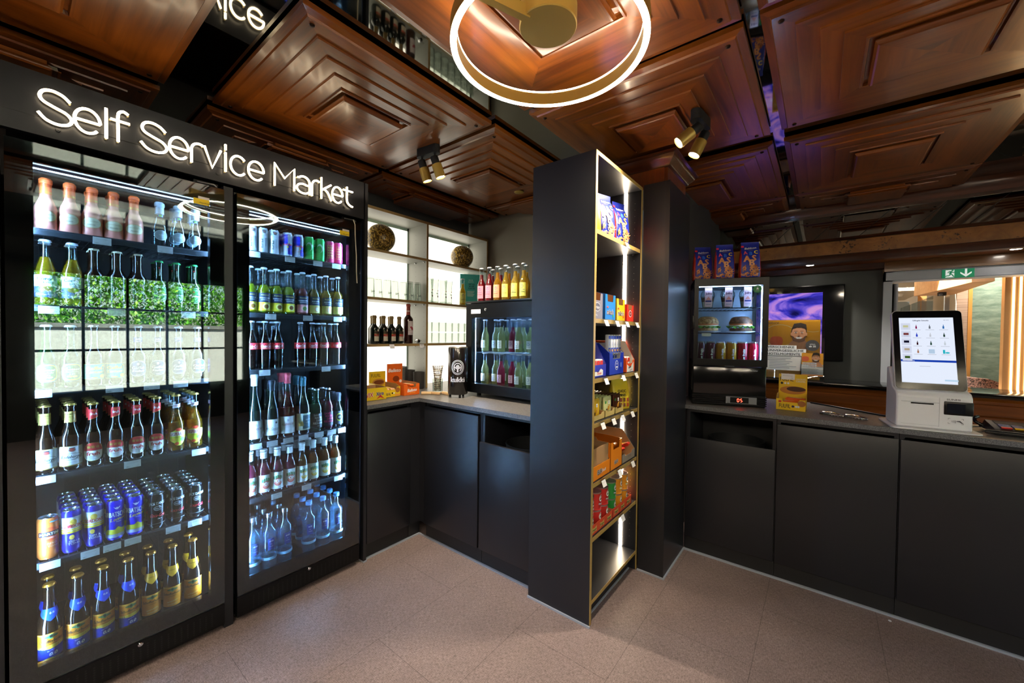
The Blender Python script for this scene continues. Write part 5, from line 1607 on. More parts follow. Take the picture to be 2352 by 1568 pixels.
# crisp tins
def tin(col, cy):
    t = thing('crisp_tin', 'x', 'crisp tin')
    r, h = 0.0375, 0.088
    MB().lathe([(0, 0), (r, 0), (r, 0.003), (r - 0.001, 0.004), (r - 0.001, h - 0.002), (r, h)], col, 28).build('tin_body', t)
    MB().lathe([(r + 0.0005, h - 0.004), (r + 0.0012, h - 0.003), (r + 0.0012, h + 0.003), (r - 0.001, h + 0.003), (r - 0.003, h + 0.0012), (0, h + 0.0012)], clear('tin_lid', '#f0e8e4', f0=0.05, body=0.45, bodycol='#e8dcd8'), 28).build('plastic_lid', t)
    b = MB()
    A = art_round(b, lambda z: r + 0.0002, r)
    A.ell(0, 0.058, 0.017, 0.017, OFFW); A.ell(0, 0.058, 0.0155, 0.0155, C('#f2efe8'))
    A.star(0, 0.053, [(-0.013, 0.002), (-0.006, 0.006), (0, 0.003), (0.006, 0.006), (0.013, 0.002), (0.007, -0.004), (0, -0.001), (-0.007, -0.004)], INK); A.ell(-0.005, 0.063, 0.002, 0.002, INK); A.ell(0.005, 0.063, 0.002, 0.002, INK); A.star(0, 0.069, [(-0.008, 0), (0.008, 0), (0.006, 0.004), (-0.006, 0.004)], INK)
    A.rect(-0.022, 0.022, 0.024, 0.040, cy); A.text('Pringles', 0, 0.032, 0.010, OFFW, w=0.040, bold=0.0005); A.text('original', 0, 0.014, 0.006, OFFW)
    A.ell(0.055, 0.045, 0.018, 0.012, YELW); A.rect(-0.070, -0.050, 0.020, 0.045, OFFW)
    b.build('label', t)
    return t
K_TR, K_TG, K_TO = tin(C('#d8322c', 0.35), DRED), tin(C('#2f9a44', 0.35), C('#1a6a2c')), tin(C('#ee9a22', 0.35), C('#d8b01c'))
def tins(K, ys, xs, lv, desc, grp):
    for j, x in enumerate(xs):
        for i, y in enumerate(ys):
            for l in range(lv):
                where = ('lower', 'upper')[l] if lv > 1 else ''
                put(K, x, y, TOWZ[5] + 0.003 + l * 0.0925, f'{desc} crisp tin, {where} layer, {ORD[i]} from near post, {ROW[j]}', grp, 0.15)
tins(K_TR, [1.795, 1.880, 1.965], [-0.918, -1.002], 2, 'red', 'red crisp tins')
tins(K_TG, [2.066], [-0.918, -1.002], 2, 'green', 'green crisp tins')
tins(K_TO, [2.150, 2.236], [-0.918, -1.002], 2, 'orange', 'orange crisp tins')
PRC = C('#cf4a2c', 0.5)
def prt(A):
    n = 3
    for i in range(3):
        u = -0.085 + 0.085 * i
        A.star(u, 0.024, [(-0.026, 0.013), (0, 0.008), (0.026, 0.014), (0.022, 0), (0.026, -0.014), (0, -0.008), (-0.026, -0.013), (-0.022, 0)], C('#c8b060')); A.text('Pringles', u, 0.024, 0.011, INK, w=0.040, bold=0.0004)
at(carton('cardboard_tray', 'red tray under the red crisp tins', 0.262, 0.20, 0.052, 0.050, PRC, art=prt, notch=False, cat='tray'), -0.872, 1.884, TOWZ[5])
at(carton('cardboard_tray', 'red tray under the green and orange crisp tins', 0.262, 0.20, 0.052, 0.050, PRC, art=prt, notch=False, cat='tray'), -0.872, 2.150, TOWZ[5])

# ---------------------------------------------------------------- low corner cabinets and worktop
STONE = speckle('worktop_laminate', '#4f4c4a', '#7c7873', 90, 0.42, 0.3, 0.7, spec=0.5)
STONEE = speckle('worktop_edge', '#3c3e42', '#a2a4a8', 420, 0.45, 0.42, 0.8)
def slab(label, poly, z0, z1, name='worktop'):
    """worktop slab: laminate top, speckled edge"""
    b = MB()
    n = len(poly)
    cx = sum(p[0] for p in poly) / n; cy = sum(p[1] for p in poly) / n
    L = [(x - cx, y - cy) for x, y in poly]
    b.mesh([(x, y, 0) for x, y in L] + [(x, y, z1 - z0) for x, y in L], [(i, (i + 1) % n, n + (i + 1) % n, n + i) for i in range(n)] + [tuple(range(n))[::-1]], STONEE)
    b.face([(x, y, z1 - z0) for x, y in L], STONE)
    o = b.build(name, smooth=0)
    o.location = (cx, cy, z0)
    tag(o, label, 'worktop')
    return o
WT = 0.971
slab('grey speckled worktop of the corner, under the can cooler and small fridge', [(-2.84, 1.366), (-2.195, 1.366), (-2.195, 1.765), (-1.2255, 1.765), (-1.2255, 2.895), (-2.84, 2.895)], 0.946, WT)
def cabinet(label, x0, x1, y0, y1, front, doors, z0=0.1, z1=0.944, open_top=None, plinth=True, cat='cabinet'):
    """front: '+x' or '-y' (the side that carries the doors); doors: list of (a0, a1, zlo, zhi)"""
    t = thing('base_cabinet', label, cat, ((x0 + x1) / 2, (y0 + y1) / 2, 0), 0, 'dark base cabinets')
    cx, cy = (x0 + x1) / 2, (y0 + y1) / 2
    D = 0.019
    b = MB()
    if front == '-y':
        fy = y0 + D
        b.box(x0 - cx, x0 + 0.018 - cx, fy - cy, y1 - cy, z0, z1, DARK); b.box(x1 - 0.018 - cx, x1 - cx, fy - cy, y1 - cy, z0, z1, DARK)
        b.box(x0 + 0.018 - cx, x1 - 0.018 - cx, fy - cy, y1 - cy, z0, z0 + 0.018, DARK); b.box(x0 + 0.018 - cx, x1 - 0.018 - cx, fy - cy, y1 - cy, z1 - 0.018, z1, DARKER)
        b.box(x0 - cx, x1 - cx, y1 - 0.01 - cy, y1 - cy, z0, z1, DARKER)
        b.build('carcass', t)
        if plinth:
            MB().box(x0 - cx, x1 - cx, fy + 0.004 - cy, fy + 0.022 - cy, 0.006, z0, DARKER).build('plinth', t)
        for a0, a1, lo, hi in doors:
            MB().box(a0 - cx, a1 - cx, y0 - cy, y0 + D - 0.001 - cy, lo, hi, DARK, bev=0.0012).build('door', t)
    else:
        fx = x1 - D
        b.box(x0 - cx, fx - cx, y0 - cy, y0 + 0.018 - cy, z0, z1, DARK); b.box(x0 - cx, fx - cx, y1 - 0.018 - cy, y1 - cy, z0, z1, DARK)
        b.box(x0 - cx, fx - cx, y0 + 0.018 - cy, y1 - 0.018 - cy, z0, z0 + 0.018, DARK); b.box(x0 - cx, fx - cx, y0 + 0.018 - cy, y1 - 0.018 - cy, z1 - 0.018, z1, DARKER)
        b.box(x0 - cx, x0 + 0.01 - cx, y0 - cy, y1 - cy, z0, z1, DARKER)
        b.build('carcass', t)
        if plinth:
            MB().box(fx - 0.022 - cx, fx - 0.004 - cx, y0 - cy, y1 - cy, 0.006, z0, DARKER).build('plinth', t)
        for a0, a1, lo, hi in doors:
            MB().box(fx + 0.001 - cx, x1 - cx, a0 - cy, a1 - cy, lo, hi, DARK, bev=0.0012).build('door', t)
    return t
cabinet('dark base cabinet below the snack boxes, beside the water fridge', -2.80, -2.203, 1.368, 1.700, '+x', [(1.370, 1.698, 0.102, 0.915)])
t = thing('corner_filler', 'narrow dark filler panel in the inner corner of the low cabinets', 'filler panel', (-2.215, 1.74, 0))
MB().box(-0.02, 0.008, -0.039, 0.042, 0.1, 0.944, DARK).build('panel', t)
MB().box(0.0, 0.06, 0.042, 0.052, 0.1, 0.944, DARK).build('return_strip', t)
MB().box(-0.05, -0.008, -0.039, 0.055, 0.006, 0.1, DARKER).build('plinth', t)
cabinet('dark base cabinet below the can cooler, right of the inner corner', -2.150, -1.625, 1.772, 2.33, '-y', [(-2.148, -1.645, 0.102, 0.917)])
cb = cabinet('dark waste cabinet under the small fridge, with open slot above its door', -1.622, -1.2258, 1.772, 2.33, '-y', [(-1.632, -1.228, 0.102, 0.762)])
def bin_liner(label, x, y, z, r):
    t = thing('waste_bin', label, 'waste bin', (x, y, 0.12))
    MB().lathe([(r * 0.85, 0.0), (r, z - 0.12), (r + 0.006, z - 0.12), (r + 0.006, z - 0.126), (r + 0.002, z - 0.128), (r * 0.86, -0.002), (0, -0.002), (0, 0.0)], mat('bin_plastic', '#26282a', 0.4), 36).build('bin_body', t)
    return t
bin_liner('round black bin inside the waste slot below the small fridge', -1.405, 2.00, 0.752, 0.155)
structure('baseboard_corner', MB().box(-2.228, -2.214, 1.366, 1.79, 0, 0.009, SEAL).box(-2.22, -1.226, 1.783, 1.795, 0, 0.009, SEAL))
structure('baseboard_fridge_panel', MB().box(-2.26, -2.195, 1.3425, 1.366, 0, 0.008, SEAL))

# ---------------------------------------------------------------- backlit shelf on the left wall
SX, SB = -2.55, -2.80
OAKE = mat('shelf_edge_tan', '#a98c58', 0.5)
GREYS = mat('shelf_board_grey', '#8f918b', 0.5)
OPAL = emat('opal_backlight', (1.0, 0.92, 0.76, 1), 1.15)
FRAMEG = mat('glass_edge_green', '#a9c4b6', 0.3)
sy0, sy1 = 1.366, 2.866
t = thing('backlit_shelf', 'wall shelf with glowing opal back and tan edges in the corner', 'shelf', ((SX + SB) / 2, (sy0 + sy1) / 2, 0))
cx, cy = (SX + SB) / 2, (sy0 + sy1) / 2
def SBX(x0, x1, y0, y1, z0, z1, name, m=GREYS, edge=True, parent=t):
    o = MB().box(x0 - cx, x1 - 0.002 - cx, y0 - cy, y1 - cy, z0, z1, m).build(name, parent)
    if edge:
        MB().box(x1 - 0.002 - cx, x1 - cx, y0 - cy, y1 - cy, z0, z1, OAKE).build('tan_edge', o)
    return o
TOPZ = 2.330
SBX(SB, SX, sy0, sy1, TOPZ - 0.020, TOPZ, 'top_board')
for y in (sy0, 2.113, sy1 - 0.019):
    SBX(SB, SX, y, y + 0.019, WT + 0.001, TOPZ - 0.0205, 'upright')
SHZ = [2.030, 1.680, 1.338]
bays = [(sy0 + 0.0195, 2.1125), (2.1325, sy1 - 0.0195)]
for z in SHZ:
    for y0, y1 in bays:
        SBX(SB + 0.012, SX - 0.002, y0, y1, z - 0.019, z, 'shelf_board')
for y0, y1 in bays:
    MB().box(SB + 0.002 - cx, SB + 0.008 - cx, y0 - cy, y1 - cy, WT + 0.001, TOPZ - 0.021, OPAL).build('opal_back', t)
    b = MB()
    for (a0, a1, z0, z1) in ((y0, y0 + 0.012, WT + 0.002, TOPZ - 0.021), (y1 - 0.012, y1, WT + 0.002, TOPZ - 0.021), (y0, y1, TOPZ - 0.045, TOPZ - 0.021)):
        b.box(SB + 0.0085 - cx, SB + 0.0115 - cx, a0 - cy, a1 - cy, z0, z1, FRAMEG)
    b.build('glass_edge', t)
b = MB()
for y in (2.1128, sy1 - 0.0192):
    for x in (SX - 0.03, SX - 0.14):
        for i in range(32):
            z = 1.06 + 0.038 * i
            b.mesh([(x - cx + 0.002 * math.cos(q * PI / 3), y - cy, z + 0.002 * math.sin(q * PI / 3)) for q in range(6)], [tuple(range(6))[::-1]], INK)
b.build('pin_holes', t, smooth=0)
for z in SHZ:
    for x in (SX - 0.03, SX - 0.14):
        MB().sphere((x - cx, 2.108 - cy, z - 0.026), 0.006, CHROME, 10, 6).build('shelf_pin', t)

# things on the backlit shelf
SPOT = speckle('gold_fleck_globe', '#5a431c', '#e6bd58', 75, 0.2, 0.50, 0.58)
for x, y, r, lab in ((-2.66, 1.758, 0.108, 'gold flecked glass globe on the upper shelf, partly hidden by the fridge panel'), (-2.66, 2.622, 0.106, 'gold flecked glass globe in the far bay beside the grey wall')):
    o = thing('decorative_globe', lab, 'ornament', (x, y, SHZ[0] + 0.001), 0, 'gold flecked globes')
    MB().sphere((0, 0, r), r, SPOT, 36, 24).build('globe', o)
    MB().lathe([(0.0, 0.0), (0.03, 0.0), (0.034, 0.004), (0.0, 0.006)], BRASS, 20).build('foot_ring', o)
TUMG = clear('tumbler_glass', '#eef2ef', f0=0.08, edge='#4a5450')
def tumbler(name, h, r0, r1, art=None, foot=None):
    """upside-down drinking glass when foot is False"""
    t = thing(name, 'x', 'drinking glass')
    w = 0.0018
    p = [(0, 0.0), (r0 * 0.9, 0.0), (r0, 0.003), (r1, h), (r1 - w, h), (r0 - w, 0.010), (0, 0.009)]
    b = MB().lathe(p, TUMG, 22)
    if name != 'water_tumbler' and foot:
        pass
    b.build('glass_wall', t)
    if art:
        b = MB()
        art(art_round(b, lambda z: r0 + (r1 - r0) * z / h + 0.0004, (r0 + r1) / 2))
        b.build('print', t)
    return t
def inverted(name, h, rr, rb, art):
    t = thing(name, 'x', 'drinking glass')
    w = 0.0018
    p = [(rr - w, 0), (rr, 0), (rb, h - 0.004), (rb * 0.92, h), (0, h), (0, h - 0.012), (rb - w - 0.001, h - 0.012)]
    MB().lathe(p, TUMG, 22, closed=True).build('glass_wall', t)
    b = MB()
    art(art_round(b, lambda z: rr + (rb - rr) * z / h + 0.0004, rr))
    b.build('print', t)
    return t
K_LONG = inverted('long_glass', 0.152, 0.0345, 0.029, lambda A: (A.text('Selters', 0, 0.046, 0.016, INK, w=0.055, shear=0.3, rot=0.15, bold=0.0004), A.text('quelle', 0, 0.030, 0.006, INK)))
for i, y in enumerate([1.640, 1.712, 1.785, 1.858, 1.930, 2.002, 2.070]):
    put(K_LONG, -2.615 - 0.01 * (i % 2), y, SHZ[1] + 0.001, f'upturned long drink glass with black script, {ORD[i]} from the fridge panel', 'upturned long drink glasses', 0.45)
def beerglass(rr=0.036):
    t = thing('beer_glass', 'x', 'drinking glass')
    h = 0.205; w = 0.0018
    o = [(0.030, 0), (0.033, 0.004), (0.030, 0.05), (0.0285, 0.10), (0.031, 0.15), (0.035, h)]
    p = [(0, 0)] + o + [(r - w, z) for r, z in o[::-1][:-1]] + [(0.026, 0.012), (0, 0.012)]
    MB().lathe(p, TUMG, 22).build('glass_wall', t)
    b = MB()
    A = art_round(b, lambda z: 0.0335 if z < 0.02 else 0.0306, 0.030)
    A.ell(0, 0.105, 0.008, 0.005, C('#e08a3a')); A.text('Wulle', 0, 0.080, 0.012, INK, w=0.036, shear=0.2, bold=0.0005); A.star(0, 0.055, [(-0.010, 0.008), (0.010, 0.008), (0.007, -0.006), (0, -0.010), (-0.007, -0.006)], C('#7a3420'))
    b.build('print', t)
    return t
K_BEER = beerglass()
for i, (x, y) in enumerate([(-2.60, 2.185), (-2.62, 2.262), (-2.60, 2.338), (-2.61, 2.412)]):
    put(K_BEER, x, y, SHZ[1] + 0.001, f'tall beer glass with brown crest, {ORD[i]} from the middle upright', 'tall beer glasses', 0.35)
K_TUM = tumbler('water_tumbler', 0.088, 0.034, 0.036)
for l in range(2):
    for i, y in enumerate([2.190, 2.268, 2.346, 2.424, 2.502, 2.580, 2.658]):
        put(K_TUM, -2.615, y, SHZ[2] + 0.001 + 0.090 * l, f'plain water tumbler, {("bottom", "upper")[l]} layer, {ORD[i]} from the middle upright', 'stacked water tumblers')
def l_red(A):
    A.rect(-0.031, 0.031, 0.020, 0.098, C('#d8d0bc')); A.rect(-0.031, 0.031, 0.056, 0.072, C('#b03024')); A.rect(-0.031, 0.031, 0.074, 0.098, C('#3a2c20')); A.rect(-0.031, 0.031, 0.0725, 0.0745, GOLDF); A.ell(0, 0.102, 0.008, 0.010, C('#e4dccc')); A.text('Rotwein', 0, 0.064, 0.007, C('#f0e4d0')); A.text('trocken', 0, 0.040, 0.005, INKG)
K_RED = bottle('small_wine_bottle', 'x', 0.208, 0.0330, 0.0140, 0.110, 0.148, G_DKGREEN, capkind='none', foil=(0.150, C('#8a7240', 0.4)), label=l_red)
for i, (x, y) in enumerate([(-2.60, 1.668), (-2.675, 1.700), (-2.595, 1.742), (-2.665, 1.772), (-2.595, 1.812), (-2.665, 1.846), (-2.600, 1.886)]):
    put(K_RED, x, y, SHZ[2] + 0.001, f'small red wine bottle on the backlit shelf, {ORD[i]} counting from the fridge panel', 'small red wine bottles', 0.4)
def l_brd(A):
    A.rect(-0.036, 0.036, 0.068, 0.178, C('#e4dce0')); A.ell(0.004, 0.118, 0.016, 0.012, C('#b0384a')); A.ell(-0.012, 0.128, 0.008, 0.008, C('#b0384a')); A.star(0.024, 0.106, [(-0.012, 0.008), (0.014, -0.012), (0.010, -0.014), (-0.014, 0.0)], C('#b0384a')); A.rect(-0.030, -0.0285, 0.072, 0.172, C('#6a5a50')); A.rect(-0.036, 0.036, 0.104, 0.1055, C('#6a5a50')); A.text('PRIMITIVO', 0, 0.082, 0.005, INKG, w=0.04)
K_BRD = bottle('tall_wine_bottle', 'tall red wine bottle with a bird on its label', 0.312, 0.0375, 0.0150, 0.190, 0.232, mat('bottle_maroon', '#2a0a08', 0.08, spec=0.7), capkind='none', foil=(0.225, C('#9a4030', 0.4)), label=l_brd, neck=lambda A: A.rect(-0.05, 0.05, 0.252, 0.262, C('#c8b8b0')))
K_BRD.location = (-2.60, 1.972, SHZ[2] + 0.001); K_BRD.rotation_euler = (0, 0, 0.3)
# wine stopper lying at the shelf end
o = thing('bottle_stopper', 'chrome bottle stopper lying beside the tall bird bottle', 'bottle stopper', (-2.585, 2.058, SHZ[2] + 0.001))
R = Matrix.Translation((0, 0, 0.018)) @ Matrix.Rotation(PI / 2, 4, 'Y')
MB().lathe([(0, -0.012), (0.016, -0.012), (0.018, -0.006), (0.018, 0.006), (0.012, 0.012), (0, 0.012)], CHROME, 24, R=R).build('stopper_body', o)
MB().tube([(0.0, -0.034, 0.012), (0, -0.02, 0.02), (0, 0.0, 0.030), (0.0, 0.02, 0.026), (0.0, 0.036, 0.020)], 0.003, CHROME, 8).build('lever', o)
MB().lathe([(0, 0.0), (0.011, 0.0), (0.011, 0.004), (0, 0.004)], BLACK, 18, R=Matrix.Translation((0.0125, 0, 0.018)) @ Matrix.Rotation(PI / 2, 4, 'Y')).build('rubber_disc', o)
def rail_card(y, lab):
    o = put(K_CLIP, SX + 0.004, y, SHZ[2] - 0.006, lab, 'price cards on the backlit shelf')
rail_card(1.782, 'price card below the small red wine bottles')
rail_card(2.065, 'price card below the chrome bottle stopper')

# snack boxes on the worktop
at(carton('display_box', 'yellow open carton lettered with a purple red bar name, beside the fridge panel', 0.200, 0.14, 0.085, 0.082, C('#e8c41c', 0.4), art=lambda A: (A.text('TWIX', -0.040, 0.036, 0.030, OFFW, w=0.090, rot=0.10, shear=0.2, bold=0.0022), A.text('TWIX', -0.040, 0.036, 0.030, C('#c8202c'), w=0.088, rot=0.10, shear=0.2, bold=0.0008), A.text('Xtra', 0.052, 0.042, 0.024, C('#2a3ab0'), w=0.055, rot=0.10, shear=0.25, bold=0.001), A.star(0.055, 0.018, [(-0.030, -0.012), (0, 0.002), (0.030, -0.012), (0.006, 0.010), (0, 0.016), (-0.006, 0.010)], C('#c8202c'))), notch=False, side=C('#e8c41c', 0.4)), -2.325, 1.483, WT, -0.06)
at(carton('display_box', 'yellow protein bar carton with tall printed back, on the corner worktop', 0.132, 0.20, 0.085, 0.068, C('#f0c81c', 0.4), back=0.165, backart=lambda A: (A.rect(-0.064, 0.064, 0.002, 0.162, C('#f0c81c', 0.4)), A.text('FULFIL', -0.012, 0.135, 0.024, INK, w=0.075), A.ell(0.010, 0.085, 0.050, 0.026, C('#c88a3c')), A.ell(0.012, 0.085, 0.040, 0.016, C('#7a4018'))), art=lambda A: (A.text('FULFIL', -0.034, 0.022, 0.020, INK, w=0.050, bold=0.0003), A.ell(0.002, 0.026, 0.006, 0.006, INK), A.ell(0.016, 0.026, 0.006, 0.006, OFFW), A.ell(0.044, 0.046, 0.018, 0.018, C('#a8662c')), A.ell(-0.054, 0.052, 0.007, 0.006, C('#d84a2c')), A.rect(0.024, 0.064, 0.004, 0.018, C('#f0a040')))), -2.365, 1.660, WT, -0.06)
BALO = C('#ee6a1c', 0.4)
at(carton('display_box', 'orange cereal bar carton with tall printed back, next to the cups', 0.134, 0.22, 0.085, 0.080, BALO, back=0.215, backart=lambda A: (A.rect(-0.065, 0.065, 0.0, 0.213, BALO), A.text('Balisto', 0, 0.165, 0.026, OFFW, w=0.105, shear=0.2, bold=0.0014), A.ell(0.01, 0.10, 0.028, 0.022, C('#8a3c14')), A.ell(0.05, 0.08, 0.012, 0.012, OFFW)), art=lambda A: (A.text('Balisto', 0.004, 0.036, 0.022, OFFW, w=0.078, shear=0.2, rot=0.05, bold=0.0012), A.rect(-0.02, 0.03, 0.014, 0.018, C('#f6b040')))), -2.335, 1.807, WT, -0.04)
K_OST = stick_pack(C('#e8641c', 0.35), C('#f0d0a0'))
for i in range(4):
    o = put(K_OST, -2.40 - 0.045 * (i % 2), 1.770 + 0.024 * i, WT + 0.040 + 0.014 * (i % 3), f'orange cereal bar in the orange carton, {ORD[i]} from its near wall', 'cereal bars in the orange carton', r_.uniform(-0.15, 0.15))
K_PST = stick_pack(C('#e8b48c', 0.35), C('#f0d040'))
for i in range(4):
    o = put(K_PST, -2.42 - 0.04 * (i % 2), 1.632 + 0.022 * i, WT + 0.030 + 0.016 * (i % 2), f'wrapped protein bar in the yellow carton, {ORD[i]} from its near wall', 'protein bars in the yellow carton', r_.uniform(-0.15, 0.1))
o = thing('steel_cup', 'brushed steel cup standing behind the orange carton', 'cup', (-2.655, 1.940, WT + 0.001))
MB().lathe([(0, 0), (0.050, 0), (0.052, 0.004), (0.056, 0.175), (0.058, 0.18), (0.054, 0.18), (0.050, 0.006), (0, 0.006)], STEEL, 32).build('cup_body', o)
MB().lathe([(0.0565, 0.176), (0.0585, 0.182), (0.055, 0.182)], CHROME, 32).build('rolled_rim', o)
CUPB = mat('cup_anthracite', '#3c3a38', 0.5)
for x, y, h_, lab in ((-2.575, 2.062, 0.135, 'dark grey cup beside the middle upright of the shelf'), (-2.682, 2.05, 0.145, 'dark grey cup behind the other dark cup')):
    o = thing('dark_cup', lab, 'cup', (x, y, WT + 0.001), 0, 'dark grey cups')
    MB().lathe([(0, 0), (0.040, 0), (0.043, 0.005), (0.046, h_), (0.043, h_), (0.040, 0.008), (0, 0.008)], CUPB, 28).build('cup_body', o)
# straws in a glass
o = thing('straw_glass', 'clear tumbler holding the paper straws', 'drinking glass', (-2.315, 2.035, WT + 0.001))
MB().lathe([(0, 0), (0.036, 0), (0.038, 0.004), (0.040, 0.105), (0.038, 0.105), (0.035, 0.010), (0, 0.009)], TUMG, 28).build('glass_wall', o)
def straw():
    t = thing('paper_straw', 'x', 'straw')
    b = MB()
    seg, n = 8, 44
    A_, B_ = mat('straw_cream', '#e8e0cc', 0.7), mat('straw_brown', '#5a463a', 0.7)
    L = 0.195
    for j in range(n):
        for k in range(seg):
            a0, a1 = 2 * PI * k / seg, 2 * PI * (k + 1) / seg
            z0, z1 = L * j / n, L * (j + 1) / n
            m = B_ if (j + k // 2) % 4 < 2 else A_
            r = 0.003
            b.mesh([(r * math.cos(a0), r * math.sin(a0), z0), (r * math.cos(a1), r * math.sin(a1), z0), (r * math.cos(a1), r * math.sin(a1), z1), (r * math.cos(a0), r * math.sin(a0), z1)], [(0, 1, 2, 3)], m)
    b.build('paper_tube', t)
    return t
K_STR = straw()
rs = random.Random(21)
for i in range(16):
    ang = 2 * PI * i / 16
    px, py = -2.315 + 0.024 * math.cos(ang), 2.035 + 0.024 * math.sin(ang)
    o = put(K_STR, px, py, WT + 0.012, 'brown and cream striped paper straw in the clear tumbler', 'paper straws in the tumbler')
    tilt = 0.20
    ang += 1.9
    o.rotation_euler = Vector((math.cos(ang) * math.sin(tilt), math.sin(ang) * math.sin(tilt), math.cos(tilt))).to_track_quat('Z', 'Y').to_euler()
WOODL = wood('beech_pale', '#c89c68', '#e0bf90', 'x', rough=0.5, coat=0.0, scale=20)
for x, y, a, lab in ((-2.275, 1.902, 0.9, 'pale wooden bottle opener handle nearest the orange carton'), (-2.228, 1.935, 0.35, 'pale wooden handle lying in front of the straw tumbler'), (-2.168, 1.985, -0.1, 'pale wooden handle lying nearest the black can cooler')):
    o = thing('wooden_opener', lab, 'bottle opener', (x, y, WT + 0.001), a + PI / 2 * 0, 'pale wooden openers')
    MB().box(-0.045, 0.045, -0.012, 0.012, 0, 0.020, WOODL, bev=0.005).build('wooden_handle', o)
    MB().box(0.0452, 0.0475, -0.007, 0.007, 0.006, 0.014, STEEL).build('steel_tip', o)

# black can-shaped cooler
o = thing('can_cooler', 'black can shaped drink cooler on three feet beside the straws', 'drink cooler', (-2.03, 1.972, WT + 0.001))
KC = mat('cooler_black', '#191411', 0.16, spec=0.6, coat=0.4)
h_ = 0.350
MB().lathe([(0, 0.022), (0.066, 0.022), (0.070, 0.028), (0.070, h_ - 0.006), (0.068, h_), (0, h_)], KC, 40).build('can_body', o)
MB().lathe([(0.0672, h_ + 0.0002), (0.069, h_ + 0.001), (0.066, h_ + 0.006), (0.060, h_ + 0.006), (0.056, h_ + 0.001), (0, h_ + 0.001)], mat('cooler_rim', '#8a8278', 0.3, 0.8), 40).build('lid_rim', o)
for k in range(3):
    a = 2 * PI * k / 3 - 0.5
    MB().cyl((0.055 * math.cos(a), 0.055 * math.sin(a), 0.0), (0.055 * math.cos(a), 0.055 * math.sin(a), 0.0225), 0.008, BLACK, 14).build('foot', o)
b = MB()
A = art_round(b, lambda z: 0.0703, 0.070, a0=-0.80)
LG = C('#d0d4e2')
A.ell(0, 0.215, 0.046, 0.052, LG); A.ell(0, 0.215, 0.042, 0.048, KC); A.ell(0, 0.215, 0.038, 0.044, LG); A.ell(0, 0.215, 0.034, 0.040, KC)
A.ell(0, 0.224, 0.024, 0.022, LG); A.star(0, 0.196, [(-0.004, 0.02), (0.004, 0.02), (0.006, -0.014), (-0.006, -0.014)], LG)
for k in range(9):
    a = PI * k / 8
    A.ell(0.016 * math.cos(a), 0.222 + 0.015 * math.sin(a), 0.0045, 0.004, KC); A.n -= 1
A.n += 1
A.text('kukki', 0, 0.130, 0.034, LG, w=0.098, bold=0.0022)
b.build('label', o)

# small countertop fridge with its cold light
BF = thing('counter_fridge', 'small black glass door fridge on the corner worktop, bottles on its top', 'counter fridge', (-1.70, 2.055, WT + 0.001))
W0, W1, DP, HH = -0.335, 0.330, 0.46, 0.668
b = MB()
b.box(W0, W0 + 0.03, 0.045, DP, 0.028, HH, BLACK); b.box(W1 - 0.03, W1, 0.045, DP, 0.028, HH, BLACK)
b.box(W0 + 0.03, W1 - 0.03, 0.045, DP, HH - 0.035, HH, BLACK); b.box(W0 + 0.03, W1 - 0.03, 0.045, DP, 0.028, 0.075, BLACK)
b.box(W0 + 0.03, W1 - 0.03, DP - 0.03, DP, 0.075, HH - 0.035, mat('liner_blue_grey', '#5a6680', 0.4))
b.build('cabinet', BF)
MB().box(W0 - 0.004, W1 + 0.004, -0.004, DP, HH, HH + 0.014, BLACK, bev=0.003).build('top_board', BF)
d = thing('door', None, None); d.parent = BF
b = MB()
for (x0, x1, z0, z1) in ((W0, W0 + 0.055, 0.03, HH - 0.004), (W1 - 0.055, W1, 0.03, HH - 0.004), (W0 + 0.055, W1 - 0.055, HH - 0.105, HH - 0.004), (W0 + 0.055, W1 - 0.055, 0.03, 0.095)):
    b.box(x0, x1, 0.0, 0.042, z0, z1, BLACK)
b.build('door_frame', d)
MB().box(W0 + 0.055, W1 - 0.055, 0.014, 0.020, 0.095, HH - 0.105, GLASSF).build('glass_pane', d)
MB().lathe([(0, 0), (0.010, 0), (0.010, 0.004), (0.006, 0.006), (0, 0.006)], CHROME, 18, R=Matrix.Translation((-0.145, 0, HH - 0.048)) @ Matrix.Rotation(PI / 2, 4, 'X')).build('lock', d)
b = MB().box(-0.285, -0.195, -0.0012, -0.0002, HH - 0.075, HH - 0.045, PAPER)
A = art_plane(b, (-0.24, -0.0013, HH - 0.06), (1, 0, 0), (0, 0, 1)); A.text('bitte selbst bedienen', 0, 0.004, 0.005, INKG, w=0.07); A.text('einfach scannen', 0, -0.006, 0.005, INKG, w=0.055)
b.build('notice', d)
for x in (W0 + 0.07, W1 - 0.07):
    for y in (0.07, DP - 0.06):
        MB().cyl((x, y, 0), (x, y, 0.028), 0.016, BLACKM, 14).build('foot', BF)
b = MB()
for i in range(14):
    x = W0 + 0.045 + i * (W1 - W0 - 0.09) / 13
    b.cyl((x, 0.05, 0.315), (x, DP - 0.035, 0.315), 0.0016, STEEL, 5)
b.tube([(W0 + 0.035, 0.05, 0.315), (W1 - 0.035, 0.05, 0.315), (W1 - 0.035, DP - 0.035, 0.315), (W0 + 0.035, DP - 0.035, 0.315)], 0.003, STEEL, 6, closed=True)
b.build('wire_shelf', BF)
MB().box(-0.10, W1 - 0.05, 0.048, 0.054, HH - 0.046, HH - 0.040, LEDR).build('roof_led_strip', BF)
MB().box(0.135, 0.141, DP - 0.036, DP - 0.030, 0.10, HH - 0.06, LEDC).build('led_strip', BF)
MB().box(W0 + 0.031, W0 + 0.035, 0.06, 0.066, 0.10, HH - 0.06, LEDC).build('led_strip', BF)
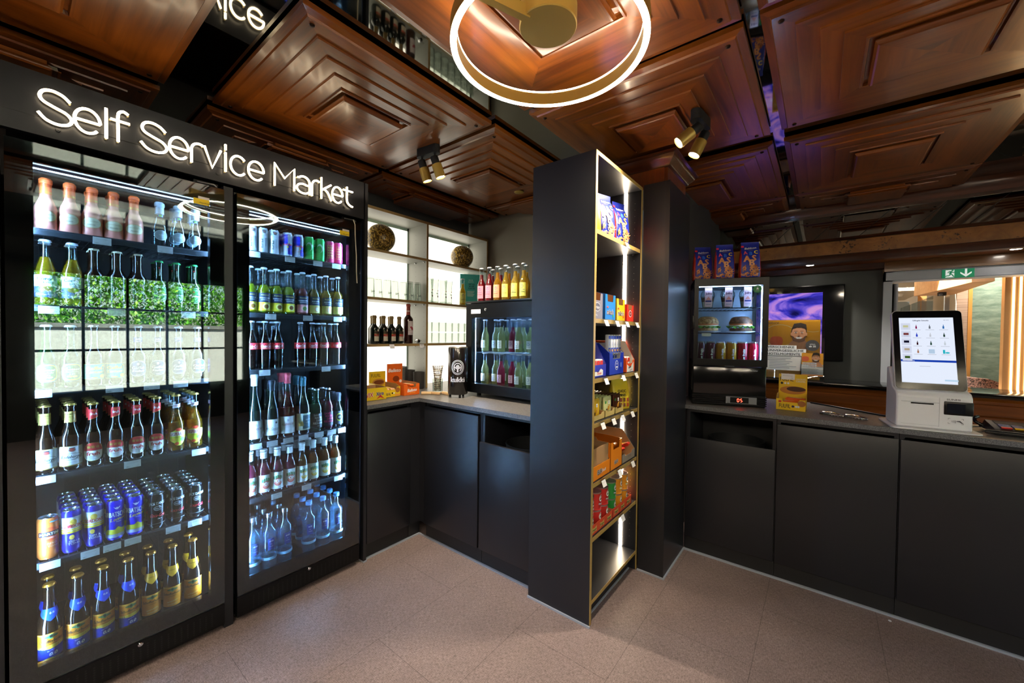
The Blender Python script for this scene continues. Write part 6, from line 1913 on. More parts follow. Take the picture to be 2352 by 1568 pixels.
# bottles inside it
def l_mix(c1):
    return lambda A: (A.rect(-0.020, 0.020, 0.030, 0.085, c1), A.ell(0, 0.062, 0.010, 0.011, C('#2a4a8a')), A.ell(0, 0.062, 0.008, 0.009, c1), A.text('kukki', 0, 0.042, 0.006, C('#2a4a8a'), w=0.026))
def n_mix(A):
    A.rect(-0.008, 0.008, 0.2, 0.201, OFFW)
DRK = {'pink': clear('drink_cocktail_pink', '#f07098', f0=0.02, body=0.4, bodycol='#d04a78'), 'pale': clear('drink_cocktail_pale', '#e8e8c0', f0=0.02, body=0.35, bodycol='#d8d8a0'), 'red': mat('drink_cocktail_red', '#6a0a14', 0.15)}
K_MP = bottle('cocktail_bottle', 'x', 0.235, 0.0300, 0.0150, 0.115, 0.165, G_CLEAR, CAPWHITE, liquid=DRK['pale'], fill=0.180, label=l_mix(C('#dfe6ee')))
K_MR = bottle('cocktail_bottle', 'x', 0.235, 0.0300, 0.0150, 0.115, 0.165, G_CLEAR, CAPWHITE, liquid=DRK['pink'], fill=0.180, label=l_mix(C('#e8b0c8')))
GI = 'cocktail bottles inside the small fridge'
for s_, z in ((0, WT + 0.077), (1, WT + 0.320)):
    for i in range(7):
        K = K_MR if (i in (3, 6) or (s_ == 0 and i == 2)) else K_MP
        put(K, -1.955 + 0.078 * i, 2.175 + 0.03 * (i % 2), z, f'cocktail bottle inside the small corner fridge, {("lower", "upper")[s_]} level, {ORD[i]} from its hinge side', GI, -PI / 2)
    for i in range(6):
        put(K_MP, -1.92 + 0.078 * i, 2.285, z, f'cocktail bottle, back row, small corner fridge, {("lower", "upper")[s_]} level, {ORD[i]} from hinge side', GI, -PI / 2)
# bottles and carton on top of it
TP = WT + 0.0145 + HH + 0.0015
def l_kuk(c1, word):
    return lambda A: (A.rect(-0.024, 0.026, 0.022, 0.112, c1), A.ell(0, 0.088, 0.010, 0.011, C('#2a4a8a')), A.ell(0, 0.088, 0.0078, 0.0088, c1), A.rect(-0.0015, 0.0015, 0.086, 0.097, C('#2a4a8a')), A.text('kukki', 0, 0.066, 0.008, C('#2a4a8a'), w=0.030), A.text(word, 0, 0.050, 0.007, C('#1c3a4a'), w=0.032, bold=0.0003), A.text('cocktail', 0, 0.034, 0.004, C('#1c3a4a')))
K_KR = bottle('cocktail_bottle', 'x', 0.243, 0.0305, 0.0150, 0.118, 0.170, G_CLEAR, CAPWHITE, liquid=DRK['red'], fill=0.195, label=l_kuk(C('#e890a0'), 'ROSA'))
K_KO = bottle('cocktail_bottle', 'x', 0.243, 0.0305, 0.0150, 0.118, 0.170, G_CLEAR, CAPWHITE, liquid=clear('drink_orange_gold', '#f0c040', f0=0.02, body=0.5, bodycol='#d89a1c'), fill=0.200, label=l_kuk(C('#f0a078'), 'BASIL'))
K_KY = bottle('cocktail_bottle', 'x', 0.243, 0.0305, 0.0150, 0.118, 0.170, G_CLEAR, CAPWHITE, liquid=clear('drink_yellow_pale', '#f2d878', f0=0.02, body=0.4, bodycol='#e0b840'), fill=0.195, label=l_kuk(C('#e0e068'), 'LEMON'))
GT = 'cocktail bottles on top of the small fridge'
fr = [(K_KR, -1.960, 'dark red cocktail bottle, first beside the turquoise carton'), (K_KR, -1.884, 'dark red cocktail bottle, second from the turquoise carton'), (K_KO, -1.808, 'orange labelled cocktail bottle between dark red and yellow ones'), (K_KY, -1.732, 'yellow labelled cocktail bottle next to the orange labelled one'), (K_KY, -1.650, 'yellow labelled cocktail bottle, second from the orange labelled one'), (K_KY, -1.578, 'yellow labelled cocktail bottle, last one before the tall rack')]
for i, (K, x, lab) in enumerate(fr):
    put(K, x, 2.135, TP, lab, GT, -PI / 2 + 0.25)
for i, (K, x) in enumerate(((K_KR, -1.925), (K_KR, -1.845), (K_KO, -1.770), (K_KY, -1.690), (K_KY, -1.615))):
    put(K, x, 2.215, TP, f'cocktail bottle in the second row atop the small fridge, {ORD[i]} from the turquoise carton', GT, -PI / 2 + 0.2)
o = thing('cocktail_carton', 'turquoise printed cocktail leaflet box standing beside the red bottles', 'carton', (-2.62, 2.70, SHZ[1] + 0.001), PI / 2 - 0.62)
TUR = C('#3fb8b0', 0.45)
MB().box(-0.100, 0.100, -0.012, 0.012, 0, 0.300, TUR).build('carton', o, smooth=0)
b = MB()
A = art_plane(b, (0.0, -0.0124, 0.15), (1, 0, 0), (0, 0, 1))
A.text('NUR', 0.0, 0.095, 0.014, C('#bfe4dc'), w=0.04); A.text('ECHTE', 0.0, 0.078, 0.012, C('#bfe4dc'), w=0.05); A.text('MIT EIS', 0.008, 0.055, 0.014, C('#14404a'), w=0.055, bold=0.0006); A.text('IN DER', 0.008, 0.036, 0.014, C('#14404a'), w=0.05, bold=0.0006); A.text('FLASCHE', 0.008, 0.017, 0.014, C('#14404a'), w=0.06, bold=0.0006)
for k in range(6):
    A.rect(-0.035, 0.035 - 0.006 * (k % 3), -0.012 - 0.009 * k, -0.008 - 0.009 * k, C('#bfe4dc')); A.n -= 1
A.n += 1
A.ell(0.060, -0.125, 0.036, 0.024, C('#6fc83a'))
b.build('front_print', o, smooth=0)
put(K_KY, -2.60, 2.575, SHZ[1] + 0.001, 'yellow green cocktail bottle standing in front of the turquoise carton', GT, -0.6)

# ---------------------------------------------------------------- long counter at the front of the old bar
slab('long grey speckled counter top carrying the kiosk and the sandwich fridge', [(-0.80, 2.765), (2.2, 2.765), (2.2, 3.18), (0.34, 3.18), (0.18, 3.30), (-0.05, 3.46), (-0.80, 3.46)], 0.944, 0.969)
CT = 0.969
LG2 = 'dark base cabinets of the long counter'
cw = cabinet('dark waste cabinet below the sandwich fridge, with open slot', -0.690, -0.196, 2.762, 3.16, '-y', [(-0.685, -0.200, 0.102, 0.760)])
cw['group'] = LG2
t = thing('corner_filler', 'narrow dark filler strip between column and the waste cabinet', 'filler panel', (-0.697, 2.80, 0))
MB().box(-0.004, 0.006, 0.0, 0.02, 0.01, 0.942, DARK).build('panel', t)
bin_liner('round black bin inside the waste slot below the sandwich fridge', -0.43, 2.975, 0.752, 0.155)
c1 = cabinet('dark base cabinet between the waste slot and the kiosk seam', -0.194, 0.320, 2.762, 3.16, '-y', [(-0.192, 0.317, 0.102, 0.915)]); c1['group'] = LG2
c2 = cabinet('wide dark base cabinet under the card terminal', 0.322, 0.960, 2.762, 3.16, '-y', [(0.325, 0.957, 0.102, 0.915)]); c2['group'] = LG2
structure('baseboard_counter', MB().box(-0.70, 2.2, 2.772, 2.786, 0, 0.010, SEAL))
o = thing('paper_scrap', 'tiny white scrap on the floor before the counter plinth', 'scrap', (0.300, 2.73, 0.0))
MB().lathe([(0, 0), (0.007, 0.0005), (0.006, 0.003), (0, 0.004)], PAPER, 7).build('scrap', o)

# old bar: wood front and black stone ledge below the hatch
t = thing('bar_ledge', 'black polished stone ledge on a wood moulded bar front', 'bar ledge', (0.8, 4.45, 0))
MB().box(-1.59, 2.7, -0.22, 0.245, 1.012, 1.045, speckle('black_granite', '#08090a', '#2a2c2e', 260, 0.08, 0.5, 0.8), bev=0.004).build('stone_top', t)
b = MB()
pf = [(-0.160, 0.0), (-0.160, 0.82), (-0.172, 0.845), (-0.172, 0.870), (-0.164, 0.880), (-0.164, 0.955), (-0.178, 0.965), (-0.182, 0.985), (-0.17, 1.0), (-0.17, 1.012), (0.24, 1.012), (0.24, 0.0)]
b.prism(pf, -1.59, 2.7, WX, axis='x')
b.build('wood_front', t)

# wall screen
t = thing('wall_screen', 'black flat screen on the dark wall, showing a violet picture', 'television', (-0.40, 4.692, 1.56))
MB().box(-0.56, 0.560, -0.035, 0.006, -0.350, 0.352, BLACK, bev=0.004).build('housing', t)
MB().box(-0.552, 0.552, -0.0362, -0.0352, -0.342, 0.344, mat('screen_glass', '#030304', 0.05, spec=0.7)).build('screen', t)
def picture_material():
    m, tr = _new('screen_picture')
    N, L = tr.nodes, tr.links
    o = N.new('ShaderNodeOutputMaterial'); e = N.new('ShaderNodeEmission')
    tc = N.new('ShaderNodeTexCoord'); n = N.new('ShaderNodeTexNoise')
    n.inputs['Scale'].default_value = 2.6; n.inputs['Detail'].default_value = 4; n.inputs['Distortion'].default_value = 1.6
    mp = N.new('ShaderNodeMapping'); mp.inputs['Scale'].default_value = (1, 1, 2.2)
    L.new(tc.outputs['Object'], mp.inputs[0]); L.new(mp.outputs[0], n.inputs['Vector'])
    cr = N.new('ShaderNodeValToRGB')
    el = cr.color_ramp.elements
    el[0].position = 0.30; el[0].color = H('#14124a'); el[1].position = 0.78; el[1].color = H('#e8d8f0')
    for p, c in ((0.42, '#3a34b8'), (0.50, '#8a6ad8'), (0.58, '#c88ad0'), (0.68, '#b8a0e8')):
        q = el.new(p); q.color = H(c)
    L.new(n.outputs['Fac'], cr.inputs[0]); L.new(cr.outputs[0], e.inputs[0]); e.inputs[1].default_value = 0.42
    L.new(e.outputs[0], o.inputs[0])
    return m
MB().box(-0.552, 0.402, -0.0368, -0.0363, -0.342, 0.285, picture_material()).build('lit_picture', t)

# poster stand on the ledge with its leaflet pocket
o = thing('poster_stand', 'leaning yellow poster of a smiling man in a clear stand on the ledge', 'poster stand', (-0.205, 4.40, 1.046), 0.05)
tilt = Matrix.Rotation(math.radians(-9), 4, 'X')
PY, SKIN, HAIR = C('#f0a520', 0.4), C('#d99a72', 0.5), C('#2a1a12', 0.6)
CL = clear('acrylic', '#f2f4f6', f0=0.06)
W_, H_ = 0.40, 0.545
MB().box(-W_ / 2 - 0.004, W_ / 2 + 0.03, -0.004, -0.001, 0.0, H_ + 0.006, CL, R=tilt).build('clear_front', o)
MB().box(-W_ / 2 - 0.004, W_ / 2 + 0.03, -0.06, 0.05, 0.0, 0.003, CL).build('clear_foot', o)
def man(A, u, v, k):
    A.star(u, v - 0.085 * k, [(-0.085 * k, -0.035 * k), (0.085 * k, -0.035 * k), (0.055 * k, 0.015 * k), (0.028 * k, 0.05 * k), (-0.028 * k, 0.05 * k), (-0.055 * k, 0.015 * k)], SKIN)
    A.ell(u, v + 0.008 * k, 0.047 * k, 0.066 * k, HAIR)
    A.ell(u, v, 0.043 * k, 0.058 * k, SKIN, p=2.4)
    A.star(u, v - 0.035 * k, [(-0.042 * k, 0.020 * k), (-0.03 * k, 0.002 * k), (0.03 * k, 0.002 * k), (0.042 * k, 0.020 * k), (0.034 * k, -0.016 * k), (0, -0.028 * k), (-0.034 * k, -0.016 * k)], C('#6a4a38', 0.6))
    A.ell(u, v - 0.020 * k, 0.030 * k, 0.018 * k, SKIN)
    A.star(u, v - 0.030 * k, [(-0.020 * k, 0.006 * k), (0.020 * k, 0.006 * k), (0.012 * k, -0.006 * k), (-0.012 * k, -0.006 * k)], OFFW)
    A.star(u, v + 0.052 * k, [(-0.045 * k, -0.018 * k), (-0.030 * k, -0.002 * k), (0.0, -0.006 * k), (0.034 * k, -0.004 * k), (0.047 * k, -0.018 * k), (0.042 * k, 0.018 * k), (0.01 * k, 0.030 * k), (-0.03 * k, 0.024 * k)], HAIR)
    for s in (-1, 1):
        A.ell(u + s * 0.018 * k, v + 0.010 * k, 0.008 * k, 0.0035 * k, OFFW); A.ell(u + s * 0.018 * k, v + 0.010 * k, 0.0034 * k, 0.0034 * k, INK)
        A.rect(u + s * 0.018 * k - 0.010 * k, u + s * 0.018 * k + 0.010 * k, v + 0.019 * k, v + 0.022 * k, HAIR)
        A.ell(u + s * 0.044 * k, v - 0.002 * k, 0.006 * k, 0.012 * k, SKIN)
    A.star(u, v - 0.006 * k, [(-0.003 * k, 0.012 * k), (0.003 * k, 0.012 * k), (0.008 * k, -0.008 * k), (-0.008 * k, -0.008 * k)], C('#c88660', 0.5))
b = MB().box(-W_ / 2, W_ / 2, 0.0, 0.0008, 0.006, H_, PY, R=tilt)
A = Art(b, lambda u, v, d: tuple(tilt @ Vector((u, -0.0002 - d, v))), 0.0002)
for (x, y, r) in ((0.15, 0.52, 0.11), (-0.10, 0.40, 0.13)):
    pts = [(x + r * math.cos(i * PI / 16), y + r * 0.8 * math.sin(i * PI / 16)) for i in range(33)]
    for i in range(32):
        (a, c), (d, e) = pts[i], pts[i + 1]
        if -W_ / 2 < min(a, d) and max(a, d) < W_ / 2 and max(c, e) < H_ - 0.008:
            A._put([(a, c), (d, e), (x + (d - x) * 0.95, y + (e - y) * 0.95), (x + (a - x) * 0.95, y + (c - y) * 0.95)], [(0, 1, 2, 3)], C('#f6d9a0')); A.n -= 1
A.n += 1
A.ell(-0.125, 0.345, 0.050, 0.045, C('#e8683c'), p=3)
man(A, 0.045, 0.415, 1.25)
A.ell(0.145, 0.310, 0.050, 0.050, C('#4a4a4e')); A.text('schon', 0.145, 0.322, 0.012, OFFW); A.text('ab 25', 0.145, 0.302, 0.016, OFFW, bold=0.0008)
A.rect(-W_ / 2, W_ / 2, 0.075, 0.215, C('#ecebe8'))
for k, (tx, ww) in enumerate((('VERSCHENKE', 0.205), ('UNVERGESSLICHE', 0.275), ('HOTELMOMENTE', 0.250))):
    z = 0.290 - 0.032 * k
    A.rect(-W_ / 2, -W_ / 2 + ww + 0.025, z - 0.015, z + 0.016, OFFW)
    A.text(tx, -W_ / 2 + 0.008 + ww / 2, z, 0.020, C('#3a3a3e'), w=ww, bold=0.0008)
for k in range(8):
    A.rect(-W_ / 2 + 0.012 + (0.012 if k > 2 else 0), (0.0, -0.01, -0.05, 0.0, -0.02, -0.04, 0.03, -0.02)[k], 0.196 - 0.0145 * k, 0.201 - 0.0145 * k, INKG); A.n -= 1
A.n += 1
A.text('SEEHOF', -0.150, 0.515, 0.020, INK, w=0.085)
A.text('hotels.com', -0.02, 0.040, 0.014, OFFW, w=0.12, bold=0.0008)
b.build('poster', o, smooth=0)
pk = MB().box(0.062, W_ / 2 + 0.028, -0.034, -0.0315, 0.028, 0.095, CL, R=tilt)
pk.box(0.062, 0.0645, -0.034, -0.004, 0.028, 0.17, CL, R=tilt); pk.box(W_ / 2 + 0.0255, W_ / 2 + 0.028, -0.034, -0.004, 0.028, 0.17, CL, R=tilt)
pk.box(0.062, W_ / 2 + 0.028, -0.034, -0.004, 0.026, 0.029, CL, R=tilt)
pk.build('leaflet_pocket', o)
of = thing('leaflet_stack', 'stack of small leaflets with the same smiling man in the clear pocket', 'leaflets', (-0.205, 4.40, 1.046), 0.05)
b = MB()
for k in range(6):
    b.box(0.068, W_ / 2 + 0.022, -0.030 + 0.004 * k, -0.0275 + 0.004 * k, 0.031, 0.236 - 0.002 * k, PAPER, R=tilt)
A = Art(b, lambda u, v, d: tuple(tilt @ Vector((u, -0.0303 - d, v))), 0.0002)
A.rect(0.068, W_ / 2 + 0.022, 0.135, 0.236, PY)
A.ell(0.095, 0.185, 0.026, 0.022, C('#e8683c'), p=3); man(A, 0.170, 0.192, 0.62)
for k in range(3):
    A.rect(0.074, 0.176, 0.140 - 0.016 * k, 0.152 - 0.016 * k, OFFW)
    A.text(('VERSCHENKE', 'UNVERGESSLICHE', 'HOTELMOMENTE')[k], 0.122, 0.146 - 0.016 * k, 0.008, C('#2a5a9a'), w=0.085)
for k in range(5):
    A.rect(0.078, 0.19 - 0.01 * (k % 2), 0.090 - 0.011 * k, 0.0935 - 0.011 * k, INKG); A.n -= 1
A.n += 1
A.rect(0.068, W_ / 2 + 0.022, 0.033, 0.046, C('#d8884a'))
b.build('leaflets', of, smooth=0)

# ---------------------------------------------------------------- sandwich display fridge (turned a little to the right)
ang = math.radians(18.0)
DF = thing('display_fridge', 'black countertop fridge with lit sandwiches, cookie bags on its roof', 'display fridge', (-0.468, 2.888, CT + 0.001), ang)
w2, dd, hh = 0.214, 0.360, 0.835
b = MB()
b.box(-w2, w2, 0.02, dd, 0.0, 0.255, BLACK, bev=0.006)
b.box(-w2, w2, 0.02, dd, hh - 0.045, hh, BLACK, bev=0.006)
for sx in (-1, 1):
    for y in (0.022, dd - 0.026):
        b.box(sx * w2 - (0.024 if sx > 0 else 0), sx * w2 + (0.024 if sx < 0 else 0), y, y + 0.024, 0.25, hh - 0.04, BLACK)
b.build('cabinet', DF)
for sx in (-1, 1):
    MB().box(sx * (w2 - 0.006), sx * (w2 - 0.002), 0.046, dd - 0.026, 0.256, hh - 0.046, GLASSF).build('side_pane', DF)
MB().box(-w2 + 0.02, w2 - 0.02, dd - 0.022, dd - 0.018, 0.256, hh - 0.046, mat('liner_pale', '#9fb0c8', 0.3)).build('back_panel', DF)
d = thing('door', None, None); d.parent = DF
b = MB()
for (x0, x1, z0, z1) in ((-w2, -w2 + 0.026, 0.262, hh - 0.004), (w2 - 0.034, w2, 0.262, hh - 0.004), (-w2 + 0.026, w2 - 0.034, hh - 0.052, hh - 0.004), (-w2 + 0.026, w2 - 0.034, 0.262, 0.305)):
    b.box(x0, x1, 0.0, 0.018, z0, z1, BLACK)
b.build('door_frame', d)
MB().box(-w2 + 0.026, w2 - 0.034, 0.006, 0.010, 0.305, hh - 0.052, GLASSF).build('glass_pane', d)
MB().box(-w2 - 0.012, -w2 + 0.004, -0.020, -0.002, 0.50, 0.59, BLACK, bev=0.004).build('handle', d)
b = MB()
A = art_plane(b, (0.150, -0.0006, hh - 0.078), (1, 0, 0), (0, 0, 1))
A.ell(0, 0, 0.024, 0.024, C('#2a8a4a')); A.ell(0, 0, 0.022, 0.022, C('#1f7a40')); A.star(0, 0.003, [(-0.008, -0.006), (0.008, -0.006), (0, 0.008)], OFFW); A.text('ENERGIE', 0, -0.012, 0.004, OFFW); A.text('natural', 0, 0.014, 0.003, OFFW)
b.build('round_sticker', d)
b = MB().box(-w2 + 0.004, w2 - 0.004, 0.0125, 0.021, 0.075, 0.252, mat('front_panel_gloss', '#0a0b0d', 0.12, spec=0.6), bev=0.003)
A = art_plane(b, (0.145, 0.0122, 0.236), (1, 0, 0), (0, 0, 1)); A.text('Bartscher', 0, 0, 0.009, C('#c8ccd4'), w=0.04)
fp = b.build('front_panel', DF)
b = MB()
for k in range(5):
    b.box(-w2 - 0.002, w2 + 0.002, 0.006, 0.021, 0.010 + 0.0125 * k, 0.017 + 0.0125 * k, BLACK)
    for sx in (-1, 1):
        b.box(sx * (w2 + 0.001) - 0.002, sx * (w2 + 0.001) + 0.002, 0.02, dd - 0.02, 0.010 + 0.0125 * k, 0.017 + 0.0125 * k, BLACK)
b.build('vent_grille', DF)
b = MB()
for k in range(17):
    z = 0.09 + 0.0095 * k
    b.prism([(0.04, z), (dd - 0.03, z + 0.05), (dd - 0.03, z + 0.054), (0.04, z + 0.004)], -w2 - 0.002, -w2, mat('vent_brown', '#2f2a22', 0.5), axis='x')
b.build('side_vents', DF)
pn = MB().box(-0.015, 0.160, 0.002, 0.008, 0.020, 0.064, mat('panel_silver', '#8a8e94', 0.35, 0.5))
pn.box(0.010, 0.115, 0.001, 0.0025, 0.024, 0.060, BLACK)
pn_o = pn.build('control_panel', DF)
b = MB()
SEG = {'0': 'abcdef', '5': 'afgcd'}
RE = emat('digit_red', (1.0, 0.04, 0.02, 1), 6.0)
def digit(ch, ox, oz, s=0.020):
    w = s * 0.5; k = s * 0.11
    P = {'a': (0, s, w, s), 'g': (0, s / 2, w, s / 2), 'd': (0, 0, w, 0), 'f': (0, s / 2, 0, s), 'b': (w, s / 2, w, s), 'e': (0, 0, 0, s / 2), 'c': (w, 0, w, s / 2)}
    for c in SEG[ch]:
        x0, z0, x1, z1 = P[c]
        if z0 == z1:
            b.box(ox + x0 + k, ox + x1 - k, 0.0002, 0.0009, oz + z0 - k / 1.4, oz + z0 + k / 1.4, RE)
        else:
            b.box(ox + x0 - k / 1.4, ox + x0 + k / 1.4, 0.0002, 0.0009, oz + z0 + k, oz + z1 - k, RE)
digit('0', 0.050, 0.032); digit('5', 0.068, 0.032)
b.build('digits', pn_o)
for z in (0.420 - 0.03, 0.560 - 0.03, 0.640):
    pass
for z in (0.475, 0.640):
    b = MB()
    for i in range(15):
        x = -w2 + 0.03 + i * (2 * w2 - 0.06) / 14
        b.cyl((x, 0.03, z), (x, dd - 0.03, z), 0.0014, BLACK, 5)
    b.tube([(-w2 + 0.024, 0.028, z), (w2 - 0.024, 0.028, z), (w2 - 0.024, dd - 0.028, z), (-w2 + 0.024, dd - 0.028, z)], 0.003, BLACK, 6, closed=True)
    b.build('wire_shelf', DF)
MB().box(-w2 + 0.03, w2 - 0.04, 0.022, 0.030, hh - 0.055, hh - 0.049, LEDR).build('led_strip', DF)
MB().box(w2 - 0.036, w2 - 0.032, 0.020, 0.026, 0.31, hh - 0.06, LEDC).build('led_strip', DF)
FM = Matrix.Translation((-0.468, 2.888, CT + 0.001)) @ Matrix.Rotation(ang, 4, 'Z')
def infridge(root, x, y, z, label, group, rz=0.0, cat=None):
    p = FM @ Vector((x, y, z))
    return put(root, p.x, p.y, p.z, label, group, ang + rz)
# dessert cups
def cup():
    t = thing('dessert_cup', 'x', 'dessert cup')
    MB().lathe([(0, 0), (0.030, 0), (0.042, 0.075), (0.045, 0.078), (0.042, 0.078), (0.029, 0.003), (0, 0.003)], TUMG, 22).build('clear_cup', t)
    MB().lathe([(0, 0.004), (0.028, 0.004), (0.034, 0.040), (0, 0.040)], C('#e8dcd6', 0.5), 20).build('filling', t)
    MB().lathe([(0.030, 0.0405), (0.034, 0.0405), (0.039, 0.066), (0.02, 0.074), (0, 0.072)], C('#8a4a2c', 0.6), 20).build('topping', t)
    MB().lathe([(0.045, 0.079), (0.044, 0.082), (0.042, 0.10), (0.028, 0.122), (0, 0.128)], TUMG, 22).build('dome_lid', t)
    b = MB().box(-0.022, 0.022, -0.0445, -0.0430, 0.006, 0.132, C('#e8c0cc', 0.45))
    A = art_plane(b, (0, -0.0446, 0.07), (1, 0, 0), (0, 0, 1))
    A.text('Jofru', 0, 0.024, 0.015, C('#4a1c50'), w=0.036, bold=0.0008); A.star(0, -0.010, [(-0.015, -0.008), (0.015, -0.008), (0.008, 0.004), (0, 0.014), (-0.008, 0.004)], C('#e88a7a')); A.rect(-0.018, 0.018, -0.032, -0.022, C('#2a2a7a')); A.rect(-0.015, 0.015, -0.050, -0.046, INKG)
    b.build('paper_band', t, smooth=0)
    return t
K_CUP = cup()
for i, x in enumerate((-0.125, -0.005, 0.105)):
    infridge(K_CUP, x, 0.085, 0.644, f'dessert cup with pink paper band, {ORD[i]} from left in the sandwich fridge', 'dessert cups in the sandwich fridge')
def sandwich(name, desc, bread, seed, seeds=False):
    t = thing(name, desc, 'sandwich')
    r = random.Random(seed)
    w, d = 0.068, 0.050
    def bun(z0, z1, sc, m, nm):
        b = MB()
        V = []
        n, k = 26, 7
        for j in range(k + 1):
            b_ = PI / 2 * j / k
            for i in range(n):
                a = 2 * PI * i / n
                q = math.cos(b_) ** 0.55 if j < k else 0
                V.append((w * sc * q * math.cos(a) * (1 + 0.02 * r.uniform(-1, 1)), d * sc * q * math.sin(a) * (1 + 0.02 * r.uniform(-1, 1)), z0 + (z1 - z0) * math.sin(b_) + 0.0015 * r.uniform(-1, 1)))
        F = [(j * n + i, j * n + (i + 1) % n, (j + 1) * n + (i + 1) % n, (j + 1) * n + i) for j in range(k) for i in range(n)]
        F.append(tuple(range(n))[::-1])
        b.mesh(V, F, m)
        b.build(nm, t, smooth=60)
    MB().lathe([(0, 0), (0.9, 0.0), (1.0, 0.006), (0.97, 0.020), (0, 0.022)], bread, 26, R=Matrix.Diagonal((w, d, 1, 1))).build('bun_base', t)
    b = MB()
    n = 60
    V = []
    for k, (q, z) in enumerate(((0.5, 0.030), (1.05, 0.030), (1.18, 0.026))):
        for i in range(n):
            a = 2 * PI * i / n
            ruff = 1 + (0.10 * math.sin(i * 2.1 + k) + 0.06 * r.uniform(-1, 1)) * (k / 2)
            V.append((w * q * ruff * math.cos(a), d * q * ruff * math.sin(a), z + (0.008 * math.sin(i * 1.7) + 0.004 * r.uniform(-1, 1)) * (k / 2)))
    F = [(k * n + i, k * n + (i + 1) % n, (k + 1) * n + (i + 1) % n, (k + 1) * n + i) for k in range(2) for i in range(n)]
    b.mesh(V, F, C('#5fa828', 0.5))
    b.build('lettuce', t, smooth=60)
    MB().lathe([(0, 0.031), (1.0, 0.031), (1.02, 0.036), (1.0, 0.040), (0, 0.040)], C('#e8e0c0', 0.5), 24, R=Matrix.Diagonal((w, d, 1, 1))).build('cheese_slice', t)
    MB().lathe([(0, 0.0405), (0.98, 0.0405), (1.0, 0.045), (0.98, 0.049), (0, 0.049)], C('#e07a4a', 0.4), 24, R=Matrix.Diagonal((w, d, 1, 1))).build('filling_slice', t)
    bun(0.049, 0.098, 1.02, bread, 'bun_top')
    return t
BR1 = speckle('bread_seeded', '#8a5f34', '#d8b078', 60, 0.7, 0.4, 0.62)
BR2 = speckle('bread_rye', '#4a2a16', '#8a5a36', 40, 0.6, 0.4, 0.7)
s1 = sandwich('sandwich', 'seeded bun sandwich with salmon pink filling in the display fridge', BR1, 3)
s2 = sandwich('sandwich', 'dark rye bun sandwich with lettuce frill in the display fridge', BR2, 4)
def plate(label, x, y):
    t = thing('plate', label, 'plate')
    MB().lathe([(0, 0), (0.045, 0), (0.075, 0.006), (0.085, 0.009), (0.084, 0.011), (0.07, 0.009), (0.045, 0.003), (0, 0.003)], WHITE, 36).build('dish', t)
    p = FM @ Vector((x, y, 0.478)); t.location = p; t.rotation_euler = (0, 0, ang)
    return t
plate('white plate under the seeded sandwich', -0.120, 0.115); plate('white plate under the rye sandwich', 0.080, 0.115)
p = FM @ Vector((-0.120, 0.110, 0.4895)); s1.location = p; s1.rotation_euler = (0, 0, ang)
p = FM @ Vector((0.080, 0.110, 0.4895)); s2.location = p; s2.rotation_euler = (0, 0, ang)
def juice(name, col):
    t = thing('smoothie_bottle', 'x', 'juice bottle')
    p = [(0, 0), (0.0255, 0.0), (0.028, 0.004), (0.028, 0.125), (0.027, 0.140), (0.0215, 0.152), (0.0215, 0.154)]
    MB().lathe(p, clear('juice_' + name, col, f0=0.05, body=0.8, bodycol=col), 24).build('juice_body', t)
    MB().lathe([(0.0225, 0.150), (0.0225, 0.160), (0.021, 0.162), (0, 0.162)], clear('clear_cap', '#f0f4f6', f0=0.08, body=0.3, bodycol='#e0e4e8'), 24).build('screw_cap', t)
    b = MB()
    A = art_round(b, lambda z: 0.0284, 0.028, a0=-PI / 2)
    A.text('true fruits', 0.0, 0.070, 0.013, OFFW, w=0.085, rot=PI / 2, bold=0.0005)
    b.build('label', t)
    return t
K_JP, K_JY, K_JR = juice('purple', '#6a1c3c'), juice('yellow', '#e0a820'), juice('red', '#c01838')
for i, (K, nm) in enumerate(((K_JP, 'dark purple'), (K_JP, 'dark purple'), (K_JY, 'yellow'), (K_JY, 'yellow'), (K_JR, 'crimson'), (K_JR, 'crimson'))):
    infridge(K, -0.160 + 0.0625 * i, 0.075, 0.258, f'{nm} smoothie bottle, {ORD[i]} of six from left in the sandwich fridge', f'{nm} smoothie bottles')
    infridge(K, -0.160 + 0.0625 * i, 0.145, 0.258, f'{nm} smoothie bottle, {ORD[i]} of six from left, second row of the sandwich fridge', f'{nm} smoothie bottles')
for i, x in enumerate((-0.135, 0.005)):
    o = thing('shelf_card', ('white price card below the seeded sandwich', 'white price card at the foot of the yellow smoothies')[i], 'price card', (0, 0, 0), 0, 'price cards in the sandwich fridge')
    MB().box(-0.028, 0.028, 0, 0.001, 0, 0.020, PAPER).build('card', o)
    b = MB(); art_plane(b, (0, -0.0002, 0.010), (1, 0, 0), (0, 0, 1)).text('Sandwich 4,90', 0, 0.002, 0.004, INKG, w=0.04); b.build('print', o, smooth=0)
    p = FM @ Vector((x, 0.0225, (0.4535, 0.2585)[i])); o.location = p; o.rotation_euler = (0, 0, ang)
TOPF = CT + 0.001 + hh + 0.001
for i, (x, y, a) in enumerate(((-0.158, 0.125, 0.05), (-0.030, 0.085, -0.05), (0.112, 0.055, -0.10))):
    p = FM @ Vector((x, y, 0))
    put(K_BAG, p.x, p.y, TOPF, ('blue cookie bag on the sandwich fridge, nearest the column', 'blue cookie bag in the middle on the sandwich fridge', 'blue cookie bag on the sandwich fridge, nearest the screen')[i], GB, ang - PI / 2 + a + 0.15)

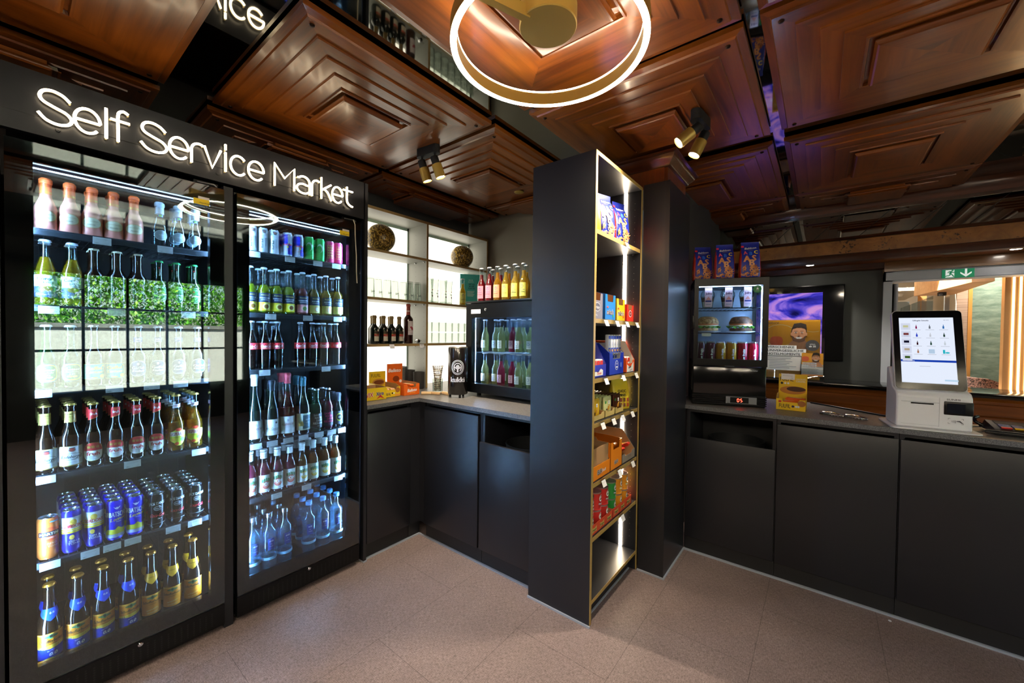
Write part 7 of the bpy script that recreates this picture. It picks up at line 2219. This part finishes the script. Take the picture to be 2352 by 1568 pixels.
# yellow protein bar carton
at(carton('display_box', 'yellow protein bar carton with tall back beside the sandwich fridge', 0.150, 0.135, 0.095, 0.070, C('#f0c41c', 0.4), inner=C('#c8a878'), back=0.215, side=C('#f0c41c', 0.4), backart=lambda A: (A.rect(-0.074, 0.074, 0.001, 0.213, C('#f0c41c', 0.4)), A.text('FULFIL', -0.032, 0.182, 0.026, INK, w=0.072, bold=0.0003), A.text('CHOCOLATE', 0.042, 0.184, 0.010, OFFW, w=0.05), A.text('CARAMEL', 0.042, 0.170, 0.010, OFFW, w=0.05), A.ell(-0.058, 0.155, 0.007, 0.007, INK), A.ell(-0.040, 0.155, 0.006, 0.006, OFFW), A.ell(-0.024, 0.155, 0.006, 0.006, OFFW), A.ell(0.0, 0.112, 0.068, 0.026, C('#c8802c')), A.ell(0.018, 0.120, 0.050, 0.016, C('#4a2612'))), art=lambda A: (A.text('FULFIL', -0.030, 0.026, 0.024, INK, w=0.058, bold=0.0003), A.ell(0.012, 0.026, 0.007, 0.007, C('#3a2a50')), A.ell(0.028, 0.026, 0.006, 0.006, OFFW), A.ell(0.040, 0.026, 0.006, 0.006, OFFW), A.ell(0.055, 0.046, 0.020, 0.018, C('#a8662c')), A.ell(-0.055, 0.052, 0.008, 0.007, C('#d8402c')))), -0.142, 2.985, CT, -PI / 2 - 0.02)
for i in range(2):
    o = put(K_OST, -0.160 + 0.04 * i, 3.045 + 0.02 * i, CT + 0.045 + 0.018 * i, f'orange wrapped bar in the yellow carton on the counter, {("lower", "upper")[i]} one', 'bars in the counter carton', 0.4 - 0.5 * i)
o = thing('shelf_card', 'white price card clipped on the tall back of the yellow counter carton', 'price card', (-0.165, 3.1165, CT + 0.195), -0.02)
MB().box(-0.036, 0.036, -0.0015, 0, -0.015, 0.023, PAPER).build('card', o)
b = MB(); art_plane(b, (0, -0.0017, 0.004), (1, 0, 0), (0, 0, 1)).text('Proteinriegel', 0, 0.006, 0.005, INKG, w=0.05).text('2,90', 0.02, -0.008, 0.005, INKG); b.build('print', o, smooth=0)

# two folded corkscrews
def corkscrew(label, x, y, a):
    t = thing('corkscrew', label, 'corkscrew', (x, y, CT + 0.001), a, 'folded corkscrews on the counter')
    MB().box(-0.055, 0.055, -0.006, 0.006, 0.002, 0.014, CHROME, bev=0.003).build('handle', t)
    MB().tube([(-0.050, 0.0, 0.018), (-0.02, 0.012, 0.020), (0.01, 0.016, 0.018), (0.045, 0.012, 0.012)], 0.0035, CHROME, 8).build('lever', t)
    MB().tube([(0.045 + 0.0 * i - 0.0022 * i, 0.004 * math.cos(i * 0.9) - 0.012, 0.008 + 0.004 * math.sin(i * 0.9)) for i in range(26)], 0.0015, STEEL, 6).build('worm', t)
    MB().box(-0.062, -0.045, -0.007, 0.007, 0.001, 0.012, mat('black_grip', '#1a1a1c', 0.4), bev=0.002).build('end_cap', t)
    return t
corkscrew('folded chrome corkscrew nearer the yellow carton', 0.058, 2.935, -0.45)
corkscrew('folded chrome corkscrew nearer the white kiosk', 0.160, 2.910, -0.50)

# ---------------------------------------------------------------- self-order kiosk
KA = math.radians(7)
K = thing('order_kiosk', 'white self order kiosk with tilted touch screen on the counter', 'kiosk', (0.430, 2.945, CT + 0.001), KA)
KW = mat('kiosk_white', '#e4e4e8', 0.35)
b = MB()
def rrect(w, h, r, n=6, cx=0, cy=0):
    out = []
    for (sx, sy, a0) in ((1, 1, 0), (-1, 1, 90), (-1, -1, 180), (1, -1, 270)):
        for i in range(n + 1):
            a = math.radians(a0 + 90 * i / n)
            out.append((cx + sx * (w / 2 - r) + r * math.cos(a), cy + sy * (h / 2 - r) + r * math.sin(a)))
    return out
b.prism(rrect(0.322, 0.260, 0.022, cy=-0.03), 0.0, 0.006, KW)
b.build('base_plate', K)
b = MB()
b.prism([(-0.118, 0.006), (0.065, 0.006), (0.065, 0.30), (0.030, 0.30), (-0.040, 0.205), (-0.100, 0.188), (-0.118, 0.165)], -0.136, 0.136, KW, axis='x')
hb = b.build('housing', K)
m_ = hb.modifiers.new('soft_edges', 'BEVEL'); m_.width = 0.008; m_.segments = 3
MB().box(-0.118, 0.020, -0.1188, -0.1182, 0.135, 0.1365, INKG).box(0.020, 0.0212, -0.1188, -0.1182, 0.02, 0.165, mat('panel_seam', '#b8b8be', 0.4)).box(-0.118, 0.0205, -0.1188, -0.1182, 0.022, 0.0232, mat('panel_seam', '#b8b8be', 0.4)).build('printer_flap_seam', K)
MB().box(-0.082, 0.0, -0.1200, -0.1178, 0.126, 0.1325, BLACK).build('receipt_slot', K)
b = MB().box(0.036, 0.137, -0.1215, -0.110, 0.082, 0.148, BLACK, bev=0.004)
b.box(0.046, 0.108, -0.1222, -0.1214, 0.092, 0.138, mat('scanner_window', '#1c1f28', 0.1))
b.box(0.1366, 0.1376, -0.11, -0.05, 0.082, 0.148, BLACK)
b.build('scanner', K)
b = MB()
A = art_plane(b, (0.0, -0.1184, 0.0), (1, 0, 0), (0, 0, 1))
A.text('SUNMI', 0.068, 0.157, 0.008, C('#4a4a50'), w=0.046, bold=0.0003)
for sx in (-1, 1):
    for sz in (-1, 1):
        u, v = 0.078 + sx * 0.026, 0.053 + sz * 0.013
        A.rect(min(u, u - sx * 0.007), max(u, u - sx * 0.007), v - 0.0006, v + 0.0006, C('#4a4a50')); A.n -= 1
        A.rect(u - 0.0006, u + 0.0006, min(v, v - sz * 0.006), max(v, v - sz * 0.006), C('#4a4a50')); A.n -= 1
A.n += 1
for k in range(4):
    A.text(')', 0.064 + 0.004 * k, 0.053, 0.006 + 0.002 * k, C('#4a4a50'))
A.star(0.090, 0.051, [(-0.010, 0.004), (0.002, 0.006), (0.013, -0.006), (0.009, -0.007), (-0.002, 0.001), (-0.010, 0.001)], C('#4a4a50'))
b.build('print', K, smooth=0)
R = Matrix.Translation((0, -0.072, 0.195)) @ Matrix.Rotation(math.radians(-14), 4, 'X')
HD = thing('screen_head', None, None); HD.parent = K
def rbox(w, h, r, y0, y1, m, cz=0.0):
    return MB().prism(rrect(w, h, r, cy=cz), y0, y1, m, axis='y', R=R)
sw, shh = 0.258, 0.415
rbox(sw + 0.006, shh + 0.006, 0.020, 0.002, 0.024, KW, shh / 2).build('screen_shell', HD)
rbox(sw, shh, 0.018, -0.004, 0.003, mat('screen_bezel', '#07070c', 0.12, spec=0.6), shh / 2).build('bezel', HD)
b = MB()
A = Art(b, lambda u, v, d: tuple(R @ Vector((u, -0.0042 - d, v))), 0.0003)
SCW = emat('screen_white', (0.80, 0.86, 1.0, 1), 0.40)
def E(n, c, k=0.38):
    return emat('screen_' + n, c, k)
gx0, gx1, gz0, gz1 = -0.105, 0.098, 0.032, 0.378
A.rect(gx0, gx1, gz0, gz1, SCW)
SI, SG, SBL = E('ink', H('#20202a')), E('grey', H('#b8bcc8')), E('blue', H('#1a40b0'))
A.text('Gefluegelte Getraenke', -0.022, 0.363, 0.007, SI, w=0.060, bold=0.0002)
A.text('DE | EN', 0.072, 0.364, 0.004, SI)
A.rect(gx0, gx1, 0.142, 0.153, SBL); A.text('Meine Bestellung', -0.076, 0.1475, 0.006, SCW, w=0.045)
cols = ['#8a1c50', '#6a7078', '#2a6ab0', '#1a30c0', '#c8ccd4', '#1f3a2c', '#3a1a20', '#2a4a3c', '#c8d0d8', '#a87050', '#b8d0e8', '#28b8c8']
for r in range(4):
    for c in range(3):
        u, v = -0.040 + 0.050 * c, 0.328 - 0.044 * r
        cc = E('item%d' % (r * 3 + c), H(cols[r * 3 + c]))
        if (r, c) == (3, 1):
            A.rect(u - 0.011, u + 0.011, v - 0.011, v + 0.011, cc)
        elif (r, c) == (3, 2):
            A.rect(u - 0.010, u - 0.002, v - 0.011, v + 0.009, cc); A.ell(u + 0.006, v - 0.006, 0.008, 0.004, cc)
        else:
            A.rect(u - 0.0032, u + 0.0032, v - 0.010, v + 0.003, cc); A.rect(u - 0.0013, u + 0.0013, v + 0.003, v + 0.011, cc)
        A.rect(u - 0.016, u + 0.016, v - 0.0175, v - 0.0155, SG)
for r in range(5):
    v = 0.328 - 0.0415 * r
    A.rect(-0.1015, -0.065, v - 0.019, v + 0.017, E('tile', H('#d8def2')))
    A.rect(-0.093, -0.073, v - 0.006, v + 0.006, E('pic%d' % r, H(('#c8c89a', '#7a3a3a', '#101024', '#b8a890', '#3a5a20')[r])))
    A.rect(-0.092, -0.074, v - 0.014, v - 0.0125, SG)
A.rect(0.048, 0.095, 0.044, 0.052, E('button', H('#b8d8f0'))); A.rect(-0.040, 0.0, 0.115, 0.117, SG)
b.build('display', HD, smooth=0)
MB().box(-0.05, 0.05, 0.026, 0.05, 0.14, shh - 0.12, KW, R=R).build('neck', HD)

# card terminal in its cradle, with cable
TK = thing('card_terminal', 'black card terminal with red yellow green keys, lying at the counter end', 'card terminal', (0.722, 2.975, CT + 0.001), math.radians(2))
TB = mat('terminal_black', '#141518', 0.35)
b = MB().prism([(-0.085, 0.004), (0.085, 0.004), (0.085, 0.028), (0.060, 0.050), (-0.060, 0.030), (-0.085, 0.020)], -0.065, 0.10, TB, axis='x')
b.build('body', TK)
TR = Matrix.Translation((0.02, -0.062, 0.029)) @ Matrix.Rotation(math.radians(9.4), 4, 'X')
b = MB()
for i, c in enumerate(('#e02a2a', '#f0b81c', '#1f9a4a')):
    b.box(-0.060 + 0.042 * i, -0.026 + 0.042 * i, 0.004, 0.016, 0.001, 0.006, C(c, 0.35), R=TR)
b.build('colour_keys', TK)
b = MB()
for r in range(3):
    for i in range(3):
        b.box(-0.060 + 0.042 * i, -0.026 + 0.042 * i, 0.022 + 0.014 * r, 0.032 + 0.014 * r, 0.001, 0.004, C('#2a3a8a', 0.35), R=TR)
b.build('number_keys', TK)
MB().box(-0.062, 0.062, 0.070, 0.118, 0.001, 0.003, mat('terminal_screen', '#3a4048', 0.08), R=TR).build('terminal_display', TK)
b = MB()
for z in (0.012, 0.022):
    b.tube([(-0.10, -0.09, z), (0.115, -0.09, z), (0.115, 0.09, z), (-0.075, 0.09, z)], 0.004, CHROME if z > 0.02 else TB, 8)
b.build('cradle_rail', TK)
MB().tube([(-0.072, 0.05, 0.02), (-0.095, 0.055, 0.035), (-0.098, 0.075, 0.05), (-0.080, 0.085, 0.06)], 0.008, TB, 10).build('cable_plug', TK)
o = MB().tube([(0.56, 3.00, CT + 0.004), (0.60, 3.06, CT + 0.004), (0.66, 3.10, CT + 0.004), (0.74, 3.105, CT + 0.004), (0.86, 3.08, CT + 0.004), (1.0, 3.06, CT + 0.004)], 0.0028, WHITE, 8).build('power_cable')
tag(o, 'thin white cable running behind the card terminal', 'cable')
o = MB().tube([(-0.05, 3.42, CT + 0.005), (0.06, 3.34, CT + 0.005), (0.17, 3.25, CT + 0.005), (0.28, 3.15, CT + 0.005), (0.36, 3.08, CT + 0.005)], 0.0045, BLACK, 8).build('power_cable')
tag(o, 'black cable leading along the counter back edge to the kiosk', 'cable')

# ---------------------------------------------------------------- doorway and lobby beyond the bar
DW = mat('door_frame_white', '#b9bfcc', 0.4)
b = MB()
b.box(0.412, 0.468, 4.66, 4.80, 0.0, 1.992, DW)
b.box(0.412, 2.60, 4.66, 4.80, 1.910, 1.992, DW)
b.box(0.425, 2.60, 4.655, 4.66, 1.918, 1.986, DW)
structure('door_1_frame', b)
b = MB().box(0.470, 0.494, 4.80, 5.50, 0.02, 1.905, mat('door_edge_dark', '#2a2826', 0.5)).box(0.494, 0.520, 4.80, 5.50, 0.02, 1.905, DW)
dl = structure('door_1_leaf', b)
MB().box(0.466, 0.472, 4.775, 4.802, 1.80, 1.885, mat('hinge_bronze', '#5a5048', 0.4, 0.7)).cyl((0.470, 4.79, 1.80), (0.470, 4.79, 1.885), 0.006, mat('hinge_bronze', '#5a5048', 0.4, 0.7), 10).build('hinge', dl)

# exit sign on the frame header
t = thing('exit_sign', 'green exit sign with running figure and down arrow on the door header', 'exit sign', (0.842, 4.652, 1.946))
SGN = mat('exit_green', '#0a7a52', 0.4, emit='#0a7a52', es=0.25)
SGW = mat('exit_white', '#e4ece8', 0.4, emit='#e4ece8', es=0.25)
b = MB().box(-0.087, 0.087, -0.002, 0.003, -0.034, 0.034, SGN)
b.build('plate', t)
b = MB()
A = art_plane(b, (0, -0.0022, 0), (1, 0, 0), (0, 0, 1), 0.0002)
A.rect(-0.068, -0.020, -0.029, 0.030, SGW)
A.ell(-0.030, 0.026, 0.006, 0.006, SGN)
A.star(-0.040, 0.008, [(-0.008, 0.012), (0.006, 0.014), (0.010, 0.004), (0.002, -0.010), (-0.010, -0.010), (-0.006, 0.0)], SGN)
def limb(pts, w):
    for (a, c), (d, e) in zip(pts[:-1], pts[1:]):
        L = math.hypot(d - a, e - c); nx, nz = -(e - c) / L * w, (d - a) / L * w
        A._put([(a + nx, c + nz), (d + nx, e + nz), (d - nx, e - nz), (a - nx, c - nz)], [(0, 1, 2, 3)], SGN); A.n -= 1
limb([(-0.036, 0.019), (-0.048, 0.018), (-0.056, 0.008)], 0.0028); limb([(-0.034, 0.016), (-0.026, 0.008), (-0.016, 0.010)], 0.0028)
limb([(-0.040, 0.0), (-0.046, -0.014), (-0.064, -0.016), (-0.068, -0.022)], 0.0034); limb([(-0.040, 0.0), (-0.030, -0.010), (-0.022, -0.026)], 0.0034)
A.n += 1
A.rect(0.036, 0.048, -0.014, 0.034, SGW)
A._put([(0.012, 0.010), (0.012, -0.002), (0.042, -0.030), (0.072, -0.002), (0.072, 0.010), (0.042, -0.014)], [(0, 1, 2, 5), (5, 2, 3, 4)], SGW)
b.build('pictogram', t, smooth=0)

# lobby shell
CREAM_W = mat('lobby_cream', '#cfc5b4', 0.7)
OAKL = wood('lobby_oak_x', '#b8895a', '#d8ab78', 'x', rough=0.5, coat=0.0, scale=4)
structure('floor_lobby', MB().box(-0.9, 4.0, 4.8, 9.2, -0.1, 0, mat('lobby_floor', '#7a6c5e', 0.5)), smooth=0)
structure('ceiling_lobby', MB().box(-0.9, 4.0, 4.8, 9.2, 2.45, 2.55, CREAM_W), smooth=0)
structure('wall_lobby_far', MB().box(-0.9, 4.0, 9.0, 9.1, 0, 2.45, CREAM_W), smooth=0)
structure('wall_lobby_left', MB().box(-0.9, -0.8, 4.8, 9.0, 0, 2.45, CREAM_W), smooth=0)
structure('wall_lobby_right', MB().box(3.9, 4.0, 4.8, 9.0, 0, 2.45, CREAM_W), smooth=0)
structure('ceiling_lobby_soffit', MB().prism([(0.805, 6.25), (1.10, 6.25), (1.10, 4.95), (0.975, 4.95)], 1.90, 2.449, OAKL), smooth=0)
structure('ceiling_lobby_beam', MB().box(0.62, 3.9, 5.58, 5.66, 2.002, 2.449, wood('lobby_oak_dark', '#9a6a3c', '#c4925a', 'x', rough=0.5, coat=0.0, scale=4)), smooth=0)
o = thing('beam_light_line', 'long warm light line under the lobby beam, below the exit sign', 'light line', (1.40, 5.61, 2.0))
MB().box(-0.66, 0.9, -0.010, 0.010, -0.006, 0.0015, emat('led_amber', (1.0, 0.70, 0.36, 1), 3.2)).build('diffuser', o)
# amber panelled wall with upright light lines
structure('wall_lobby_amber', MB().box(1.306, 3.0, 5.60, 5.68, 0, 2.002, wood('amber_panel', '#c8935a', '#e0b478', 'z', rough=0.55, coat=0.0, scale=4, vary=0.8)), smooth=0)
for i in range(8):
    o = thing('upright_light_line', f'warm upright light line in the amber lobby wall, {ORD[i]} from the green panel', 'light line', (1.357 + 0.041 * i, 5.598, 1.0), 0, 'upright light lines in the amber wall')
    MB().box(-0.0065, 0.0065, -0.003, 0.001, -0.98, 0.998, emat('led_amber', (1.0, 0.70, 0.36, 1), 3.2)).build('diffuser', o)
# green mottled panel, pale column and glass screen
structure('wall_lobby_green', MB().box(1.228, 1.46, 6.20, 6.26, 0, 2.44, speckle('green_wallpaper', '#4f716b', '#8fada8', 5, 0.7, 0.35, 0.75, stretch=(1, 1, 4))), smooth=0)
structure('trim_7', MB().box(1.200, 1.228, 6.185, 6.26, 0, 2.44, mat('oak_edge', '#b98d4c', 0.5)), smooth=0)
structure('wall_lobby_pale', MB().box(1.118, 1.200, 6.19, 6.26, 0, 2.44, speckle('pale_slats', '#8d8078', '#b3a79c', 3, 0.7, 0.35, 0.7, stretch=(1, 1, 40))), smooth=0)
b = MB()
for i in range(4):
    b.box(0.96 + 0.001, 0.962, 6.3 + 0.7 * i, 6.96 + 0.7 * i, 0.05, 1.90, clear('lobby_glass', '#e4ecec', f0=0.07))
w2_ = structure('window_2', b)
MB().box(0.93, 0.97, 8.9, 8.98, 0, 1.95, mat('steel_post', '#6a6e70', 0.4, 0.6)).box(1.05, 1.085, 6.30, 6.34, 0, 1.95, mat('steel_post', '#6a6e70', 0.4, 0.6)).build('window_post', w2_)
t = thing('door_sensor', 'small black motion sensor box under the oak soffit', 'motion sensor', (0.955, 5.86, 1.876))
MB().box(-0.03, 0.03, -0.02, 0.02, -0.012, 0.0235, BLACKM, bev=0.004).build('sensor_body', t)
MB().lathe([(0, 0), (0.016, 0), (0.014, 0.016), (0, 0.018)], mat('sensor_lens', '#5a6068', 0.2), 14, R=Matrix.Translation((-0.012, -0.02, 0.0)) @ Matrix.Rotation(PI / 2, 4, 'X')).build('sensor_lens', t)
structure('wall_lobby_slats', MB().box(1.02, 1.10, 7.60, 7.64, 0, 2.44, wood('slat_oak', '#a86f38', '#cf9a5c', 'x', rough=0.5, coat=0.0, scale=9, vary=0.8)), smooth=0)
structure('wall_lobby_blue', MB().box(0.55, 1.06, 8.6, 8.66, 0, 2.0, mat('lobby_blue_grey', '#a3b4c2', 0.6)).box(0.55, 1.06, 8.595, 8.6, 1.62, 1.64, mat('blue_shadow', '#6a7a88', 0.6)), smooth=0)
t = thing('smoke_detector', 'round white smoke detector in the lobby, above the kiosk', 'smoke detector', (0.80, 7.35, 1.995 + 0.02))
MB().lathe([(0, 0), (0.035, 0.0), (0.042, 0.012), (0.042, 0.03), (0, 0.03)], WHITE, 24, c=(0, 0, -0.03)).build('detector_body', t)
MB().lathe([(0.042, 0.0), (0.052, 0.0), (0.052, 0.008), (0.042, 0.008)], WHITE, 24).build('detector_base', t)
structure('ceiling_lobby_low', MB().box(0.55, 1.00, 6.9, 8.6, 2.0225, 2.06, CREAM_W), smooth=0)
t = thing('lobby_bench', 'patterned brown bench back seen over the ledge before the green panel', 'bench', (1.25, 6.0, 0))
PAT = speckle('bench_weave', '#1d1716', '#9a7a72', 90, 0.8, 0.42, 0.6)
MB().prism([(-0.24, 0.44), (0.16, 0.44), (0.16, 0.99), (0.06, 1.035), (-0.24, 1.055)], -0.06, 0.06, PAT, axis='y').build('backrest', t)
MB().box(-0.24, 0.16, -0.45, 0.06, 0.36, 0.44, PAT, bev=0.02).build('seat', t)
for x in (-0.20, 0.12):
    for y in (-0.40, 0.02):
        MB().cyl((x, y, 0), (x, y, 0.362), 0.018, BLACK, 10).build('leg', t)
# lobby lamps; the third is added out of view to brighten the green panel
for i, (x, y) in enumerate(((0.70, 5.35), (0.75, 6.6), (1.40, 5.90))):
    t = thing('lobby_downlight', ('round lobby ceiling lamp just behind the door header', 'round lobby ceiling lamp above the glass screen', 'added unseen round lobby lamp that brightens the green panel')[i], 'ceiling lamp', (x, y, 2.45), 0, 'lobby ceiling lamps')
    MB().lathe([(0, -0.004), (0.045, -0.004), (0.050, -0.010), (0.060, -0.004), (0.060, 0.0), (0, 0.0)], WHITE, 24).build('lamp_ring', t)
    MB().lathe([(0.0, -0.0045), (0.043, -0.0045), (0.043, -0.0042), (0, -0.0042)], emat('lamp_lobby', (1.0, 0.90, 0.76, 1), 12.0), 24).build('lamp_disc', t)
    L_ = light('lobby_lamp', 'AREA', (x, y, 2.435), (45.0, 45.0, 9.0)[i], (1.0, 0.88, 0.72), rot=(0, 0, 0), size=0.10)
    L_.data.shape = 'DISK'

# ---------------------------------------------------------------- street side: sunlit wall and hedge, seen reflected in the fridge doors
structure('ground_street', MB().box(3.6, 14, -6, 10, -0.6, -0.5, mat('asphalt', '#6e6c68', 0.9)), smooth=0)
STW = speckle('rough_render', '#c6c0b4', '#f2efe6', 24, 0.9, 0.3, 0.7)
structure('wall_garden', MB().box(7.0, 7.3, -4, 9, -0.5, 1.46, STW).box(6.95, 7.35, -4, 9, 1.46, 1.54, mat('wall_coping', '#8a8880', 0.8)), smooth=0)
def leaf_mass(name, label, x0, x1, y0, y1, z0, z1, n, seed):
    r = random.Random(seed)
    V = []; F = []; fm = []
    ms = [mat('leaf_light', '#a6e04c', 0.5), mat('leaf_mid', '#6fbc36', 0.5), mat('leaf_dark', '#2f6e20', 0.55)]
    b = MB()
    groups = {m: ([], []) for m in ms}
    for i in range(n):
        c = Vector((r.uniform(x0, x1), r.uniform(y0, y1), r.uniform(z0, z1) + 0.2 * math.sin(r.uniform(0, 6))))
        q = Matrix.Rotation(r.uniform(0, 6.28), 3, 'Z') @ Matrix.Rotation(r.uniform(-1.3, 1.3), 3, 'X')
        s = r.uniform(0.03, 0.06)
        g = groups[ms[r.choice((0, 0, 1, 1, 2))]]
        k = len(g[0])
        for p in ((0, -s, 0), (s * 0.5, 0, 0), (0, s, 0), (-s * 0.5, 0, 0)):
            g[0].append(tuple(c + q @ Vector(p)))
        g[1].append((k, k + 1, k + 2, k + 3))
    for m, (vv, ff) in groups.items():
        b.mesh(vv, ff, m)
    me = bpy.data.meshes.new(name)
    me.from_pydata(b.v, [], b.f)
    for m in b.mats: me.materials.append(m)
    me.polygons.foreach_set('material_index', b.fm)
    o = bpy.data.objects.new(name, me); COL.objects.link(o)
    tag(o, label, 'hedge', None, 'stuff')
    return o
leaf_mass('garden_leaves', 'sunlit green hedge above the garden wall across the street', 7.4, 8.4, -3, 8, 1.1, 3.0, 52000, 5)

# ---------------------------------------------------------------- ring lamp
def ring_lamp(label, x, y, z, ro, rh, hubz, strength, arm=248):
    RL = thing('ring_lamp', label, 'ring lamp', (x, y, z), 0, 'brass ring lamps')
    RE_ = emat('ring_light_%d' % int(strength), (1.0, 0.86, 0.66, 1), strength)
    ri = ro - 0.021
    MB().lathe([(ri, 0.0008), (ro, 0.0008), (ro, rh), (ri, rh)], BRASS, 96, closed=True).build('ring_body', RL)
    MB().lathe([(ri + 0.0006, 0.0), (ro - 0.0006, 0.0), (ro - 0.0006, 0.0007), (ri + 0.0006, 0.0007)], RE_, 96, closed=True).build('lower_diffuser', RL)
    MB().lathe([(ri - 0.0006, rh - 0.005), (ri - 0.0006, rh + 0.001), (ro - 0.004, rh + 0.001), (ro - 0.004, rh + 0.0004), (ri, rh + 0.0004), (ri, rh - 0.005)], RE_, 96, closed=True).build('upper_diffuser', RL)
    MB().lathe([(0, 0.066), (0.090, 0.066), (0.093, 0.069), (0.093, hubz), (0, hubz)], BRASS, 64, c=(0.006, -0.012, 0)).build('ceiling_hub', RL)
    BR = Matrix.Translation((0.006, -0.012, 0)) @ Matrix.Rotation(math.radians(arm), 4, 'Z')
    MB().box(0.075, ri - 0.008, -0.012, 0.012, 0.060, 0.098, BRASS, R=BR).box(ri - 0.022, ri - 0.002, -0.012, 0.012, 0.020, 0.098, BRASS, R=BR).build('arm', RL)
    return RL
ring_lamp('glowing brass ring lamp hung below the wood ceiling', -0.722, 1.095, 2.345, 0.317, 0.050, 0.1295, 12.0)
for i, (x, y) in enumerate(((-0.95, -1.25), (0.75, -1.0), (2.3, -0.8))):  # three unseen lamps added behind the camera as ambient fill
    ring_lamp(('larger brass ring lamp behind the fridges\' end, over the shop floor', 'added fill light, larger brass ring lamp over the middle of the shop floor', 'added fill light, larger brass ring lamp near the street window')[i], x, y, 2.30, 0.48, 0.05, 0.2645, 85.0)

# ---------------------------------------------------------------- twin spotlights
def spot_bar(label, x, y, z, rz, heads, power):
    t = thing('twin_spotlight', label, 'spotlight', (x, y, z), rz, 'twin spotlights on the ceiling')
    b = MB().prism([(-0.072 + 0.024 * math.cos(a), 0.024 * math.sin(a)) for a in [PI / 2 + PI * i / 10 for i in range(11)]] + [(0.048 + 0.024 * math.cos(a), 0.024 * math.sin(a)) for a in [-PI / 2 + PI * i / 10 for i in range(11)]], -0.048, 0.0, BLACKM)
    b.build('ceiling_base', t)
    Ri = Matrix.Rotation(-rz, 4, 'Z')
    for px, d in heads:
        d = (Ri @ Vector(d)).normalized()
        p = Vector((px, 0, -0.048))
        h0 = p + Vector((0, 0, -0.030)) 
        s = MB().cyl(p + Vector((0, 0, 0.002)), h0, 0.0055, BLACKM, 10)
        stem = s.build('stem', t)
        q = d.to_track_quat('Z', 'Y').to_matrix().to_4x4()
        q.translation = h0 - d * 0.012
        hd = MB().lathe([(0, -0.002), (0.021, -0.002), (0.023, 0.002), (0.023, 0.046), (0, 0.046)], BLACKM, 28, R=q).lathe([(0.020, 0.044), (0.029, 0.044), (0.0292, 0.046), (0.0292, 0.120), (0.027, 0.122), (0.0255, 0.120), (0.0255, 0.046), (0.020, 0.046)], BRASS, 28, R=q).build('lamp_head', t)
        MB().lathe([(0, 0.113), (0.0253, 0.113), (0.0253, 0.1135), (0, 0.1135)], emat('spot_bulb', (1.0, 0.86, 0.66, 1), 30.0), 24, R=q).build('lens', hd)
        tr = Matrix.Translation((x, y, z)) @ Matrix.Rotation(rz, 4, 'Z')
        pos = tr @ (q @ Vector((0, 0, 0.119)))
        dw = (tr.to_3x3() @ d)
        light('spot_beam', 'SPOT', pos, power, (1.0, 0.85, 0.66), target=pos + dw, spot=math.radians(100), blend=1.0, radius=0.022)
spot_bar('twin spotlight on the ceiling above the corner shelf', -1.845, 1.545, 2.520, 0.10, [(-0.062, (0.14, 0.30, -1.0)), (0.040, (0.20, 0.30, -1.0))], 34.0)
spot_bar('twin spotlight with lit lenses on the ceiling beside the column crown', -0.483, 2.100, 2.4985, 1.45, [(-0.055, (-0.66, -0.40, -0.62)), (0.040, (-0.38, -0.22, -0.9))], 38.0)

# ---------------------------------------------------------------- recessed soffit lamps
for i, (x, y) in enumerate(((-0.095, 4.47), (1.085, 4.46))):
    t = thing('soffit_downlight', ('recessed soffit lamp above the wall screen', 'recessed soffit lamp above the exit sign, near the frame edge')[i], 'downlight', (x, y, 2.075), 0, 'recessed soffit lamps')
    MB().lathe([(0.028, -0.001), (0.046, -0.003), (0.048, 0.0), (0.028, 0.0)], CHROME, 28, closed=True).build('trim_ring', t)
    MB().lathe([(0, -0.0012), (0.028, -0.0012), (0.028, -0.0006), (0, -0.0006)], emat('downlight_bulb', (1.0, 0.92, 0.80, 1), 25.0), 24).build('lens', t)
    light('soffit_beam', 'SPOT', (x, y, 2.065), 34.0, (1.0, 0.9, 0.75), target=(x, y, 0), spot=math.radians(110), blend=0.9, radius=0.03)
